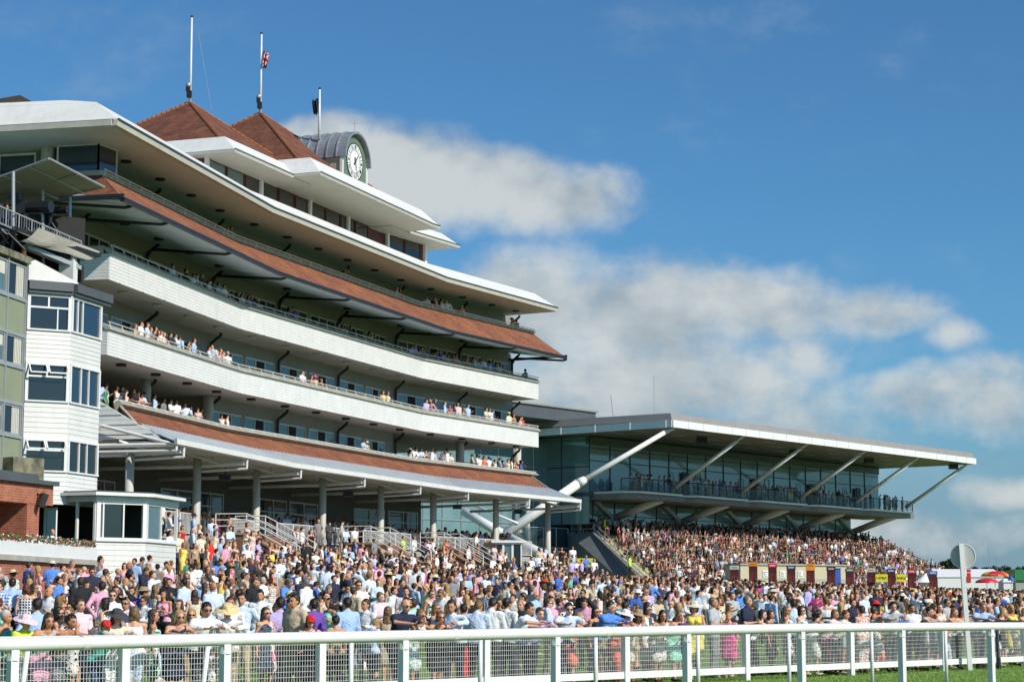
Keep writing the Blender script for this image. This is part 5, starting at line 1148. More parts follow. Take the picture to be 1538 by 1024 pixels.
for i in range(-1, 9):
    mb = MB(); zt = railz(i)-.05; c = npt(i); D3 = Vector((ND.x, ND.y, 0)); P3_ = Vector((NP.x, NP.y, 0))
    for s_, w_ in ((0, .075),):
        p = [c-D3*.05-P3_*.05, c+D3*.05-P3_*.05, c+D3*.05+P3_*.05, c-D3*.05+P3_*.05]; q = [v+Vector((0, 0, zt))for v in p]; mb.hexa([v+Vector((0, 0, -.1)) for v in p]+q)
    mb.tube(npt(i, .0, zt-.12), npt(i, 0, zt), .07, .055, 10)
    K(mb, 'post', 'white_paint', nr)
for i in (.3, 2.3, 3.35):      # joints in the rail
    mb = MB(); mb.tube(npt(i, 0, railz(i)), npt(i+.03, 0, railz(i+.03)), .084, .084, 16); K(mb, 'rail_joint', 'white_metal', nr)
# thin white stakes between the rail and the mesh fence
stk = empty('stake_line', 'row of thin white stakes with a light rail between running rail and mesh fence', 'rail', npt(3, 4.0))
for x in (46, 314, 530, 722, 893, 1045, 1180, 1303, 1413):
    r_ = (x-769)/FPX; s_ = 3.3; q = N0+NP*s_; i = (q.x-r_*q.y)/(r_*NS.y-NS.x); b_ = npt(i, s_, 0); mb = MB(); lean = .05 if x < 500 else 0; mb.tube(b_-D3*lean*2, b_+D3*lean+Vector((0, 0, 1.17)), .038, .036, 10); K(mb, 'stake', 'white_paint', stk, True)
# mesh fence
fc = empty('mesh_fence', 'white post and rail fence with welded mesh holding back the crowd', 'fence', (F0.x+FD.x*16, F0.y+FD.y*16, 0))
def fp(t, s=0, z=0): q = F0+FD*t+FN*s; return Vector((q.x, q.y, z))
D3 = Vector((FD.x, FD.y, 0)); P3_ = Vector((FN.x, FN.y, 0)); ztop = 1.17
mb = MB(); mb.bar(fp(-7, 0, ztop-.045), fp(60, 0, ztop-.045), .11, .09); K(mb, 'top_rail', 'white_paint', fc)
mb = MB(); mb.bar(fp(-7, -.0, .22), fp(60, 0, .22), .05, .14); K(mb, 'bottom_rail', 'white_paint', fc)
for i in range(-1, 14):
    t = i*FSP; mb = MB(); c = fp(t)
    for off, w, d in ((0, .075, .06),):
        p = [c-D3*w-P3_*d, c+D3*w-P3_*d, c+D3*w+P3_*d, c-D3*w+P3_*d]; mb.hexa([v+Vector((0, 0, -.05)) for v in p]+[v+Vector((0, 0, ztop-.09)) for v in p])
    K(mb, 'post', 'white_paint', fc)
mb = MB()
def wire(a, b, w):
    d = (b-a).normalized(); x = D3*w/2 if abs(d.z) > .5 else Vector((0, 0, w/2)); y = P3_*w/2
    mb.hexa([a-x-y, a+x-y, a+x+y, a-x+y, b-x-y, b+x-y, b+x+y, b-x+y])
t = -6.9
while t < 40:
    if min(abs(t-i*FSP) for i in range(-2, 14)) > .09: wire(fp(t, .05, .30), fp(t, .05, ztop-.10), .0056)
    t += .0605
for j in range(9): z = .32+j*(ztop-.44)/8; wire(fp(-7, .058, z), fp(40, .058, z), .0052)
K(mb, 'mesh', 'white_paint', fc)
# round sign seen from behind
b_ = aty(1457, 1003, 51.0); b_.z = 0; t_ = aty(1443, 816, 51.0)
sg = empty('round_sign', 'tall white post carrying a round grey disc seen from behind', 'sign', b_)
mb = MB(); mb.bar(b_, t_, .11, .11); K(mb, 'post', 'white_paint', sg)
dc = aty(1446.5, 835, 51.06); mb = MB(); nrm = Vector((.25, 1, 0)).normalized(); mb.tube(dc, dc+nrm*.03, .305, .305, 48); dd = K(mb, 'disc', 'sign_back', sg)
mb = MB(); xx = Vector((nrm.y, -nrm.x, 0))
for i in range(48):
    a0, a1 = 2*math.pi*i/48, 2*math.pi*(i+1)/48; mb.tube(dc+xx*.305*math.cos(a0)+Vector((0, 0, .305*math.sin(a0))), dc+xx*.305*math.cos(a1)+Vector((0, 0, .305*math.sin(a1))), .012, .012, 6, caps=False)
keep2(mb.build('rim', 'white_paint'), dd)
# two black wrapped poles leaning on the fence top, dark barrier, pushchair
for x0, x1, xb, lbl in ((1464, 1483, 1470, 'thin black pole with a short black pad over the fence rail'), (1497, 1512, 1500, 'thin black pole with a long black cloth over the fence rail')):
    Y = aty(xb, 1000, 52).y; a = aty(x0, 936, Y+.3); b = aty(xb, 1004, Y); b.z = 0; o = empty('black_pole', lbl, 'pole', b); mb = MB(); mb.tube(b, a, .05, .045, 8); mb.tube(b, b+Vector((0, 0, .3)), .07, .06, 8); K(mb, 'pole', 'black_metal', o)
    mb = MB(); c = aty(x1, 934.5, Y+.5); L = .16 if x0 < 1480 else .42; mb.sphere(c, (L, .1, .075), 12); mb.sphere(c+Vector((-L*.6, 0, -.03)), (L*.6, .09, .05), 10); K(mb, 'cover', 'flag_black', o, True)
bq = empty('crowd_barrier', 'black steel crowd barrier standing behind the white mesh fence', 'barrier', fp(22.2, .9, 0)); mb = MB(); A_ = fp(20.2, .95, gz(*fp(20.2, .95)[:2])); B_2 = fp(24.6, .95, gz(*fp(24.6, .95)[:2])); up = Vector((0, 0, 1.32))
mb.tube(A_+up, B_2+up, .028); mb.tube(A_+up*.88, B_2+up*.88, .02); mb.tube(A_+up*.15, B_2+up*.15, .022)
for i in range(23): p_ = A_.lerp(B_2, i/22); mb.tube(p_+up*.15, p_+up*(1 if i % 4 == 0 else .88), .011 if i % 4 else .022, None, 5)
K(mb, 'frame', 'black_metal', bq)
# ================================================================ people
def capsule(mb, a, b, r0, r1, n=10):
    a = Vector(a); b = Vector(b); d = b-a; L = d.length; d = d/L if L > 1e-6 else Vector((0, 0, 1)); x = d.orthogonal().normalized(); y = d.cross(x); rings = []
    for k in range(3): th = math.pi/2*(1-k/3); rings.append((-math.sin(th)*r0, math.cos(th)*r0, a))
    for k in range(4): th = math.pi/2*(k/3); rings.append((math.sin(th)*r1, math.cos(th)*r1, b))
    rows = []
    for h, r, c in rings:
        r = max(r, 1e-4); rows.append(mb.vs([c+d*h+(x*math.cos(2*math.pi*i/n)+y*math.sin(2*math.pi*i/n))*r for i in range(n)]))
    for p, q in zip(rows[:-1], rows[1:]):
        for i in range(n): j = (i+1) % n; mb.face((p+i, p+j, q+j, q+i))
    mb.face([rows[0]+i for i in range(n)][::-1]); mb.face([rows[-1]+i for i in range(n)])
def ell(mb, c, r, rot=None, n=14):
    k = len(mb.v); mb.sphere((0, 0, 0), r, n)
    for i in range(k, len(mb.v)):
        p = Vector(mb.v[i]);
        if rot: p = rot @ p
        mb.v[i] = tuple(p+Vector(c))
def remesh(mb, name, voxel, smooth, target):
    me = bpy.data.meshes.new('t'); me.from_pydata(mb.v, [], mb.f); o = bpy.data.objects.new('t', me); COL.objects.link(o)
    m = o.modifiers.new('r', 'REMESH'); m.mode = 'VOXEL'; m.voxel_size = voxel; m.use_smooth_shade = True
    s = o.modifiers.new('s', 'SMOOTH'); s.factor = .5; s.iterations = smooth
    bpy.context.view_layer.update(); dg = bpy.context.evaluated_depsgraph_get(); n0 = len(o.evaluated_get(dg).data.polygons)
    d = o.modifiers.new('d', 'DECIMATE'); d.ratio = min(1, target/max(1, n0*2)); bpy.context.view_layer.update(); dg = bpy.context.evaluated_depsgraph_get()
    out = bpy.data.meshes.new_from_object(o.evaluated_get(dg)); out.name = name; bpy.data.objects.remove(o); bpy.data.meshes.remove(me); return out
def bend(p, piv, ang):     # pitch forward (towards -y) about a hip line
    c, s = math.cos(ang), math.sin(ang); y, z = p[1]-piv[1], p[2]-piv[2]; return Vector((p[0], piv[1]+y*c-z*s, piv[2]+y*s+z*c))
# poses: torso pitch, head pitch/yaw, arms (elbow, wrist offsets from the shoulder), legs
def skeleton(pose, fem):
    J = {}; sw = .175 if fem else .198; hw = .095 if fem else .09; hipz = .93
    J['hip'] = Vector((0, 0, hipz)); pitch = {'lean': .50, 'leanlow': .62, 'sit': .12, 'squat': .35}.get(pose, .02); hy = 0
    seat = pose in ('sit',)
    if seat: J['hip'] = Vector((0, 0, .50))
    if pose in ('lean', 'leanlow'): J['hip'] = Vector((0, .22, hipz-.03))
    H = J['hip']
    def T(x, y, z): return bend(Vector((x, H.y+y, H.z+z)), H, pitch)
    J['belly'] = T(0, -.01, .17); J['chest'] = T(0, 0, .38); J['neck0'] = T(0, .01, .52); 
    for s, n in ((1, 'L'), (-1, 'R')): J['sh'+n] = T(s*sw, .01, .475); J['h'+n] = H+Vector((s*hw, 0, -.03))
    hp = pitch*.35 if pose != 'down' else .5
    J['neck1'] = J['neck0']+Vector((0, -math.sin(hp)*.06, math.cos(hp)*.06)); J['head'] = J['neck1']+Vector((0, -math.sin(hp)*.10-.02, math.cos(hp)*.10)); J['hp'] = hp
    # legs
    if seat:
        for s, n in ((1, 'L'), (-1, 'R')): J['k'+n] = Vector((s*.12, -.42, .50)); J['a'+n] = Vector((s*.12, -.40, .09))
    else:
        off = {'stand': (0, 0), 'hip': (.03, -.03), 'drink': (-.05, .02), 'cross': (.02, 0), 'talk': (.06, -.02), 'lean': (0, -.2), 'leanlow': (.05, -.15), 'up': (0, .03), 'down': (0, 0), 'walk': (.18, -.18)}.get(pose, (0, 0))
        for (s, n), dy in zip(((1, 'L'), (-1, 'R')), off):
            foot = Vector((s*(.11 if not fem else .075), dy+(.0 if pose not in ('lean', 'leanlow') else .25), .085)); J['a'+n] = foot; hpnt = J['h'+n]; J['k'+n] = (hpnt+foot)/2+Vector((0, -.04, .02))
    # arms
    def arm(n, e, w): J['e'+n] = J['sh'+n]+Vector(e); J['w'+n] = J['e'+n]+Vector(w)
    s_ = {'L': 1, 'R': -1}
    P = {'stand': (((.05, .02, -.28), (.0, -.08, -.24)), ((.05, .02, -.28), (.0, -.06, -.25))), 'hip': (((.17, .07, -.22), (-.15, -.07, -.17)), ((.05, .02, -.28), (.0, -.1, -.23))),
         'drink': (((.06, .0, -.27), (-.06, -.2, .12)), ((.05, .03, -.28), (.0, -.06, -.24))), 'cross': (((.05, -.05, -.27), (-.19, -.15, .04)), ((.05, -.05, -.27), (-.19, -.13, .02))),
         'talk': (((.07, -.03, -.26), (-.08, -.22, .05)), ((.05, -.06, -.26), (-.06, -.22, .04))), 'up': (((.12, -.17, .05), (-.13, -.06, .18)), ((.05, .02, -.28), (.0, -.06, -.25))),
         'down': (((.05, -.08, -.26), (-.1, -.2, .02)), ((.05, -.08, -.26), (-.1, -.2, .02))), 'walk': (((.04, .12, -.25), (.0, .0, -.25)), ((.04, -.12, -.25), (.0, -.12, -.22))),
         'lean': (((.10, -.15, -.22), (-.12, -.22, -.0)), ((.10, -.15, -.22), (-.14, -.21, -.0))), 'leanlow': (((.12, -.16, -.2), (-.16, -.19, -.0)), ((.12, -.16, -.2), (-.14, -.2, .0))),
         'sit': (((.05, -.06, -.26), (-.06, -.22, .02)), ((.05, -.04, -.27), (-.05, -.22, -.04)))}[pose]
    for (e, w), n in zip(P, 'LR'): arm(n, (s_[n]*e[0], e[1], e[2]), (s_[n]*w[0], w[1], w[2]))
    if pose in ('lean', 'leanlow'):       # forearms rest on the fence top at 1.19 m
        for n in 'LR': J['e'+n].z = 1.25; J['w'+n].z = 1.23; J['e'+n].y = max(J['e'+n].y, -.40); 
    return J
HANDS = {}
def hand(mb, e, w, side, grip):
    d = (w-e).normalized(); x = d.cross(Vector((0, 0, 1)));
    if x.length < .2: x = Vector((0, 1, 0)).cross(d)
    x.normalize(); y = d.cross(x); palm = w+d*.075
    capsule(mb, w+x*.018, palm+x*.022, .019, .021, 8); capsule(mb, w-x*.018, palm-x*.022, .019, .021, 8); return palm, d, x, y
def fingers(mb, palm, d, x, y, side, curl):
    for k, (off, L) in enumerate(((.032, .065), (.011, .075), (-.011, .070), (-.031, .055))):
        b = palm+x*off; m = b+(d*math.cos(curl)-y*math.sin(curl))*L*.5; t = m+(d*math.cos(curl*2)-y*math.sin(curl*2))*L*.5
        capsule(mb, b-d*.01, m, .0095, .0085, 6); capsule(mb, m, t, .0085, .0065, 6)
    b = palm-d*.05+x*.035*side; m = b+(d*.7+x*.7*side)*.035; capsule(mb, b, m, .011, .009, 6); capsule(mb, m, m+(d*.9+x*.2*side-y*.2)*.03, .009, .007, 6)
def body_mb(J, fem, r=0):
    mb = MB(); w = 0
    capsule(mb, J['hL'], J['hR'], .115, .115, 12); capsule(mb, J['hip'], J['belly'], .125 if not fem else .118, .120 if not fem else .102, 12); capsule(mb, J['belly']+Vector((.05, 0, 0)), J['chest']+Vector((.07, 0, 0)), .09, .105 if not fem else .09, 12); capsule(mb, J['belly']-Vector((.05, 0, 0)), J['chest']-Vector((.07, 0, 0)), .09, .105 if not fem else .09, 12)
    capsule(mb, J['shL'], J['shR'], .062, .062, 10); capsule(mb, J['chest'], J['neck0'], .11, .07, 12)
    capsule(mb, J['neck0'], J['neck1'], .056 if not fem else .047, .052 if not fem else .044, 10)
    if fem:
        for s in (1, -1): c = J['chest']+Vector((s*.075, -.085, -.01)); ell(mb, c, (.062, .055, .06), n=10)
    for n, s in (('L', 1), ('R', -1)):
        capsule(mb, J['sh'+n], J['e'+n], .054 if not fem else .043, .041 if not fem else .034, 10); capsule(mb, J['e'+n], J['w'+n], .042 if not fem else .034, .027 if not fem else .022, 10)
        hand(mb, J['e'+n], J['w'+n], s, 0)
        capsule(mb, J['h'+n], J['k'+n], .092 if not fem else .094, .058, 12); capsule(mb, J['k'+n], (J['k'+n]*.6+J['a'+n]*.4)+Vector((0, .015, 0)), .055, .056, 10); capsule(mb, (J['k'+n]*.6+J['a'+n]*.4)+Vector((0, .015, 0)), J['a'+n], .056, .036, 10)
        capsule(mb, J['a'+n]+Vector((0, .03, -.03)), J['a'+n]+Vector((0, -.15, -.052)), .04, .032, 8)
    # head
    h = J['head']; Rm = Matrix.Rotation(J['hp'], 3, 'X')
    def Hd(x, y, z): return h+Rm @ Vector((x, y, z))
    ell(mb, Hd(0, .012, .032), (.078, .098, .096), Rm); ell(mb, Hd(0, -.028, -.035), (.060, .064, .076), Rm); ell(mb, Hd(0, -.055, -.082), (.028, .026, .022), Rm)
    capsule(mb, Hd(0, -.082, .018), Hd(0, -.104, -.018), .010, .015, 6); ell(mb, Hd(0, -.082, .034), (.05, .014, .012), Rm)
    for s in (1, -1): ell(mb, Hd(s*.074, .005, .0), (.012, .022, .032), Rm, 8); ell(mb, Hd(s*.04, -.07, -.018), (.02, .018, .02), Rm, 8)
    ell(mb, Hd(0, -.086, -.05), (.024, .012, .010), Rm, 8)
    return mb
def head_pts(J):
    h = J['head']; Rm = Matrix.Rotation(J['hp'], 3, 'X'); return (lambda x, y, z: h+Rm @ Vector((x, y, z))), Rm
def make_body(pose, fem, target=2600):
    J = skeleton(pose, fem); me = remesh(body_mb(J, fem), 'person_body', .0125, 2, target)
    for m in ('skin', 'eye_dark', 'lip_red'): me.materials.append(MATS[m])
    bm = bmesh.new(); bm.from_mesh(me); mb = MB()
    for n, s in (('L', 1), ('R', -1)):
        e, w = J['e'+n], J['w'+n]; d = (w-e).normalized(); x = d.cross(Vector((0, 0, 1)))
        if x.length < .2: x = Vector((0, 1, 0)).cross(d)
        x.normalize(); y = d.cross(x); fingers(mb, w+d*.085, d, x, y, s, .45)
    k = len(mb.f); Hd, Rm = head_pts(J)
    for s in (1, -1): ell(mb, Hd(s*.031, -.0835, .012), (.013, .008, .0065), Rm, 8); ell(mb, Hd(s*.033, -.087, .033), (.020, .007, .004), Rm, 6)
    k2 = len(mb.f); ell(mb, Hd(0, -.096, -.052), (.022, .006, .006), Rm, 8)
    vs = [bm.verts.new(v) for v in mb.v]
    for i, f in enumerate(mb.f):
        try: fc_ = bm.faces.new([vs[j] for j in f]); fc_.material_index = 0 if i < k else 1 if i < k2 else 2; fc_.smooth = True
        except ValueError: pass
    bm.to_mesh(me); bm.free()
    return J, me
def garment(J, fem, kind, voxel=.019, target=900):
    mb = MB(); g = .014
    if kind in ('shirt_long', 'shirt_short', 'jacket', 'top', 'dress', 'dress_long'):
        e = g+(.012 if kind == 'jacket' else 0)+(-.004 if fem else .002)
        capsule(mb, J['belly']-(J['chest']-J['belly'])*.35+Vector((.05, 0, 0)), J['chest']+Vector((.07, 0, 0)), .098+e, .105+e if not fem else .092+e, 12); capsule(mb, J['belly']-(J['chest']-J['belly'])*.35-Vector((.05, 0, 0)), J['chest']-Vector((.07, 0, 0)), .098+e, .105+e if not fem else .092+e, 12)
        capsule(mb, J['belly'], J['chest'], .12+e if not fem else .105+e, .115+e if not fem else .105+e, 12); 
        if kind not in ('top', 'dress', 'dress_long'): capsule(mb, J['shL'], J['shR'], .062+e, .062+e, 10); capsule(mb, J['chest'], J['neck0']+(J['neck0']-J['chest'])*.05, .11+e, .066+e, 12)
        else:
            up = J['shL']*.62+J['shR']*.38; up2 = J['shR']*.62+J['shL']*.38; capsule(mb, J['chest']+Vector((.07, 0, 0)), J['shL']*.85+J['shR']*.15, .07+e, .062, 10); capsule(mb, J['chest']-Vector((.07, 0, 0)), J['shR']*.85+J['shL']*.15, .07+e, .062, 10)
        if fem:
            for s in (1, -1): ell(mb, J['chest']+Vector((s*.075, -.088, -.01)), (.066+g, .058+g, .062+g), n=10)
        for n in 'LR':
            if kind in ('shirt_long', 'jacket'): capsule(mb, J['sh'+n], J['e'+n], .056+e, .045+e, 10); capsule(mb, J['e'+n], J['w'+n]*.93+J['e'+n]*.07, .045+e, .032+g*.8, 10)
            elif kind == 'shirt_short': capsule(mb, J['sh'+n], J['sh'+n]*.35+J['e'+n]*.65, .056+e, .056+e, 10)
        if kind in ('shirt_long', 'shirt_short', 'jacket', 'top'): capsule(mb, J['hL']+Vector((0, 0, .03)), J['hR']+Vector((0, 0, .03)), .118+e, .118+e, 12); 
        if kind == 'jacket': capsule(mb, J['hL']+Vector((0, 0, -.08)), J['hR']+Vector((0, 0, -.08)), .115+e, .115+e, 12)
        if kind in ('dress', 'dress_long'):
            low = .38 if kind == 'dress' else .85
            capsule(mb, J['hL']+Vector((0, 0, .06)), J['hR']+Vector((0, 0, .06)), .12+g, .12+g, 12)
            for n in 'LR':
                t = J['h'+n].lerp(J['k'+n], min(1, low/.42*.95)); capsule(mb, J['h'+n], t, .12, .115+.03*(kind == 'dress'), 12)
                if low > .42: capsule(mb, t, J['k'+n].lerp(J['a'+n], .8), .115, .10, 12)
            m0 = (J['kL']+J['kR'])/2; capsule(mb, J['hip'], J['hip'].lerp(m0, .8), .13, .13, 12)
            for s in (-1, 0, 1): capsule(mb, J['hip']+Vector((s*.09, 0, -.05)), J['hip'].lerp(m0, .85)+Vector((s*.12, -.02+.03*(s == 0), 0)), .11, .10, 10)
    elif kind in ('trousers', 'shorts', 'skirt'):
        capsule(mb, J['hL'], J['hR'], .118+g, .118+g, 12); capsule(mb, J['hip'], J['hip'].lerp(J['belly'], .5), .122+g, .118+g, 12)
        for n in 'LR':
            if kind == 'skirt': capsule(mb, J['h'+n], J['h'+n].lerp(J['k'+n], .85), .12, .115, 12); capsule(mb, J['hip'], (J['kL']+J['kR'])/2+Vector((0, 0, .1)), .12, .11, 12)
            else:
                capsule(mb, J['h'+n], J['k'+n], .096+g, .066+g, 12)
                if kind == 'trousers': capsule(mb, J['k'+n], J['a'+n]+Vector((0, .01, .02)), .066+g, .052+g*.5, 12)
    return remesh(mb, kind, voxel, 2, target)
def hair_mesh(J, kind):
    Hd, Rm = head_pts(J); mb = MB()
    ell(mb, Hd(0, .022, .050), (.090, .100, .096), Rm, 14)
    if kind != 'short': ell(mb, Hd(0, .04, .01), (.084, .08, .09), Rm, 12)
    else: ell(mb, Hd(0, .045, .005), (.074, .065, .07), Rm, 12)
    if kind == 'long':
        for s in (-1, 0, 1): capsule(mb, Hd(s*.05, .05, .0), Hd(s*.07, .075+.02*(s == 0), -.24), .05, .035, 8)
        for s in (-1, 1): capsule(mb, Hd(s*.072, -.0, .03), Hd(s*.085, .02, -.15), .026, .024, 8)
    if kind == 'bob':
        for s in (-1, 0, 1): capsule(mb, Hd(s*.05, .05, .0), Hd(s*.06, .05, -.09), .05, .042, 8)
        for s in (-1, 1): capsule(mb, Hd(s*.075, .0, .03), Hd(s*.082, .0, -.07), .028, .028, 8)
    if kind == 'bun': ell(mb, Hd(0, .125, .05), (.045, .045, .045), Rm, 10)
    # cut the face free
    me = remesh(mb, 'hair', .014, 2, 520); bm = bmesh.new(); bm.from_mesh(me); inv = Rm.transposed(); h = J['head']; dl = []
    for v in bm.verts:
        q = inv @ (v.co-h)
        if q.y < -.045 and q.z < .062 and abs(q.x) < .062: dl.append(v)
    bmesh.ops.delete(bm, geom=dl, context='VERTS'); bm.to_mesh(me); bm.free(); return me
def lathe_mesh(J, prof, name, tilt=0, n=20, shift=(0, .012, .05)):
    Hd, Rm = head_pts(J); mb = MB(); R2 = Rm @ Matrix.Rotation(tilt, 3, 'X'); c = Hd(*shift); rows = []
    for r, z in prof: rows.append(mb.vs([c+R2 @ Vector((r*math.cos(2*math.pi*i/n), r*1.08*math.sin(2*math.pi*i/n), z+.012*math.sin(4*math.pi*i/n)*(r > .12))) for i in range(n)]))
    for a, b in zip(rows[:-1], rows[1:]):
        for i in range(n): j = (i+1) % n; mb.face((a+i, a+j, b+j, b+i))
    mb.face([rows[-1]+i for i in range(n)]); me = bpy.data.meshes.new(name); me.from_pydata(mb.v, [], mb.f); me.polygons.foreach_set('use_smooth', [True]*len(me.polygons)); return me
HATS = {'sunhat': [(.215, -.012), (.21, -.004), (.13, .008), (.098, .014), (.094, .05), (.085, .085), (.05, .105)], 'panama': [(.165, .0), (.16, .008), (.10, .008), (.094, .03), (.090, .085), (.06, .10), (.03, .09)],
        'bowl': [(.155, -.03), (.13, -.0), (.10, .03), (.085, .075), (.05, .1)], 'cap': [(.092, -.005), (.093, .03), (.08, .075), (.04, .098)]}
def add_peak(me, J):
    Hd, Rm = head_pts(J); bm = bmesh.new(); bm.from_mesh(me); pts = [Hd(x, y, z) for x, y, z in ((-.07, -.07, .055), (-.055, -.15, .045), (0, -.175, .045), (.055, -.15, .045), (.07, -.07, .055))]
    t = [bm.verts.new(p) for p in pts]; b = [bm.verts.new(p-Vector((0, 0, .008))) for p in pts]; bm.faces.new(t); bm.faces.new(b[::-1])
    for i in range(5): j = (i+1) % 5; bm.faces.new((t[i], b[i], b[j], t[j]))
    bm.to_mesh(me); bm.free(); return me
def glasses_mesh(J):
    Hd, Rm = head_pts(J); mb = MB()
    for s in (1, -1): ell(mb, Hd(s*.033, -.092, .012), (.026, .008, .017), Rm, 8); mb.bar(Hd(s*.058, -.088, .018), Hd(s*.080, .01, .015), .006, .008)
    mb.bar(Hd(-.03, -.099, .016), Hd(.03, -.099, .016), .006, .006); me = bpy.data.meshes.new('sunglasses'); me.from_pydata(mb.v, [], mb.f); me.materials.append(MATS['lens_black']); return me
def shoes_mesh(J):
    mb = MB()
    for n in 'LR': a = J['a'+n]; capsule(mb, a+Vector((0, .035, -.035)), a+Vector((0, -.16, -.055)), .046, .036, 8)
    me = bpy.data.meshes.new('shoes'); me.from_pydata(mb.v, [], mb.f); me.polygons.foreach_set('use_smooth', [True]*len(me.polygons)); return me
POSES = ['stand', 'hip', 'drink', 'cross', 'talk', 'up', 'down', 'lean', 'leanlow', 'sit', 'walk']
LIB = {}
def lib(pose, fem):
    k = (pose, fem)
    if k not in LIB: J, b = make_body(pose, fem); LIB[k] = {'J': J, 'body': b}
    return LIB[k]
def part(pose, fem, kind):
    L = lib(pose, fem)
    if kind not in L:
        J = L['J']
        if kind.startswith('hair_'): m = hair_mesh(J, kind[5:]); m.materials.append(MATS['hair'])
        elif kind.startswith('hat_'):
            m = lathe_mesh(J, HATS[kind[4:]], 'hat', {'sunhat': .15, 'panama': .05, 'bowl': .1, 'cap': 0}[kind[4:]])
            if kind == 'hat_cap': add_peak(m, J)
            m.materials.append(MATS['cloth'])
        elif kind == 'sunglasses': m = glasses_mesh(J)
        elif kind == 'shoes': m = shoes_mesh(J); m.materials.append(MATS['cloth'])
        else: m = garment(J, fem, kind); m.materials.append(MATS['cloth'])
        L[kind] = m
    return L[kind]
PATM = {}
def patmesh(me, pat):
    if not pat: return me
    k = (me.name, pat)
    if k not in PATM: c = me.copy(); c.materials.clear(); c.materials.append(MATS['cloth_'+pat]); PATM[k] = c
    return PATM[k]
COLS = {'hi-vis yellow': (.55, .85, .05), 'white': (.78, .78, .77), 'cream': (.68, .62, .48), 'light blue': (.38, .54, .80), 'pale blue': (.58, .68, .82), 'royal blue': (.05, .13, .48), 'bright blue': (.09, .26, .70), 'navy': (.015, .02, .05), 'black': (.012, .012, .014), 'charcoal': (.05, .05, .055),
        'grey': (.22, .22, .23), 'light grey': (.42, .43, .46), 'pink': (.78, .38, .52), 'pale pink': (.76, .58, .62), 'hot pink': (.72, .06, .25), 'red': (.62, .02, .02), 'coral': (.80, .17, .10), 'orange': (.80, .22, .03), 'yellow': (.80, .68, .12), 'lime yellow': (.62, .72, .06),
        'mint': (.35, .72, .55), 'turquoise': (.08, .50, .45), 'green': (.02, .30, .13), 'teal': (.02, .22, .24), 'purple': (.16, .07, .40), 'lilac': (.48, .40, .75), 'beige': (.55, .44, .30), 'tan': (.36, .25, .14), 'brown': (.11, .055, .03), 'maroon': (.16, .015, .03), 'khaki': (.33, .27, .16), 'straw': (.68, .55, .28), 'dark blue denim': (.04, .07, .16)}
HAIRC = {'blonde': (.40, .25, .09), 'dark blonde': (.17, .095, .035), 'brown': (.050, .023, .010), 'dark brown': (.018, .010, .006), 'black': (.008, .007, .006), 'auburn': (.12, .030, .012), 'grey': (.16, .15, .145), 'white': (.50, .48, .45)}
SKIN = [(.62, .32, .20), (.54, .255, .14), (.68, .38, .26), (.48, .215, .115), (.60, .28, .165), (.20, .09, .05)]
def V4(c): return (*c, 1)
def person(x, y, z, face, fem, pose, top, topc, bot=None, botc=None, hair='short', hairc='brown', hat=None, hatc=None, shades=False, skin=None, scale=1., pat=None, label=None, group=None, shoec=None):
    L = lib(pose, fem); b = bpy.data.objects.new('person', L['body']); COL.objects.link(b); b.location = (x, y, z); b.rotation_euler = (0, 0, face); sc = scale*(.945 if fem else 1.0)
    b.scale = (sc, sc, sc); b.color = V4(SKIN[skin if skin is not None else random.choice((0, 0, 1, 1, 2, 4, 3))])
    def add(kind, name, col, p=None):
        o = bpy.data.objects.new(name, patmesh(part(pose, fem, kind), p) if p else part(pose, fem, kind)); COL.objects.link(o); o.parent = b; o.color = V4(col); return o
    add(top, {'shirt_long': 'shirt', 'shirt_short': 'shirt', 'dress_long': 'dress'}.get(top, top), COLS[topc], pat)
    if bot: add(bot, bot, COLS[botc])
    if hair != 'none': add('hair_'+hair, 'hair', HAIRC[hairc])
    if hat: add('hat_'+hat, 'hat', COLS[hatc])
    if shades: add('sunglasses', 'sunglasses', (0, 0, 0))
    add('shoes', 'shoes', COLS[shoec or random.choice(['black', 'black', 'brown', 'beige'])])
    b['label'] = label or 'person'; b['category'] = 'person'; b['group'] = group or 'racegoers on the lawn'
    return b

PEOPLE = []      # (x, y) already taken
def px_on(s, px):   # point on the line parallel to the fence at distance s that projects to photo column px
    r_ = (px-769)/FPX; q = F0+FN*s; t = (q.x-r_*q.y)/(r_*FD.y-FD.x); p = q+FD*t; return p.x, p.y
FACE_OUT = math.atan2(FD.y, FD.x)      # turning so that local -y points away from the stand towards the track
def clothes_phrase(fem, top, topc, bot, botc, pat):
    nm = {'shirt_long': 'long sleeved shirt', 'shirt_short': 'short sleeved shirt', 'jacket': 'suit jacket', 'top': 'sleeveless top', 'dress': 'dress', 'dress_long': 'long dress'}[top]; pt = {'floral': 'patterned ', 'stripe': 'striped ', 'check': 'checked ', None: ''}[pat]
    return f'{topc} {pt}{nm}'
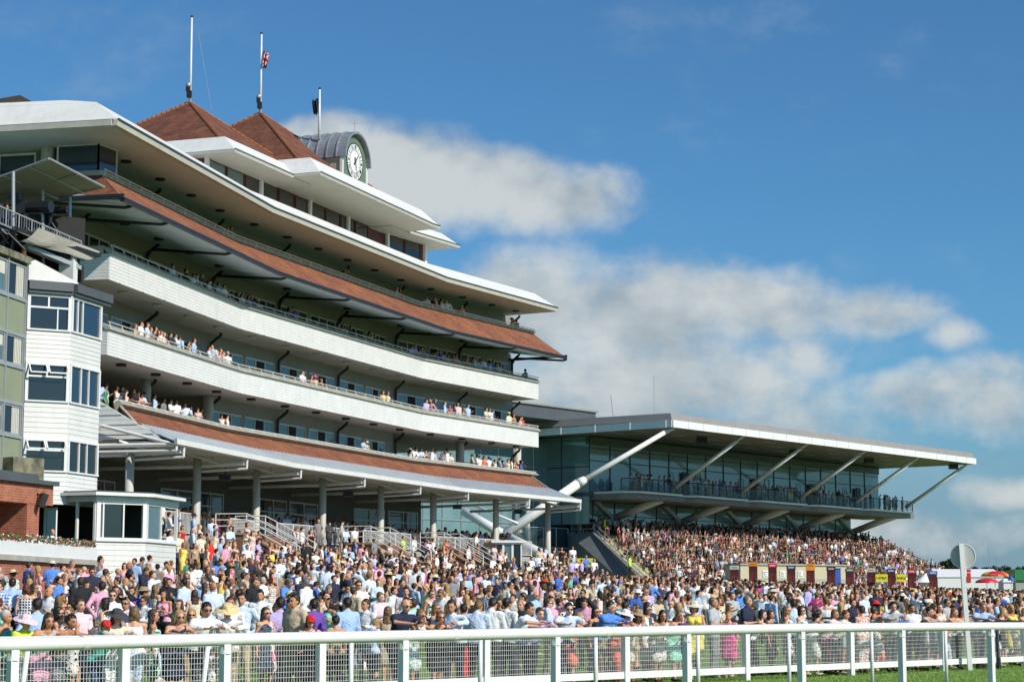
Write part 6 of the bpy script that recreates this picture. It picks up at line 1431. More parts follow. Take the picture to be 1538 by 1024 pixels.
# --- the front row, read off the photograph: px, distance behind the fence, head height hint, clothing
HERO = [
 # px, s, fem, pose, top, topc, pat, bot, botc, hair, hairc, hat, hatc, shades, scale, turn, label
 (42,.55,1,'lean','shirt_long','lime yellow',None,'trousers','grey','short','blonde','sunhat','pale pink',0,.95,.1,'person in yellow top and floppy pink sunhat leaning on the fence, far left'),
 (15,.9,1,'stand','top','turquoise',None,'skirt','cream','short','white',None,None,0,.95,.5,'white haired person in turquoise top at the left edge of the fence'),
 (62,2.6,0,'hip','shirt_long','light blue',None,'trousers','black','short','dark brown',None,None,0,1.0,3.0,'dark haired person seen from behind in light blue shirt behind the pink sunhat'),
 (75,.6,1,'leanlow','top','light grey',None,'skirt','pink','long','brown',None,None,0,.99,-.3,'brown haired person in grey vest bending low over the fence'),
 (106,.6,1,'leanlow','top','brown',None,'skirt','grey','bun','dark brown',None,None,0,.98,.3,'tanned person with dark tied hair bending over the fence beside the red cap'),
 (125,2.9,0,'drink','shirt_long','pale pink',None,'trousers','navy','short','brown',None,None,0,1.0,0,'person in pale pink shirt with dark red tie holding a drink'),
 (93,3.0,1,'talk','dress','yellow','floral',None,None,'bob','dark brown',None,None,1,.97,.8,'person in yellow patterned dress and sunglasses facing the pink shirt'),
 (110,2.7,1,'talk','dress','black','floral',None,None,'long','dark blonde',None,None,0,.97,-1.2,'person in black and white patterned dress leaning to the yellow dress'),
 (162,.5,0,'lean','shirt_short','turquoise',None,'shorts','dark blue denim','short','brown','cap','red',0,.84,0,'child in red cap and turquoise shirt resting on the fence'),
 (178,.75,1,'lean','shirt_long','cream',None,'trousers','white','long','brown','sunhat','charcoal',0,1.0,-.1,'person in wide charcoal hat leaning on the fence beside the red cap'),
 (207,.6,1,'stand','top','white',None,'trousers','pale blue','bob','dark blonde',None,None,0,.98,2.6,'fair haired person in white top with back turned at the fence'),
 (234,1.5,1,'stand','dress','green','check',None,None,'long','brown',None,None,0,.95,1.0,'person in green checked dress behind the navy dress'),
 (272,.6,1,'lean','dress','navy',None,None,None,'bob','blonde',None,None,1,1.0,-.5,'blonde person in navy scoop neck dress and sunglasses at the fence'),
 (292,2.2,1,'stand','dress','tan',None,None,None,'bob','blonde',None,None,1,.95,-.6,'blonde person in tan dress behind the grey waistcoat'),
 (312,.55,0,'lean','shirt_long','white',None,'trousers','charcoal','short','black',None,None,1,1.02,-.5,'person in white shirt, grey waistcoat and black wraparound sunglasses at the fence'),
 (345,.7,0,'leanlow','shirt_long','white',None,'trousers','beige','short','grey','sunhat','straw',0,1.02,-1.2,'person in loose white shirt and straw hat bent sideways along the fence'),
 (402,1.7,1,'drink','dress','hot pink','floral',None,None,'long','brown',None,None,1,.97,0,'person in pink and red patterned dress left of the lilac shirt'),
 (424,1.8,0,'stand','shirt_long','lilac',None,'trousers','charcoal','short','dark brown',None,None,0,1.02,2.9,'person in lilac shirt with back turned beside the pink patterned dress'),
 (446,.9,0,'stand','shirt_short','beige',None,'trousers','khaki','short','dark brown',None,None,0,1.05,-1.5,'person in beige short sleeved shirt standing in profile at the fence'),
 (468,.55,1,'lean','top','black',None,'trousers','black','bob','auburn','cap','red',1,.93,-1.0,'person in black with red visor and sunglasses at the fence'),
 (474,3.2,0,'stand','shirt_long','purple',None,'trousers','charcoal','short','dark brown',None,None,0,1.0,3.1,'person in bright purple shirt seen from behind beyond the beige shirt'),
 (507,.7,1,'stand','top','tan',None,'trousers','black','short','dark brown',None,None,0,.88,2.8,'bare shouldered person with short dark hair turned from the fence'),
 (524,2.4,0,'stand','shirt_long','light blue',None,'trousers','black','short','dark brown',None,None,0,1.02,3.0,'person in sky blue shirt seen from behind left of the navy polo shirt'),
 (552,3.5,0,'talk','shirt_long','white',None,'trousers','grey','short','brown',None,None,0,1.0,-1.5,'person in loose white shirt turning to a fair haired child'),
 (562,2.0,0,'down','shirt_short','pale blue',None,'shorts','navy','short','blonde',None,None,0,.80,1.5,'fair haired child in pale blue shirt looking down'),
 (584,3.0,1,'stand','dress','beige',None,None,None,'long','dark blonde',None,None,0,.97,2.4,'long haired person in beige dress behind the bald person'),
 (607,.5,0,'lean','shirt_short','navy',None,'trousers','black','none','brown',None,None,1,1.06,-.15,'bald person in navy polo shirt and sunglasses with clasped hands on fence'),
 (630,.55,1,'lean','dress','turquoise','floral',None,None,'bob','dark blonde',None,None,1,1.0,.1,'blonde person in turquoise scalloped dress and sunglasses at the fence'),
 (612,3.4,0,'stand','shirt_long','light blue','stripe','trousers','charcoal','short','black',None,None,1,1.02,.2,'person in striped blue shirt and sunglasses behind the bald person'),
 (622,4.6,0,'hip','shirt_short','mint',None,'trousers','khaki','short','brown',None,None,0,1.0,3.0,'person in mint green shirt with back turned'),
 (661,.55,1,'lean','dress','black',None,None,None,'bob','dark blonde',None,None,1,.98,-.8,'person in black dress and large sunglasses looking right at the fence'),
 (680,.8,0,'lean','shirt_long','pale blue',None,'trousers','navy','short','brown',None,None,0,1.05,-1.9,'person in pale blue shirt bent over the fence with face hidden'),
 (655,4.2,1,'talk','dress','brown',None,None,None,'long','dark blonde',None,None,1,1.0,.4,'tanned person in strapless brown dress beside the black dress'),
 (674,4.0,1,'talk','dress','black',None,None,None,'long','blonde',None,None,0,1.0,-.4,'blonde person in black dress raising a hand to the mouth'),
 (697,3.2,1,'stand','dress_long','red',None,None,None,'short','dark brown',None,None,0,1.0,2.8,'person in long bright red dress with back turned'),
 (717,.7,0,'down','shirt_long','pale blue',None,'trousers','black','short','dark blonde',None,None,0,1.0,2.0,'person in very pale blue shirt looking left at the fence'),
 (738,.8,0,'down','shirt_long','white',None,'trousers','charcoal','short','dark brown',None,None,0,1.03,1.9,'person in white shirt with dark hair in profile beside the fence post'),
 (761,2.2,0,'stand','shirt_long','white',None,'trousers','charcoal','short','dark brown',None,None,0,1.02,1.7,'person in crisp white shirt with cropped hair in left profile'),
 (783,2.6,0,'up','shirt_short','black',None,'trousers','black','none','brown',None,None,0,1.0,-1.3,'shaven headed person in black t shirt raising a hand to the face'),
 (786,.6,0,'leanlow','shirt_short','pale blue','check','trousers','charcoal','short','dark brown',None,None,0,1.04,.6,'person in pale checked shirt folded right over the fence'),
 (805,1.0,0,'leanlow','shirt_short','lilac',None,'trousers','black','short','brown',None,None,0,.98,-.4,'person in lilac shirt bent down beside the pale checked shirt'),
 (852,.55,0,'lean','shirt_short','pale blue',None,'trousers','navy','short','dark brown',None,None,1,1.02,-1.0,'person in pale blue polo shirt leaning on elbows in profile'),
 (866,.6,1,'lean','dress','coral',None,None,None,'short','blonde',None,None,1,.95,.5,'blonde person in coral dress at the fence beside the pale blue polo'),
 (893,1.7,1,'stand','dress','black',None,None,None,'long','black',None,None,1,.97,.0,'dark haired person in sunglasses just behind the bright blue shirt'),
 (912,.55,0,'lean','shirt_long','bright blue',None,'trousers','khaki','short','dark brown',None,None,0,1.04,.1,'person in bright blue shirt facing the track at the fence'),
 (934,.6,1,'lean','dress_long','coral',None,None,None,'long','brown','sunhat','white',0,.98,.5,'person in coral maxi dress and white hat with black band'),
 (953,.9,1,'lean','top','pale pink','floral','skirt','cream','long','brown','sunhat','tan',0,.98,.3,'person in pale floral top and tan straw hat at the fence'),
 (970,1.1,1,'stand','dress','white',None,None,None,'long','dark brown',None,None,1,1.0,.1,'dark haired person in white dress and red lipstick reading a programme'),
 (990,.6,1,'leanlow','dress','tan','floral',None,None,'long','dark brown',None,None,0,1.0,-.9,'person with long dark hair and bare back bending along the fence'),
 (1016,.6,1,'lean','dress','mint',None,None,None,'long','dark blonde',None,None,0,.98,-.3,'person in mint green dress holding a purple clutch on the fence'),
 (1040,.9,1,'talk','dress','yellow',None,None,None,'bob','grey','sunhat','cream',0,1.04,-.9,'person in pale yellow dress and cream brimmed hat writing'),
 (1068,1.5,0,'cross','shirt_short','light grey',None,'trousers','grey','short','grey',None,None,0,1.04,.3,'grey haired person in pale grey shirt behind the black barrier'),
 (1092,1.3,1,'stand','dress','hot pink',None,None,None,'bun','blonde',None,None,0,.9,-1.2,'blonde person in pink dress with hair tied up at the black barrier'),
 (1119,1.6,0,'cross','shirt_short','navy',None,'trousers','black','short','grey',None,None,0,1.06,.2,'older grey haired person in navy shirt behind the black barrier'),
 (1138,1.4,1,'lean','top','white',None,'trousers','black','long','dark brown',None,None,0,.98,.9,'dark haired person in white vest reaching across the black barrier'),
 (1153,1.6,1,'stand','dress','brown',None,None,None,'long','brown',None,None,0,.92,.3,'long brown haired person in brown dress at the black barrier'),
 (1177,1.5,1,'stand','dress','tan','floral',None,None,'long','dark blonde',None,None,1,.98,.5,'wavy blonde person in patterned dress and sunglasses behind the barrier'),
 (1199,.8,1,'stand','dress','turquoise','floral',None,None,'bob','dark brown',None,None,1,.98,.2,'dark haired person in pale turquoise patterned dress by the barrier end'),
 (1222,.7,1,'lean','dress','cream','floral',None,None,'bun','black',None,None,0,.97,2.3,'black haired person in cream leafy dress leaning back on the fence'),
 (1246,.8,1,'lean','shirt_short','pale pink',None,'trousers','maroon','bob','dark blonde',None,None,0,.98,.3,'blonde person in dusty pink top between cream dresses'),
 (1262,.6,1,'lean','shirt_short','cream',None,'trousers','charcoal','short','auburn',None,None,0,.97,.4,'smiling auburn haired person in cream blouse at the fence'),
 (1290,.7,1,'stand','dress_long','coral','floral',None,None,'short','brown',None,None,0,.98,2.7,'person in coral patterned long dress seen from behind'),
 (1307,.9,1,'stand','dress','grey','floral',None,None,'short','brown',None,None,0,.97,1.6,'brown curly haired person in grey patterned dress beside coral dress'),
 (1335,.6,0,'lean','shirt_long','light grey',None,'trousers','charcoal','short','black',None,None,0,1.04,-1.2,'person in pale grey jacket with elbows on the fence facing right'),
 (1351,1.1,0,'stand','shirt_short','royal blue',None,'shorts','navy','short','dark blonde',None,None,0,.85,-.2,'boy in royal blue shirt beside the pale grey jacket'),
 (1364,1.0,0,'stand','shirt_short','white',None,'trousers','navy','short','dark brown',None,None,0,.95,-.6,'person in white t shirt right of the boy in royal blue'),
 (1384,.8,1,'leanlow','dress','black',None,None,None,'short','black',None,None,0,1.04,.2,'tanned person in black halter dress perched at the fence'),
 (1397,.8,1,'stand','dress','light grey',None,None,None,'short','brown',None,None,0,1.02,.9,'person in pale lace dress beside the black halter dress'),
 (1405,.7,1,'stand','dress','pale pink','floral',None,None,'long','brown',None,None,0,1.02,-.5,'person in pink patterned dress with long hair sitting up on the fence'),
 (1424,.7,1,'lean','top','orange',None,'trousers','pale blue','long','dark blonde',None,None,0,1.0,.2,'long haired person in bright orange top left of the round sign post'),
 (1437,.7,1,'lean','top','white',None,'trousers','black','bob','dark brown',None,None,0,1.0,-.6,'dark haired person in white top next to the round sign post'),
 (1468,.6,0,'lean','shirt_short','light blue',None,'trousers','navy','short','dark blonde',None,None,0,1.03,-.9,'person in light blue shirt right of the round sign post'),
 (1480,1.0,1,'stand','dress','beige',None,None,None,'long','blonde',None,None,0,.95,.2,'long haired blonde person in beige dress near the right edge'),
 (1497,.7,1,'lean','top','pale blue',None,'skirt','white','long','blonde',None,None,0,1.0,.6,'blonde person in pale blue vest by the black draped fence'),
 (1512,1.1,1,'stand','dress','yellow',None,None,None,'long','blonde',None,None,0,1.0,-.5,'blonde person in pale yellow dress behind the black draped fence'),
 (1529,.7,1,'lean','dress','cream',None,None,None,'bob','blonde',None,None,0,1.0,.3,'fair person in cream dress at the right edge of the fence'),
 # standouts further back
 (158,13.5,0,'hip','shirt_long','pink',None,'trousers','grey','short','dark brown',None,None,0,1.05,2.9,'person in bright pink shirt, hand on hip, seen from behind'),
 (126,16,0,'stand','jacket','black',None,'trousers','black','short','brown',None,None,0,1.05,2.9,'person in black suit jacket with back turned below the flower trough'),
 (45,14.5,1,'stand','dress','navy','check',None,None,'bob','auburn',None,None,0,1.04,2.4,'person in strapless navy checked dress below the brick annexe'),
 (24,15,0,'stand','shirt_long','light blue',None,'trousers','black','short','dark brown',None,None,0,1.05,2.6,'tall person in light blue shirt left of the navy checked dress'),
 (6,13,0,'drink','shirt_short','bright blue','check','trousers','khaki','short','brown',None,None,1,1.05,-1.2,'person in blue checked shirt and sunglasses at the left edge'),
 (219,12.5,0,'talk','shirt_long','royal blue',None,'trousers','beige','short','brown','panama','tan',0,1.0,1.2,'person in royal blue shirt and small straw hat'),
 (203,12.8,0,'drink','shirt_long','purple',None,'trousers','black','short','brown',None,None,0,1.0,-1.0,'person in violet shirt facing the royal blue shirt'),
 (274,8.5,1,'stand','dress','green',None,None,None,'bob','auburn',None,None,0,.98,-1.3,'person in bright green dress in right profile'),
 (296,13.5,1,'stand','dress','cream',None,None,None,'long','brown',None,None,0,1.0,2.8,'person in cream lace dress left of the pale blue linen shirt'),
 (324,12.5,0,'stand','shirt_short','pale blue',None,'trousers','khaki','none','brown',None,None,0,1.08,3.0,'balding person in pale blue linen shirt seen from behind'),
 (357,13.8,0,'stand','shirt_long','white',None,'trousers','grey','short','grey',None,None,0,1.0,-1.6,'grey haired person in white shirt in right profile'),
 (385,15.5,0,'stand','jacket','black',None,'trousers','black','short','brown',None,None,0,1.08,.1,'person in black suit and black tie facing the camera'),
 (434,17.5,0,'down','shirt_short','bright blue',None,'trousers','navy','short','grey',None,None,0,1.04,.1,'grey haired person in azure short sleeved shirt with dark tie'),
 (459,19,0,'stand','jacket','navy',None,'trousers','navy','short','grey',None,None,0,1.06,2.8,'person in navy jacket carrying a black bag seen from behind'),
 (508,27,1,'stand','dress','lime yellow',None,None,None,'long','blonde',None,None,1,1.02,.1,'person in lime yellow dress and sunglasses in mid lawn'),
 (526,26.5,1,'stand','dress','black',None,None,None,'bob','blonde',None,None,1,1.0,-.2,'person in black strapless dress right of the lime yellow dress'),
 (571,26,1,'stand','dress','tan',None,None,None,'short','brown',None,None,0,1.02,2.8,'person in taupe dress seen from behind in mid lawn'),
 (592,25,0,'drink','shirt_long','white',None,'trousers','charcoal','short','brown',None,None,1,1.03,.8,'person in white shirt and sunglasses beside the taupe dress'),
 (757,24,1,'stand','dress','red',None,None,None,'long','blonde',None,None,0,1.02,.4,'blonde person in poppy red dress in mid lawn'),
 (802,25,0,'hip','shirt_long','pink',None,'trousers','grey','short','dark brown',None,None,0,1.06,.1,'person in pink shirt with hands on hips in mid lawn'),
 (873,26,1,'hip','dress','mint',None,None,None,'bob','auburn',None,None,0,1.02,.2,'person in mint dress with hand on hip in mid lawn'),
 (953,24,1,'stand','dress','turquoise',None,None,None,'long','blonde',None,None,0,1.0,2.6,'person in turquoise dress near the middle of the lawn'),
 (1100,22,0,'stand','shirt_short','bright blue',None,'trousers','khaki','short','brown',None,None,0,1.04,3.0,'person in bright blue t shirt seen from behind, right of centre'),
 (1210,22,0,'hip','shirt_long','lilac',None,'trousers','grey','short','brown',None,None,1,1.04,.1,'person in lilac shirt, hands on hips, in front of the cream kiosk')]
for (px, s, fem, pose, top, topc, pat, bot, botc, hair, hairc, hat, hatc, shades, sc, turn, label) in HERO:
    x, y = px_on(s, px)
    if pose in ('lean', 'leanlow') and s < 1.2: s = .47; x, y = px_on(s, px)
    PEOPLE.append((x, y)); face = FACE_OUT+turn*(.55 if pose in ('lean', 'leanlow') else 1)
    person(x, y, gz(x, y), face, bool(fem), pose, top, topc, bot, botc, hair, hairc, hat, hatc, bool(shades), None, sc, pat, label, 'racegoers along the fence' if s < 1.2 else 'racegoers on the lawn')

# --- procedural racegoers
rp = random.Random(11)
def wpick(d): return rp.choices(list(d), list(d.values()))[0]
def outfit(dark=False):
    fem = rp.random() < .46
    if fem:
        top = wpick({'dress': 6, 'top': 2, 'shirt_short': 1.2}); topc = wpick({'black': 4, 'navy': 2, 'white': 2, 'cream': 2, 'red': .7, 'coral': 1.2, 'hot pink': .7, 'pink': .9, 'pale pink': 1, 'turquoise': .7, 'green': .5, 'royal blue': .7, 'yellow': .8, 'beige': 1.5, 'tan': .8, 'brown': .8, 'purple': .15, 'teal': .5, 'mint': .3, 'orange': .4, 'lilac': .4})
        pat = wpick({None: 5, 'floral': 3.5, 'check': .4}) ; bot = None if top == 'dress' else wpick({'skirt': 1, 'trousers': 1}); botc = wpick({'black': 3, 'navy': 1, 'white': 1, 'dark blue denim': 1, 'beige': 1})
        hair = wpick({'long': 4, 'bob': 2.5, 'bun': 1.5, 'short': .6}); hairc = wpick({'blonde': 2.2, 'dark blonde': 2.2, 'brown': 3, 'dark brown': 3, 'black': 1.5, 'auburn': .7, 'grey': .2})
        hat = wpick({None: 30, 'sunhat': 1.2, 'panama': .6, 'bowl': .4}); hatc = wpick({'white': 1, 'cream': 1, 'straw': 2, 'black': .6, 'hot pink': .3, 'red': .2})
    else:
        top = wpick({'shirt_long': 6, 'shirt_short': 3, 'jacket': 1.1}); topc = wpick({'white': 8.0, 'pale blue': 5.2, 'light blue': 3.4, 'pale pink': 1.6, 'pink': .8, 'lilac': .7, 'purple': .15, 'royal blue': .7, 'bright blue': .5, 'navy': .9, 'black': .9, 'light grey': 1.3, 'grey': .6, 'beige': .6, 'cream': .7, 'red': .15})
        if top == 'jacket': topc = wpick({'black': 3, 'navy': 3, 'charcoal': 2, 'grey': 1, 'beige': .7})
        pat = wpick({None: 7, 'stripe': 1, 'check': .9}) if top != 'jacket' else None; bot = 'trousers'; botc = wpick({'black': 2.5, 'charcoal': 2.5, 'navy': 2, 'grey': 1.5, 'khaki': 1, 'beige': 1, 'dark blue denim': 1})
        hair = wpick({'short': 8, 'none': 1}); hairc = wpick({'brown': 3, 'dark brown': 4.5, 'black': 2, 'grey': 1.2, 'dark blonde': .9, 'white': .2}); hat = wpick({None: 26, 'panama': .9, 'cap': .5}); hatc = wpick({'white': 1, 'straw': 2, 'cream': 1, 'navy': .5})
    return fem, top, topc, pat, bot, botc, hair, hairc, hat, hatc
# lawn positions
def frame_main(x, y):
    q = Vector((x, y)); best = None
    for i in range(3):
        r = q-BP[i]; t = r.dot(BD[i]); o = r.dot(BN[i]); lo = -1e9 if i == 0 else 0; hi = 1e9 if i == 2 else BL_[i]; tt = min(max(t, lo), hi); e = abs(t-tt)+abs(o)*.01
        if best is None or e < best[0]: best = (e, CUM[i]+t, o)
    return best[1], best[2]
def frame_mod(x, y): r = Vector((x, y))-fM.p; return r.dot(fM.d), r.dot(fM.n)
cells = {}
def free(x, y, d):
    cx, cy = int(x//1), int(y//1)
    for i in (-1, 0, 1):
        for j in (-1, 0, 1):
            for (a, b) in cells.get((cx+i, cy+j), ()):
                if (a-x)**2+(b-y)**2 < d*d: return False
    return True
def put(x, y): cells.setdefault((int(x//1), int(y//1)), []).append((x, y))
for x, y in PEOPLE: put(x, y)
LAWN = []
tries = 0
while tries < 40000:
    tries += 1; y = rp.uniform(30, 206)**1.0; x = rp.uniform(-.275, .28)*y; t, s = fence_ts(x, y)
    if s < 1.25: continue
    tm, om = frame_main(x, y)
    if om < 8.1 and tm < 60: continue
    if tm >= 60 and om < 5 and tm < 75 and x < 12: pass
    t2, o2 = frame_mod(x, y)
    if o2 < 1.2 and 4 < t2 < 64: continue
    if t2 <= 4 and o2 < -12: continue
    if 150 < y < 166 and x > 18 and y > 157: continue
    if 168 < y < 182 and 19 < x < 31: continue
    if y > 196 and x > 40: continue
    # thinner groups near the fence with strips of grass between
    near = s < 13
    dmin = (1.38 if near else 1.12 if s < 30 else .98) if y < 110 else .88
    if near and x > -6 and math.sin(t*.55+1.3*math.sin(s*.5)) > .6 and 2.5 < s < 10: continue
    if y < 75 and s > 2.2 and s < 11 and rp.random() < .5: continue
    if not free(x, y, dmin): continue
    put(x, y); LAWN.append((x, y))
LAWN.sort(key=lambda p: p[1])
def zone(px):
    Z = [(60, 'below the brick annexe'), (110, 'below the flower trough'), (165, 'below the left side of the glass pavilion'), (225, 'below the middle windows of the glass pavilion'), (270, 'below the right side of the glass pavilion'), (330, 'below the first canopy column'), (400, 'below the left brick stair'), (450, 'below the second canopy column'), (540, 'below the third canopy column'), (600, 'below the fourth canopy column'), (660, 'below the middle brick stair'), (715, 'below the fifth canopy column'), (790, 'below the white control kiosk'), (850, 'below the crossing white struts'), (900, 'below the wide yellow banner'), (960, 'below the grey terrace wall'), (1040, 'below the near end of the yellow terrace'), (1120, 'left of the cream kiosk'), (1200, 'below the left half of the cream kiosk'), (1275, 'below the right half of the cream kiosk'), (1365, 'below the yellow banners'), (1415, 'below the royal blue board'), (1470, 'beside the round sign post'), (1538, 'below the red parasols')]
    for a, n in Z:
        if px < a: return n
    return 'at the right edge'
def rowname(s): return 'near the fence' if s < 5 else 'in the front lawn' if s < 10 else 'in mid lawn' if s < 17 else 'towards the back of the lawn' if s < 28 else 'at the back of the lawn'
NIND = 295-len(HERO); ind = []; rest = []
for x, y in LAWN:
    if len(ind) < NIND: ind.append((x, y))
    else: rest.append((x, y))
STANDP = {False: ['stand', 'hip', 'drink', 'cross', 'talk', 'down', 'up', 'walk'], True: ['stand', 'hip', 'drink', 'talk', 'down', 'cross', 'up']}
desc = []
for x, y in ind:
    fem, top, topc, pat, bot, botc, hair, hairc, hat, hatc = outfit(); pose = rp.choice(STANDP[fem][:6]) if rp.random() < .9 else 'up'
    face = FACE_OUT+rp.gauss(0, 1.6); s = fence_ts(x, y)[1]; sc = rp.gauss(1.0, .035)
    if s < 10 and rp.random() < .22: pose = 'sit'
    shades = rp.random() < .3; z = gz(x, y)
    if pose == 'sit': z -= .0
    b = person(x, y, z-(.28*sc if pose == 'sit' else 0), face, fem, pose, top, topc, bot, botc, hair, hairc, hat, hatc, shades, None, sc, pat)
    if pose == 'sit':      # seated on the grass: drop the legs flat by lowering onto the lawn
        b.location.z = z-.36
    px, py = pxof(x, y, z+1.6); cl_ = clothes_phrase(fem, top, topc, bot, botc, pat); hr = 'bald' if hair == 'none' else ('' if hat else {'short': 'short ', 'long': 'long ', 'bob': '', 'bun': 'tied '}[hair]+hairc+' haired')
    ht = f' and {hatc} hat' if hat else ''
    desc.append([px, b, f'{hr} person'.strip(), f'{cl_}{ht}', rowname(s), zone(px), ('seated' if pose == 'sit' else ''), shades])
from collections import defaultdict
def finish_labels(desc):
    for d in desc: d.append(f"{d[2]} in {d[3]}{', seated' if d[6] else ''}, {d[4]} {d[5]}")
    g = defaultdict(list)
    for d in desc: g[d[-1]].append(d)
    for k, L in g.items():
        if len(L) == 1: L[0][1]['label'] = k; continue
        L.sort(key=lambda d: d[0])
        for i, d in enumerate(L): d[1]['label'] = (['leftmost ', 'second from left ', 'third from left ', 'fourth from left ', 'fifth from left '][min(i, 4)])+k
finish_labels(desc)
for d in desc:
    w = d[1]['label'].split()
    if len(w) > 16: d[1]['label'] = d[1]['label'].replace('long sleeved shirt', 'shirt').replace('short sleeved shirt', 't-shirt').replace('sleeveless top', 'vest').replace('towards the back of the lawn', 'far back')
    w = d[1]['label'].split()
    if len(w) > 16: d[1]['label'] = d[1]['label'].replace('the left side of ', '').replace('the middle windows of ', '').replace('the right side of ', '').replace('the near end of ', '').replace('the left half of ', '').replace('the right half of ', '').replace(' the lawn', '')
    w = d[1]['label'].split()
    if len(w) > 16: d[1]['label'] = ' '.join(w[:16]) if w[15] not in ('the', 'of', 'below') else ' '.join(w[:15])

# stewards, a seated guest and the camera operator
def t_for(px, o, z):
    lo, hi = -8, 62
    for _ in range(40):
        m = (lo+hi)/2; q = Pm(m, o, z)
        if pxof(q.x, q.y, z)[0] < px: lo = m
        else: hi = m
    return lo
FMO = math.atan2(fM.n.y, fM.n.x)+math.pi/2
for px, row, lb_ in ((909, -1, 'steward in hi-vis yellow standing at the top of the modern terrace'), (946, 9, 'steward in hi-vis yellow on the lower steps beside the grey terrace wall')):
    o_ = -13.0 if row < 0 else o_top+row*run+.35; z_ = top_z if row < 0 else top_z-(row+1)*rise; q = Pm(t_for(px, o_, z_+1), o_, 0); person(q.x, q.y, z_, FMO+.3, False, 'stand', 'jacket', 'hi-vis yellow', 'trousers', 'black', 'short', 'dark brown', label=lb_, group='stewards on duty')
q = Q(31.5, 3.0, 0); person(q.x, q.y, 4.85-3*.33, FACE_OUT+.4, False, 'hip', 'shirt_short', 'hi-vis yellow', 'trousers', 'navy', 'short', 'brown', label='steward in hi-vis yellow shirt on the steps of the old grandstand', group='stewards on duty')
person(-16.75, 72.9, 3.05, .9, False, 'sit', 'shirt_long', 'pale blue', 'trousers', 'navy', 'none', 'grey', label='bald person in pale blue shirt seated behind the flower trough', group='guests at the pavilion')
p_ = aty(8, 322, 72.4); person(p_.x, p_.y, p_.z-1.35, 1.2, False, 'talk', 'shirt_long', 'navy', 'trousers', 'black', 'short', 'black', label='camera operator in navy top on the gantry behind the long lens', group='broadcast crew')
# small things on the fence top
p_ = px_on(.0, 1024); mb = MB(); c = Vector((p_[0], p_[1], 1.185))
mb.hexa([c-D3*.17-P3_*.045, c+D3*.17-P3_*.045, c+D3*.17+P3_*.045, c-D3*.17+P3_*.045]+[q+Vector((0, 0, .07)) for q in (c-D3*.15-P3_*.02, c+D3*.15-P3_*.02, c+D3*.15+P3_*.02, c-D3*.15+P3_*.02)])
cb = empty('clutch_bag', 'purple clutch bag lying on the fence rail by the mint green dress', 'bag', c); mat('purple_cloth', (.12, .02, .14), .6, .1)
K(mb, 'pouch', 'purple_cloth', cb); mb = MB(); mb.hexa([q+Vector((0, 0, .03))-P3_*.012 for q in (c-D3*.165-P3_*.035, c+D3*.165-P3_*.035, c+D3*.165-P3_*.03, c-D3*.165-P3_*.03)]+[q+Vector((0, 0, .075))-P3_*.012 for q in (c-D3*.15-P3_*.02, c+D3*.15-P3_*.02, c+D3*.15-P3_*.015, c-D3*.15-P3_*.015)]); K(mb, 'flap', 'purple_cloth', cb)
p_ = px_on(.02, 973); c = Vector((p_[0], p_[1], 1.2)); rc_ = empty('race_card', 'open black and white race card held above the fence', 'booklet', c); mb = MB()
for s_ in (-1, 1): mb.hexa([c, c+D3*.11*s_+Vector((0, 0, .05)), c+D3*.11*s_+P3_*.02+Vector((0, 0, .20)), c+P3_*.02+Vector((0, 0, .15)), c+P3_*.01, c+D3*.11*s_+Vector((0, 0, .05))+P3_*.008, c+D3*.11*s_+P3_*.028+Vector((0, 0, .20)), c+P3_*.03+Vector((0, 0, .15))], 0 if s_ < 0 else 1)
K(mb, 'pages', ['clock_white', 'grey_panel'], rc_)

# --- the rest of the crowd as one mass: lawn, steps, terraces, balconies
def lodmesh(me, target):
    o = bpy.data.objects.new('t', me); COL.objects.link(o); d = o.modifiers.new('d', 'DECIMATE'); n = sum(len(p.vertices)-2 for p in me.polygons); d.ratio = min(1, target/max(1, n)); tr = o.modifiers.new('t', 'TRIANGULATE'); bpy.context.view_layer.update()
    out = bpy.data.meshes.new_from_object(o.evaluated_get(bpy.context.evaluated_depsgraph_get())); bpy.data.objects.remove(o)
    v = np.empty(len(out.vertices)*3, np.float32); out.vertices.foreach_get('co', v); out.calc_loop_triangles(); f = np.empty(len(out.loop_triangles)*3, np.int32); out.loop_triangles.foreach_get('vertices', f); bpy.data.meshes.remove(out); return v.reshape(-1, 3), f.reshape(-1, 3)
LODC = {}
def lod(pose, fem, kind, target):
    k = (pose, fem, kind, target)
    if k not in LODC: LODC[k] = lodmesh(LIB[(pose, fem)]['body'] if kind == 'body' else part(pose, fem, kind), target)
    return LODC[k]
AV, AF, AC = [], [], []; base = 0
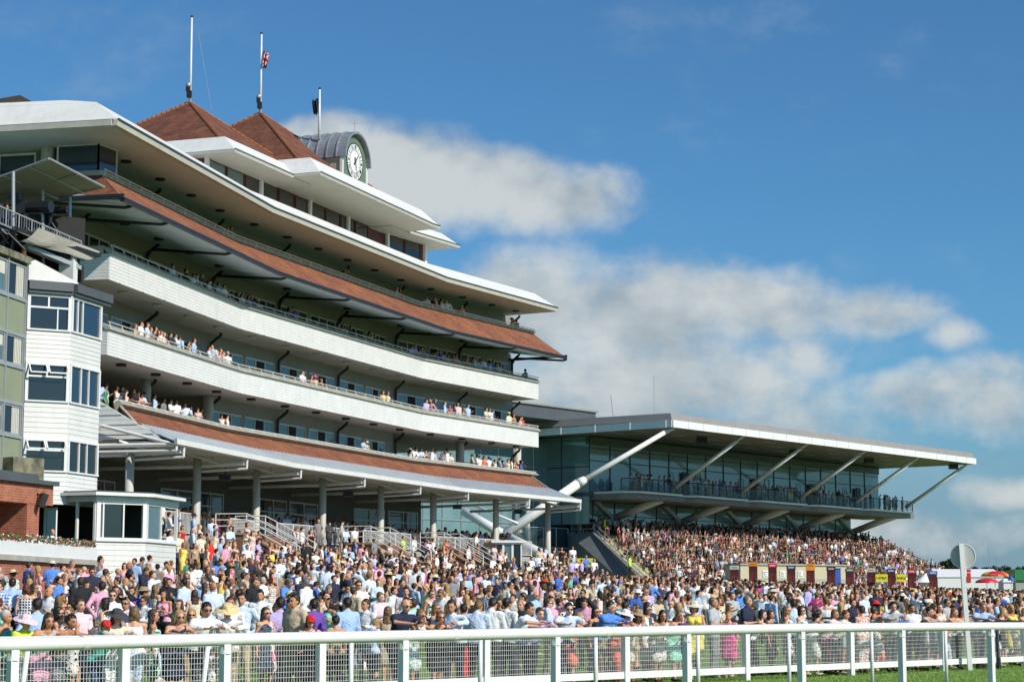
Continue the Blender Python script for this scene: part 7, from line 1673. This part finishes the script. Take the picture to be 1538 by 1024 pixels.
def mass(x, y, z, face, near=True, pose=None, shade_dk=0.):
    global base
    fem, top, topc, pat, bot, botc, hair, hairc, hat, hatc = outfit()
    if rp.random() < shade_dk: topc = rp.choice(['black', 'navy', 'charcoal', 'brown', 'maroon', 'grey', 'black']); pat = None  # dark clothes picked to imitate roof shade over the terrace
    pose = pose or rp.choice(['stand', 'stand', 'hip', 'drink', 'cross', 'talk', 'down']); lib(pose, fem); sc = rp.gauss(1., .035)*(.945 if fem else 1.); c, s = math.cos(face), math.sin(face); f_ = 1.0 if near else .55
    items = [('body', 420, SKIN[rp.choice((0, 0, 1, 1, 2, 4, 3))]), (top, 130, COLS[topc])]
    if bot: items.append((bot, 90, COLS[botc]))
    if hair != 'none': items.append(('hair_'+hair, 70, HAIRC[hairc]))
    if hat: items.append(('hat_'+hat, 60, COLS[hatc]))
    for kind, tg, col in items:
        v, f = lod(pose, fem, kind, int(tg*f_)); q = np.empty_like(v); q[:, 0] = (v[:, 0]*c-v[:, 1]*s)*sc+x; q[:, 1] = (v[:, 0]*s+v[:, 1]*c)*sc+y; q[:, 2] = v[:, 2]*sc+z
        AV.append(q); AF.append(f+base); base += len(v); cc = np.array([*col, 1], np.float32)*np.array([rp.uniform(.85, 1.12)]*3+[1]); cc = np.tile(cc, (len(v), 1)).astype(np.float32)
        if pat == 'floral' and kind == top: cc[rp.randrange(3)::4, :3] = (.62, .6, .55)
        AC.append(cc)
for x, y in rest: mass(x, y, gz(x, y), FACE_OUT+rp.gauss(0, 1.5), y < 110)
def stand_face(n): return math.atan2(n.y, n.x)+math.pi/2
# main terrace steps and plateau
for i in range(9):
    o = 1.5+(i+.45)*.68; z = 4.85-(i+1)*.33 if i else 4.52
    t = -5.5
    while t < 56:
        t += abs(rp.gauss(.75, .25))+.12
        if any(a-.2 < t < a+3.2 for a in (10.3, 27.2, 38.2)) and o < 3.4: continue
        if any(abs(t-a) < .45 or abs(t-a-2.85) < .45 for a in (10.3, 27.2, 38.2)): continue
        if rp.random() < (.8 if i < 2 else .62 if i < 5 else .3): continue
        q = Q(t, o+rp.uniform(-.15, .15), 0); mass(q.x, q.y, 4.85-(i+1)*.33, stand_face(FT(t).n)+rp.gauss(0, .5), True, rp.choice(['sit', 'stand', 'hip', 'cross', 'talk']) if i > 2 else None)
for i in range(420):
    t = rp.uniform(-5, 57); o = -1.3-abs(rp.gauss(0, 2.0))
    if o < -5: continue
    if any(abs(t-p) < .6 for p in PIPES) and o > -.2: continue
    q = Q(t, o, 0); mass(q.x, q.y, 4.86, stand_face(FT(t).n)+rp.gauss(0, .8), True)
# balconies of the old stand: clusters read off the photograph as (level z, offset, [(t0, t1, n)])
def at_t(px, o, z):
    lo, hi = -3, 57
    for _ in range(40):
        m = (lo+hi)/2; q = Q(m, o, z)
        if pxof(q.x, q.y, z)[0] < px: lo = m
        else: hi = m
    return lo
BALC = [(20.0, -.75, [(343, 352, 2), (515, 530, 2), (594, 608, 3), (640, 676, 9), (690, 700, 2), (770, 778, 3)]), (16.5, -.6, [(257, 262, 1), (278, 350, 9), (355, 392, 5), (430, 447, 3), (510, 530, 4), (555, 566, 2), (619, 645, 5), (652, 690, 7), (695, 760, 12), (792, 795, 1)]),
        (13.1, -.6, [(204, 300, 17), (312, 348, 8), (450, 490, 5), (575, 590, 2), (640, 660, 4), (668, 708, 7), (730, 745, 3), (765, 790, 4)]), (10.0, -1.35, [(150, 170, 3), (175, 240, 11), (245, 300, 7), (305, 312, 1), (335, 342, 2), (545, 555, 2), (616, 660, 8), (664, 682, 4), (710, 785, 16), (795, 808, 3)])]
for zf, o, cl_ in BALC:
    for a, b, n in cl_:
        for k in range(n):
            px = a+(b-a)*(k+.5)/n+rp.uniform(-2, 2); t = at_t(px, o, zf+1); q = Q(t, o-rp.random()*.25, 0); mass(q.x, q.y, zf+.06, stand_face(FT(min(t, 56)).n)+rp.gauss(0, .6), True, rp.choice(['stand', 'cross', 'talk', 'drink', 'hip']))
# modern stand terrace and galleries
for row in range(NR):
    o = o_top+row*run+.35; z = top_z-(row+1)*rise; t = TT0-7.8*row/NR+.6
    while t < TT1-.4:
        t += abs(rp.gauss(.62, .2))+.1
        if t < TT0-7.8*row/NR+2.4 and rp.random() < .7: continue
        if rp.random() < .10: continue
        q = Pm(t, o+rp.uniform(-.12, .12), 0); sit = rp.random() < (.5 if row > 3 else .12); mass(q.x, q.y, z+(.0 if not sit else -.02), stand_face(fM.n)+rp.gauss(0, .45), False, 'sit' if sit else None, .92-.05*row)  # upper rows dressed darker, roof shade put into clothing colours
for i in range(330):
    t = rp.uniform(TT0+.3, TT1-.3); q = Pm(t, rp.uniform(-15, o_top-.2), 0); mass(q.x, q.y, top_z+.0, stand_face(fM.n)+rp.gauss(0, .7), False, None, .85)  # mostly dark clothes here too, in place of deeper roof shade
for a, b in BAYS:
    for k in range(24 if b < LM-1 else 14):
        t = rp.uniform(a+1.6, b-.6) if b < LM-1 else rp.uniform(a+2, LM-.5); q = Pm(t, -8.5-rp.random()*.7, 0); mass(q.x, q.y, 12.4, stand_face(fM.n)+rp.gauss(0, .5), False)
for k in range(9): q = Pm(rp.uniform(-4, 4), -15.9-rp.random()*.5, 0); mass(q.x, q.y, 7.2, stand_face(fM.n)+rp.gauss(0, .6), True)
v = np.concatenate(AV); f = np.concatenate(AF); c = np.concatenate(AC); me = bpy.data.meshes.new('crowd'); me.vertices.add(len(v)); me.vertices.foreach_set('co', v.ravel()); me.loops.add(f.size); me.loops.foreach_set('vertex_index', f.ravel().astype(np.int32)); me.polygons.add(len(f)); me.polygons.foreach_set('loop_start', np.arange(len(f), dtype=np.int32)*3)
me.update(calc_edges=True); me.polygons.foreach_set('use_smooth', [True]*len(f)); ca = me.color_attributes.new('Col', 'FLOAT_COLOR', 'POINT'); ca.data.foreach_set('color', c.ravel()); me.materials.append(MATS['crowd'])
o = bpy.data.objects.new('crowd', me); COL.objects.link(o); tag(o, 'dense crowd of racegoers filling the back lawn, steps, terraces and balconies', 'crowd', kind='stuff')
print('PEOPLE', len(HERO), len(ind), len(rest), 'mass tris', len(f))
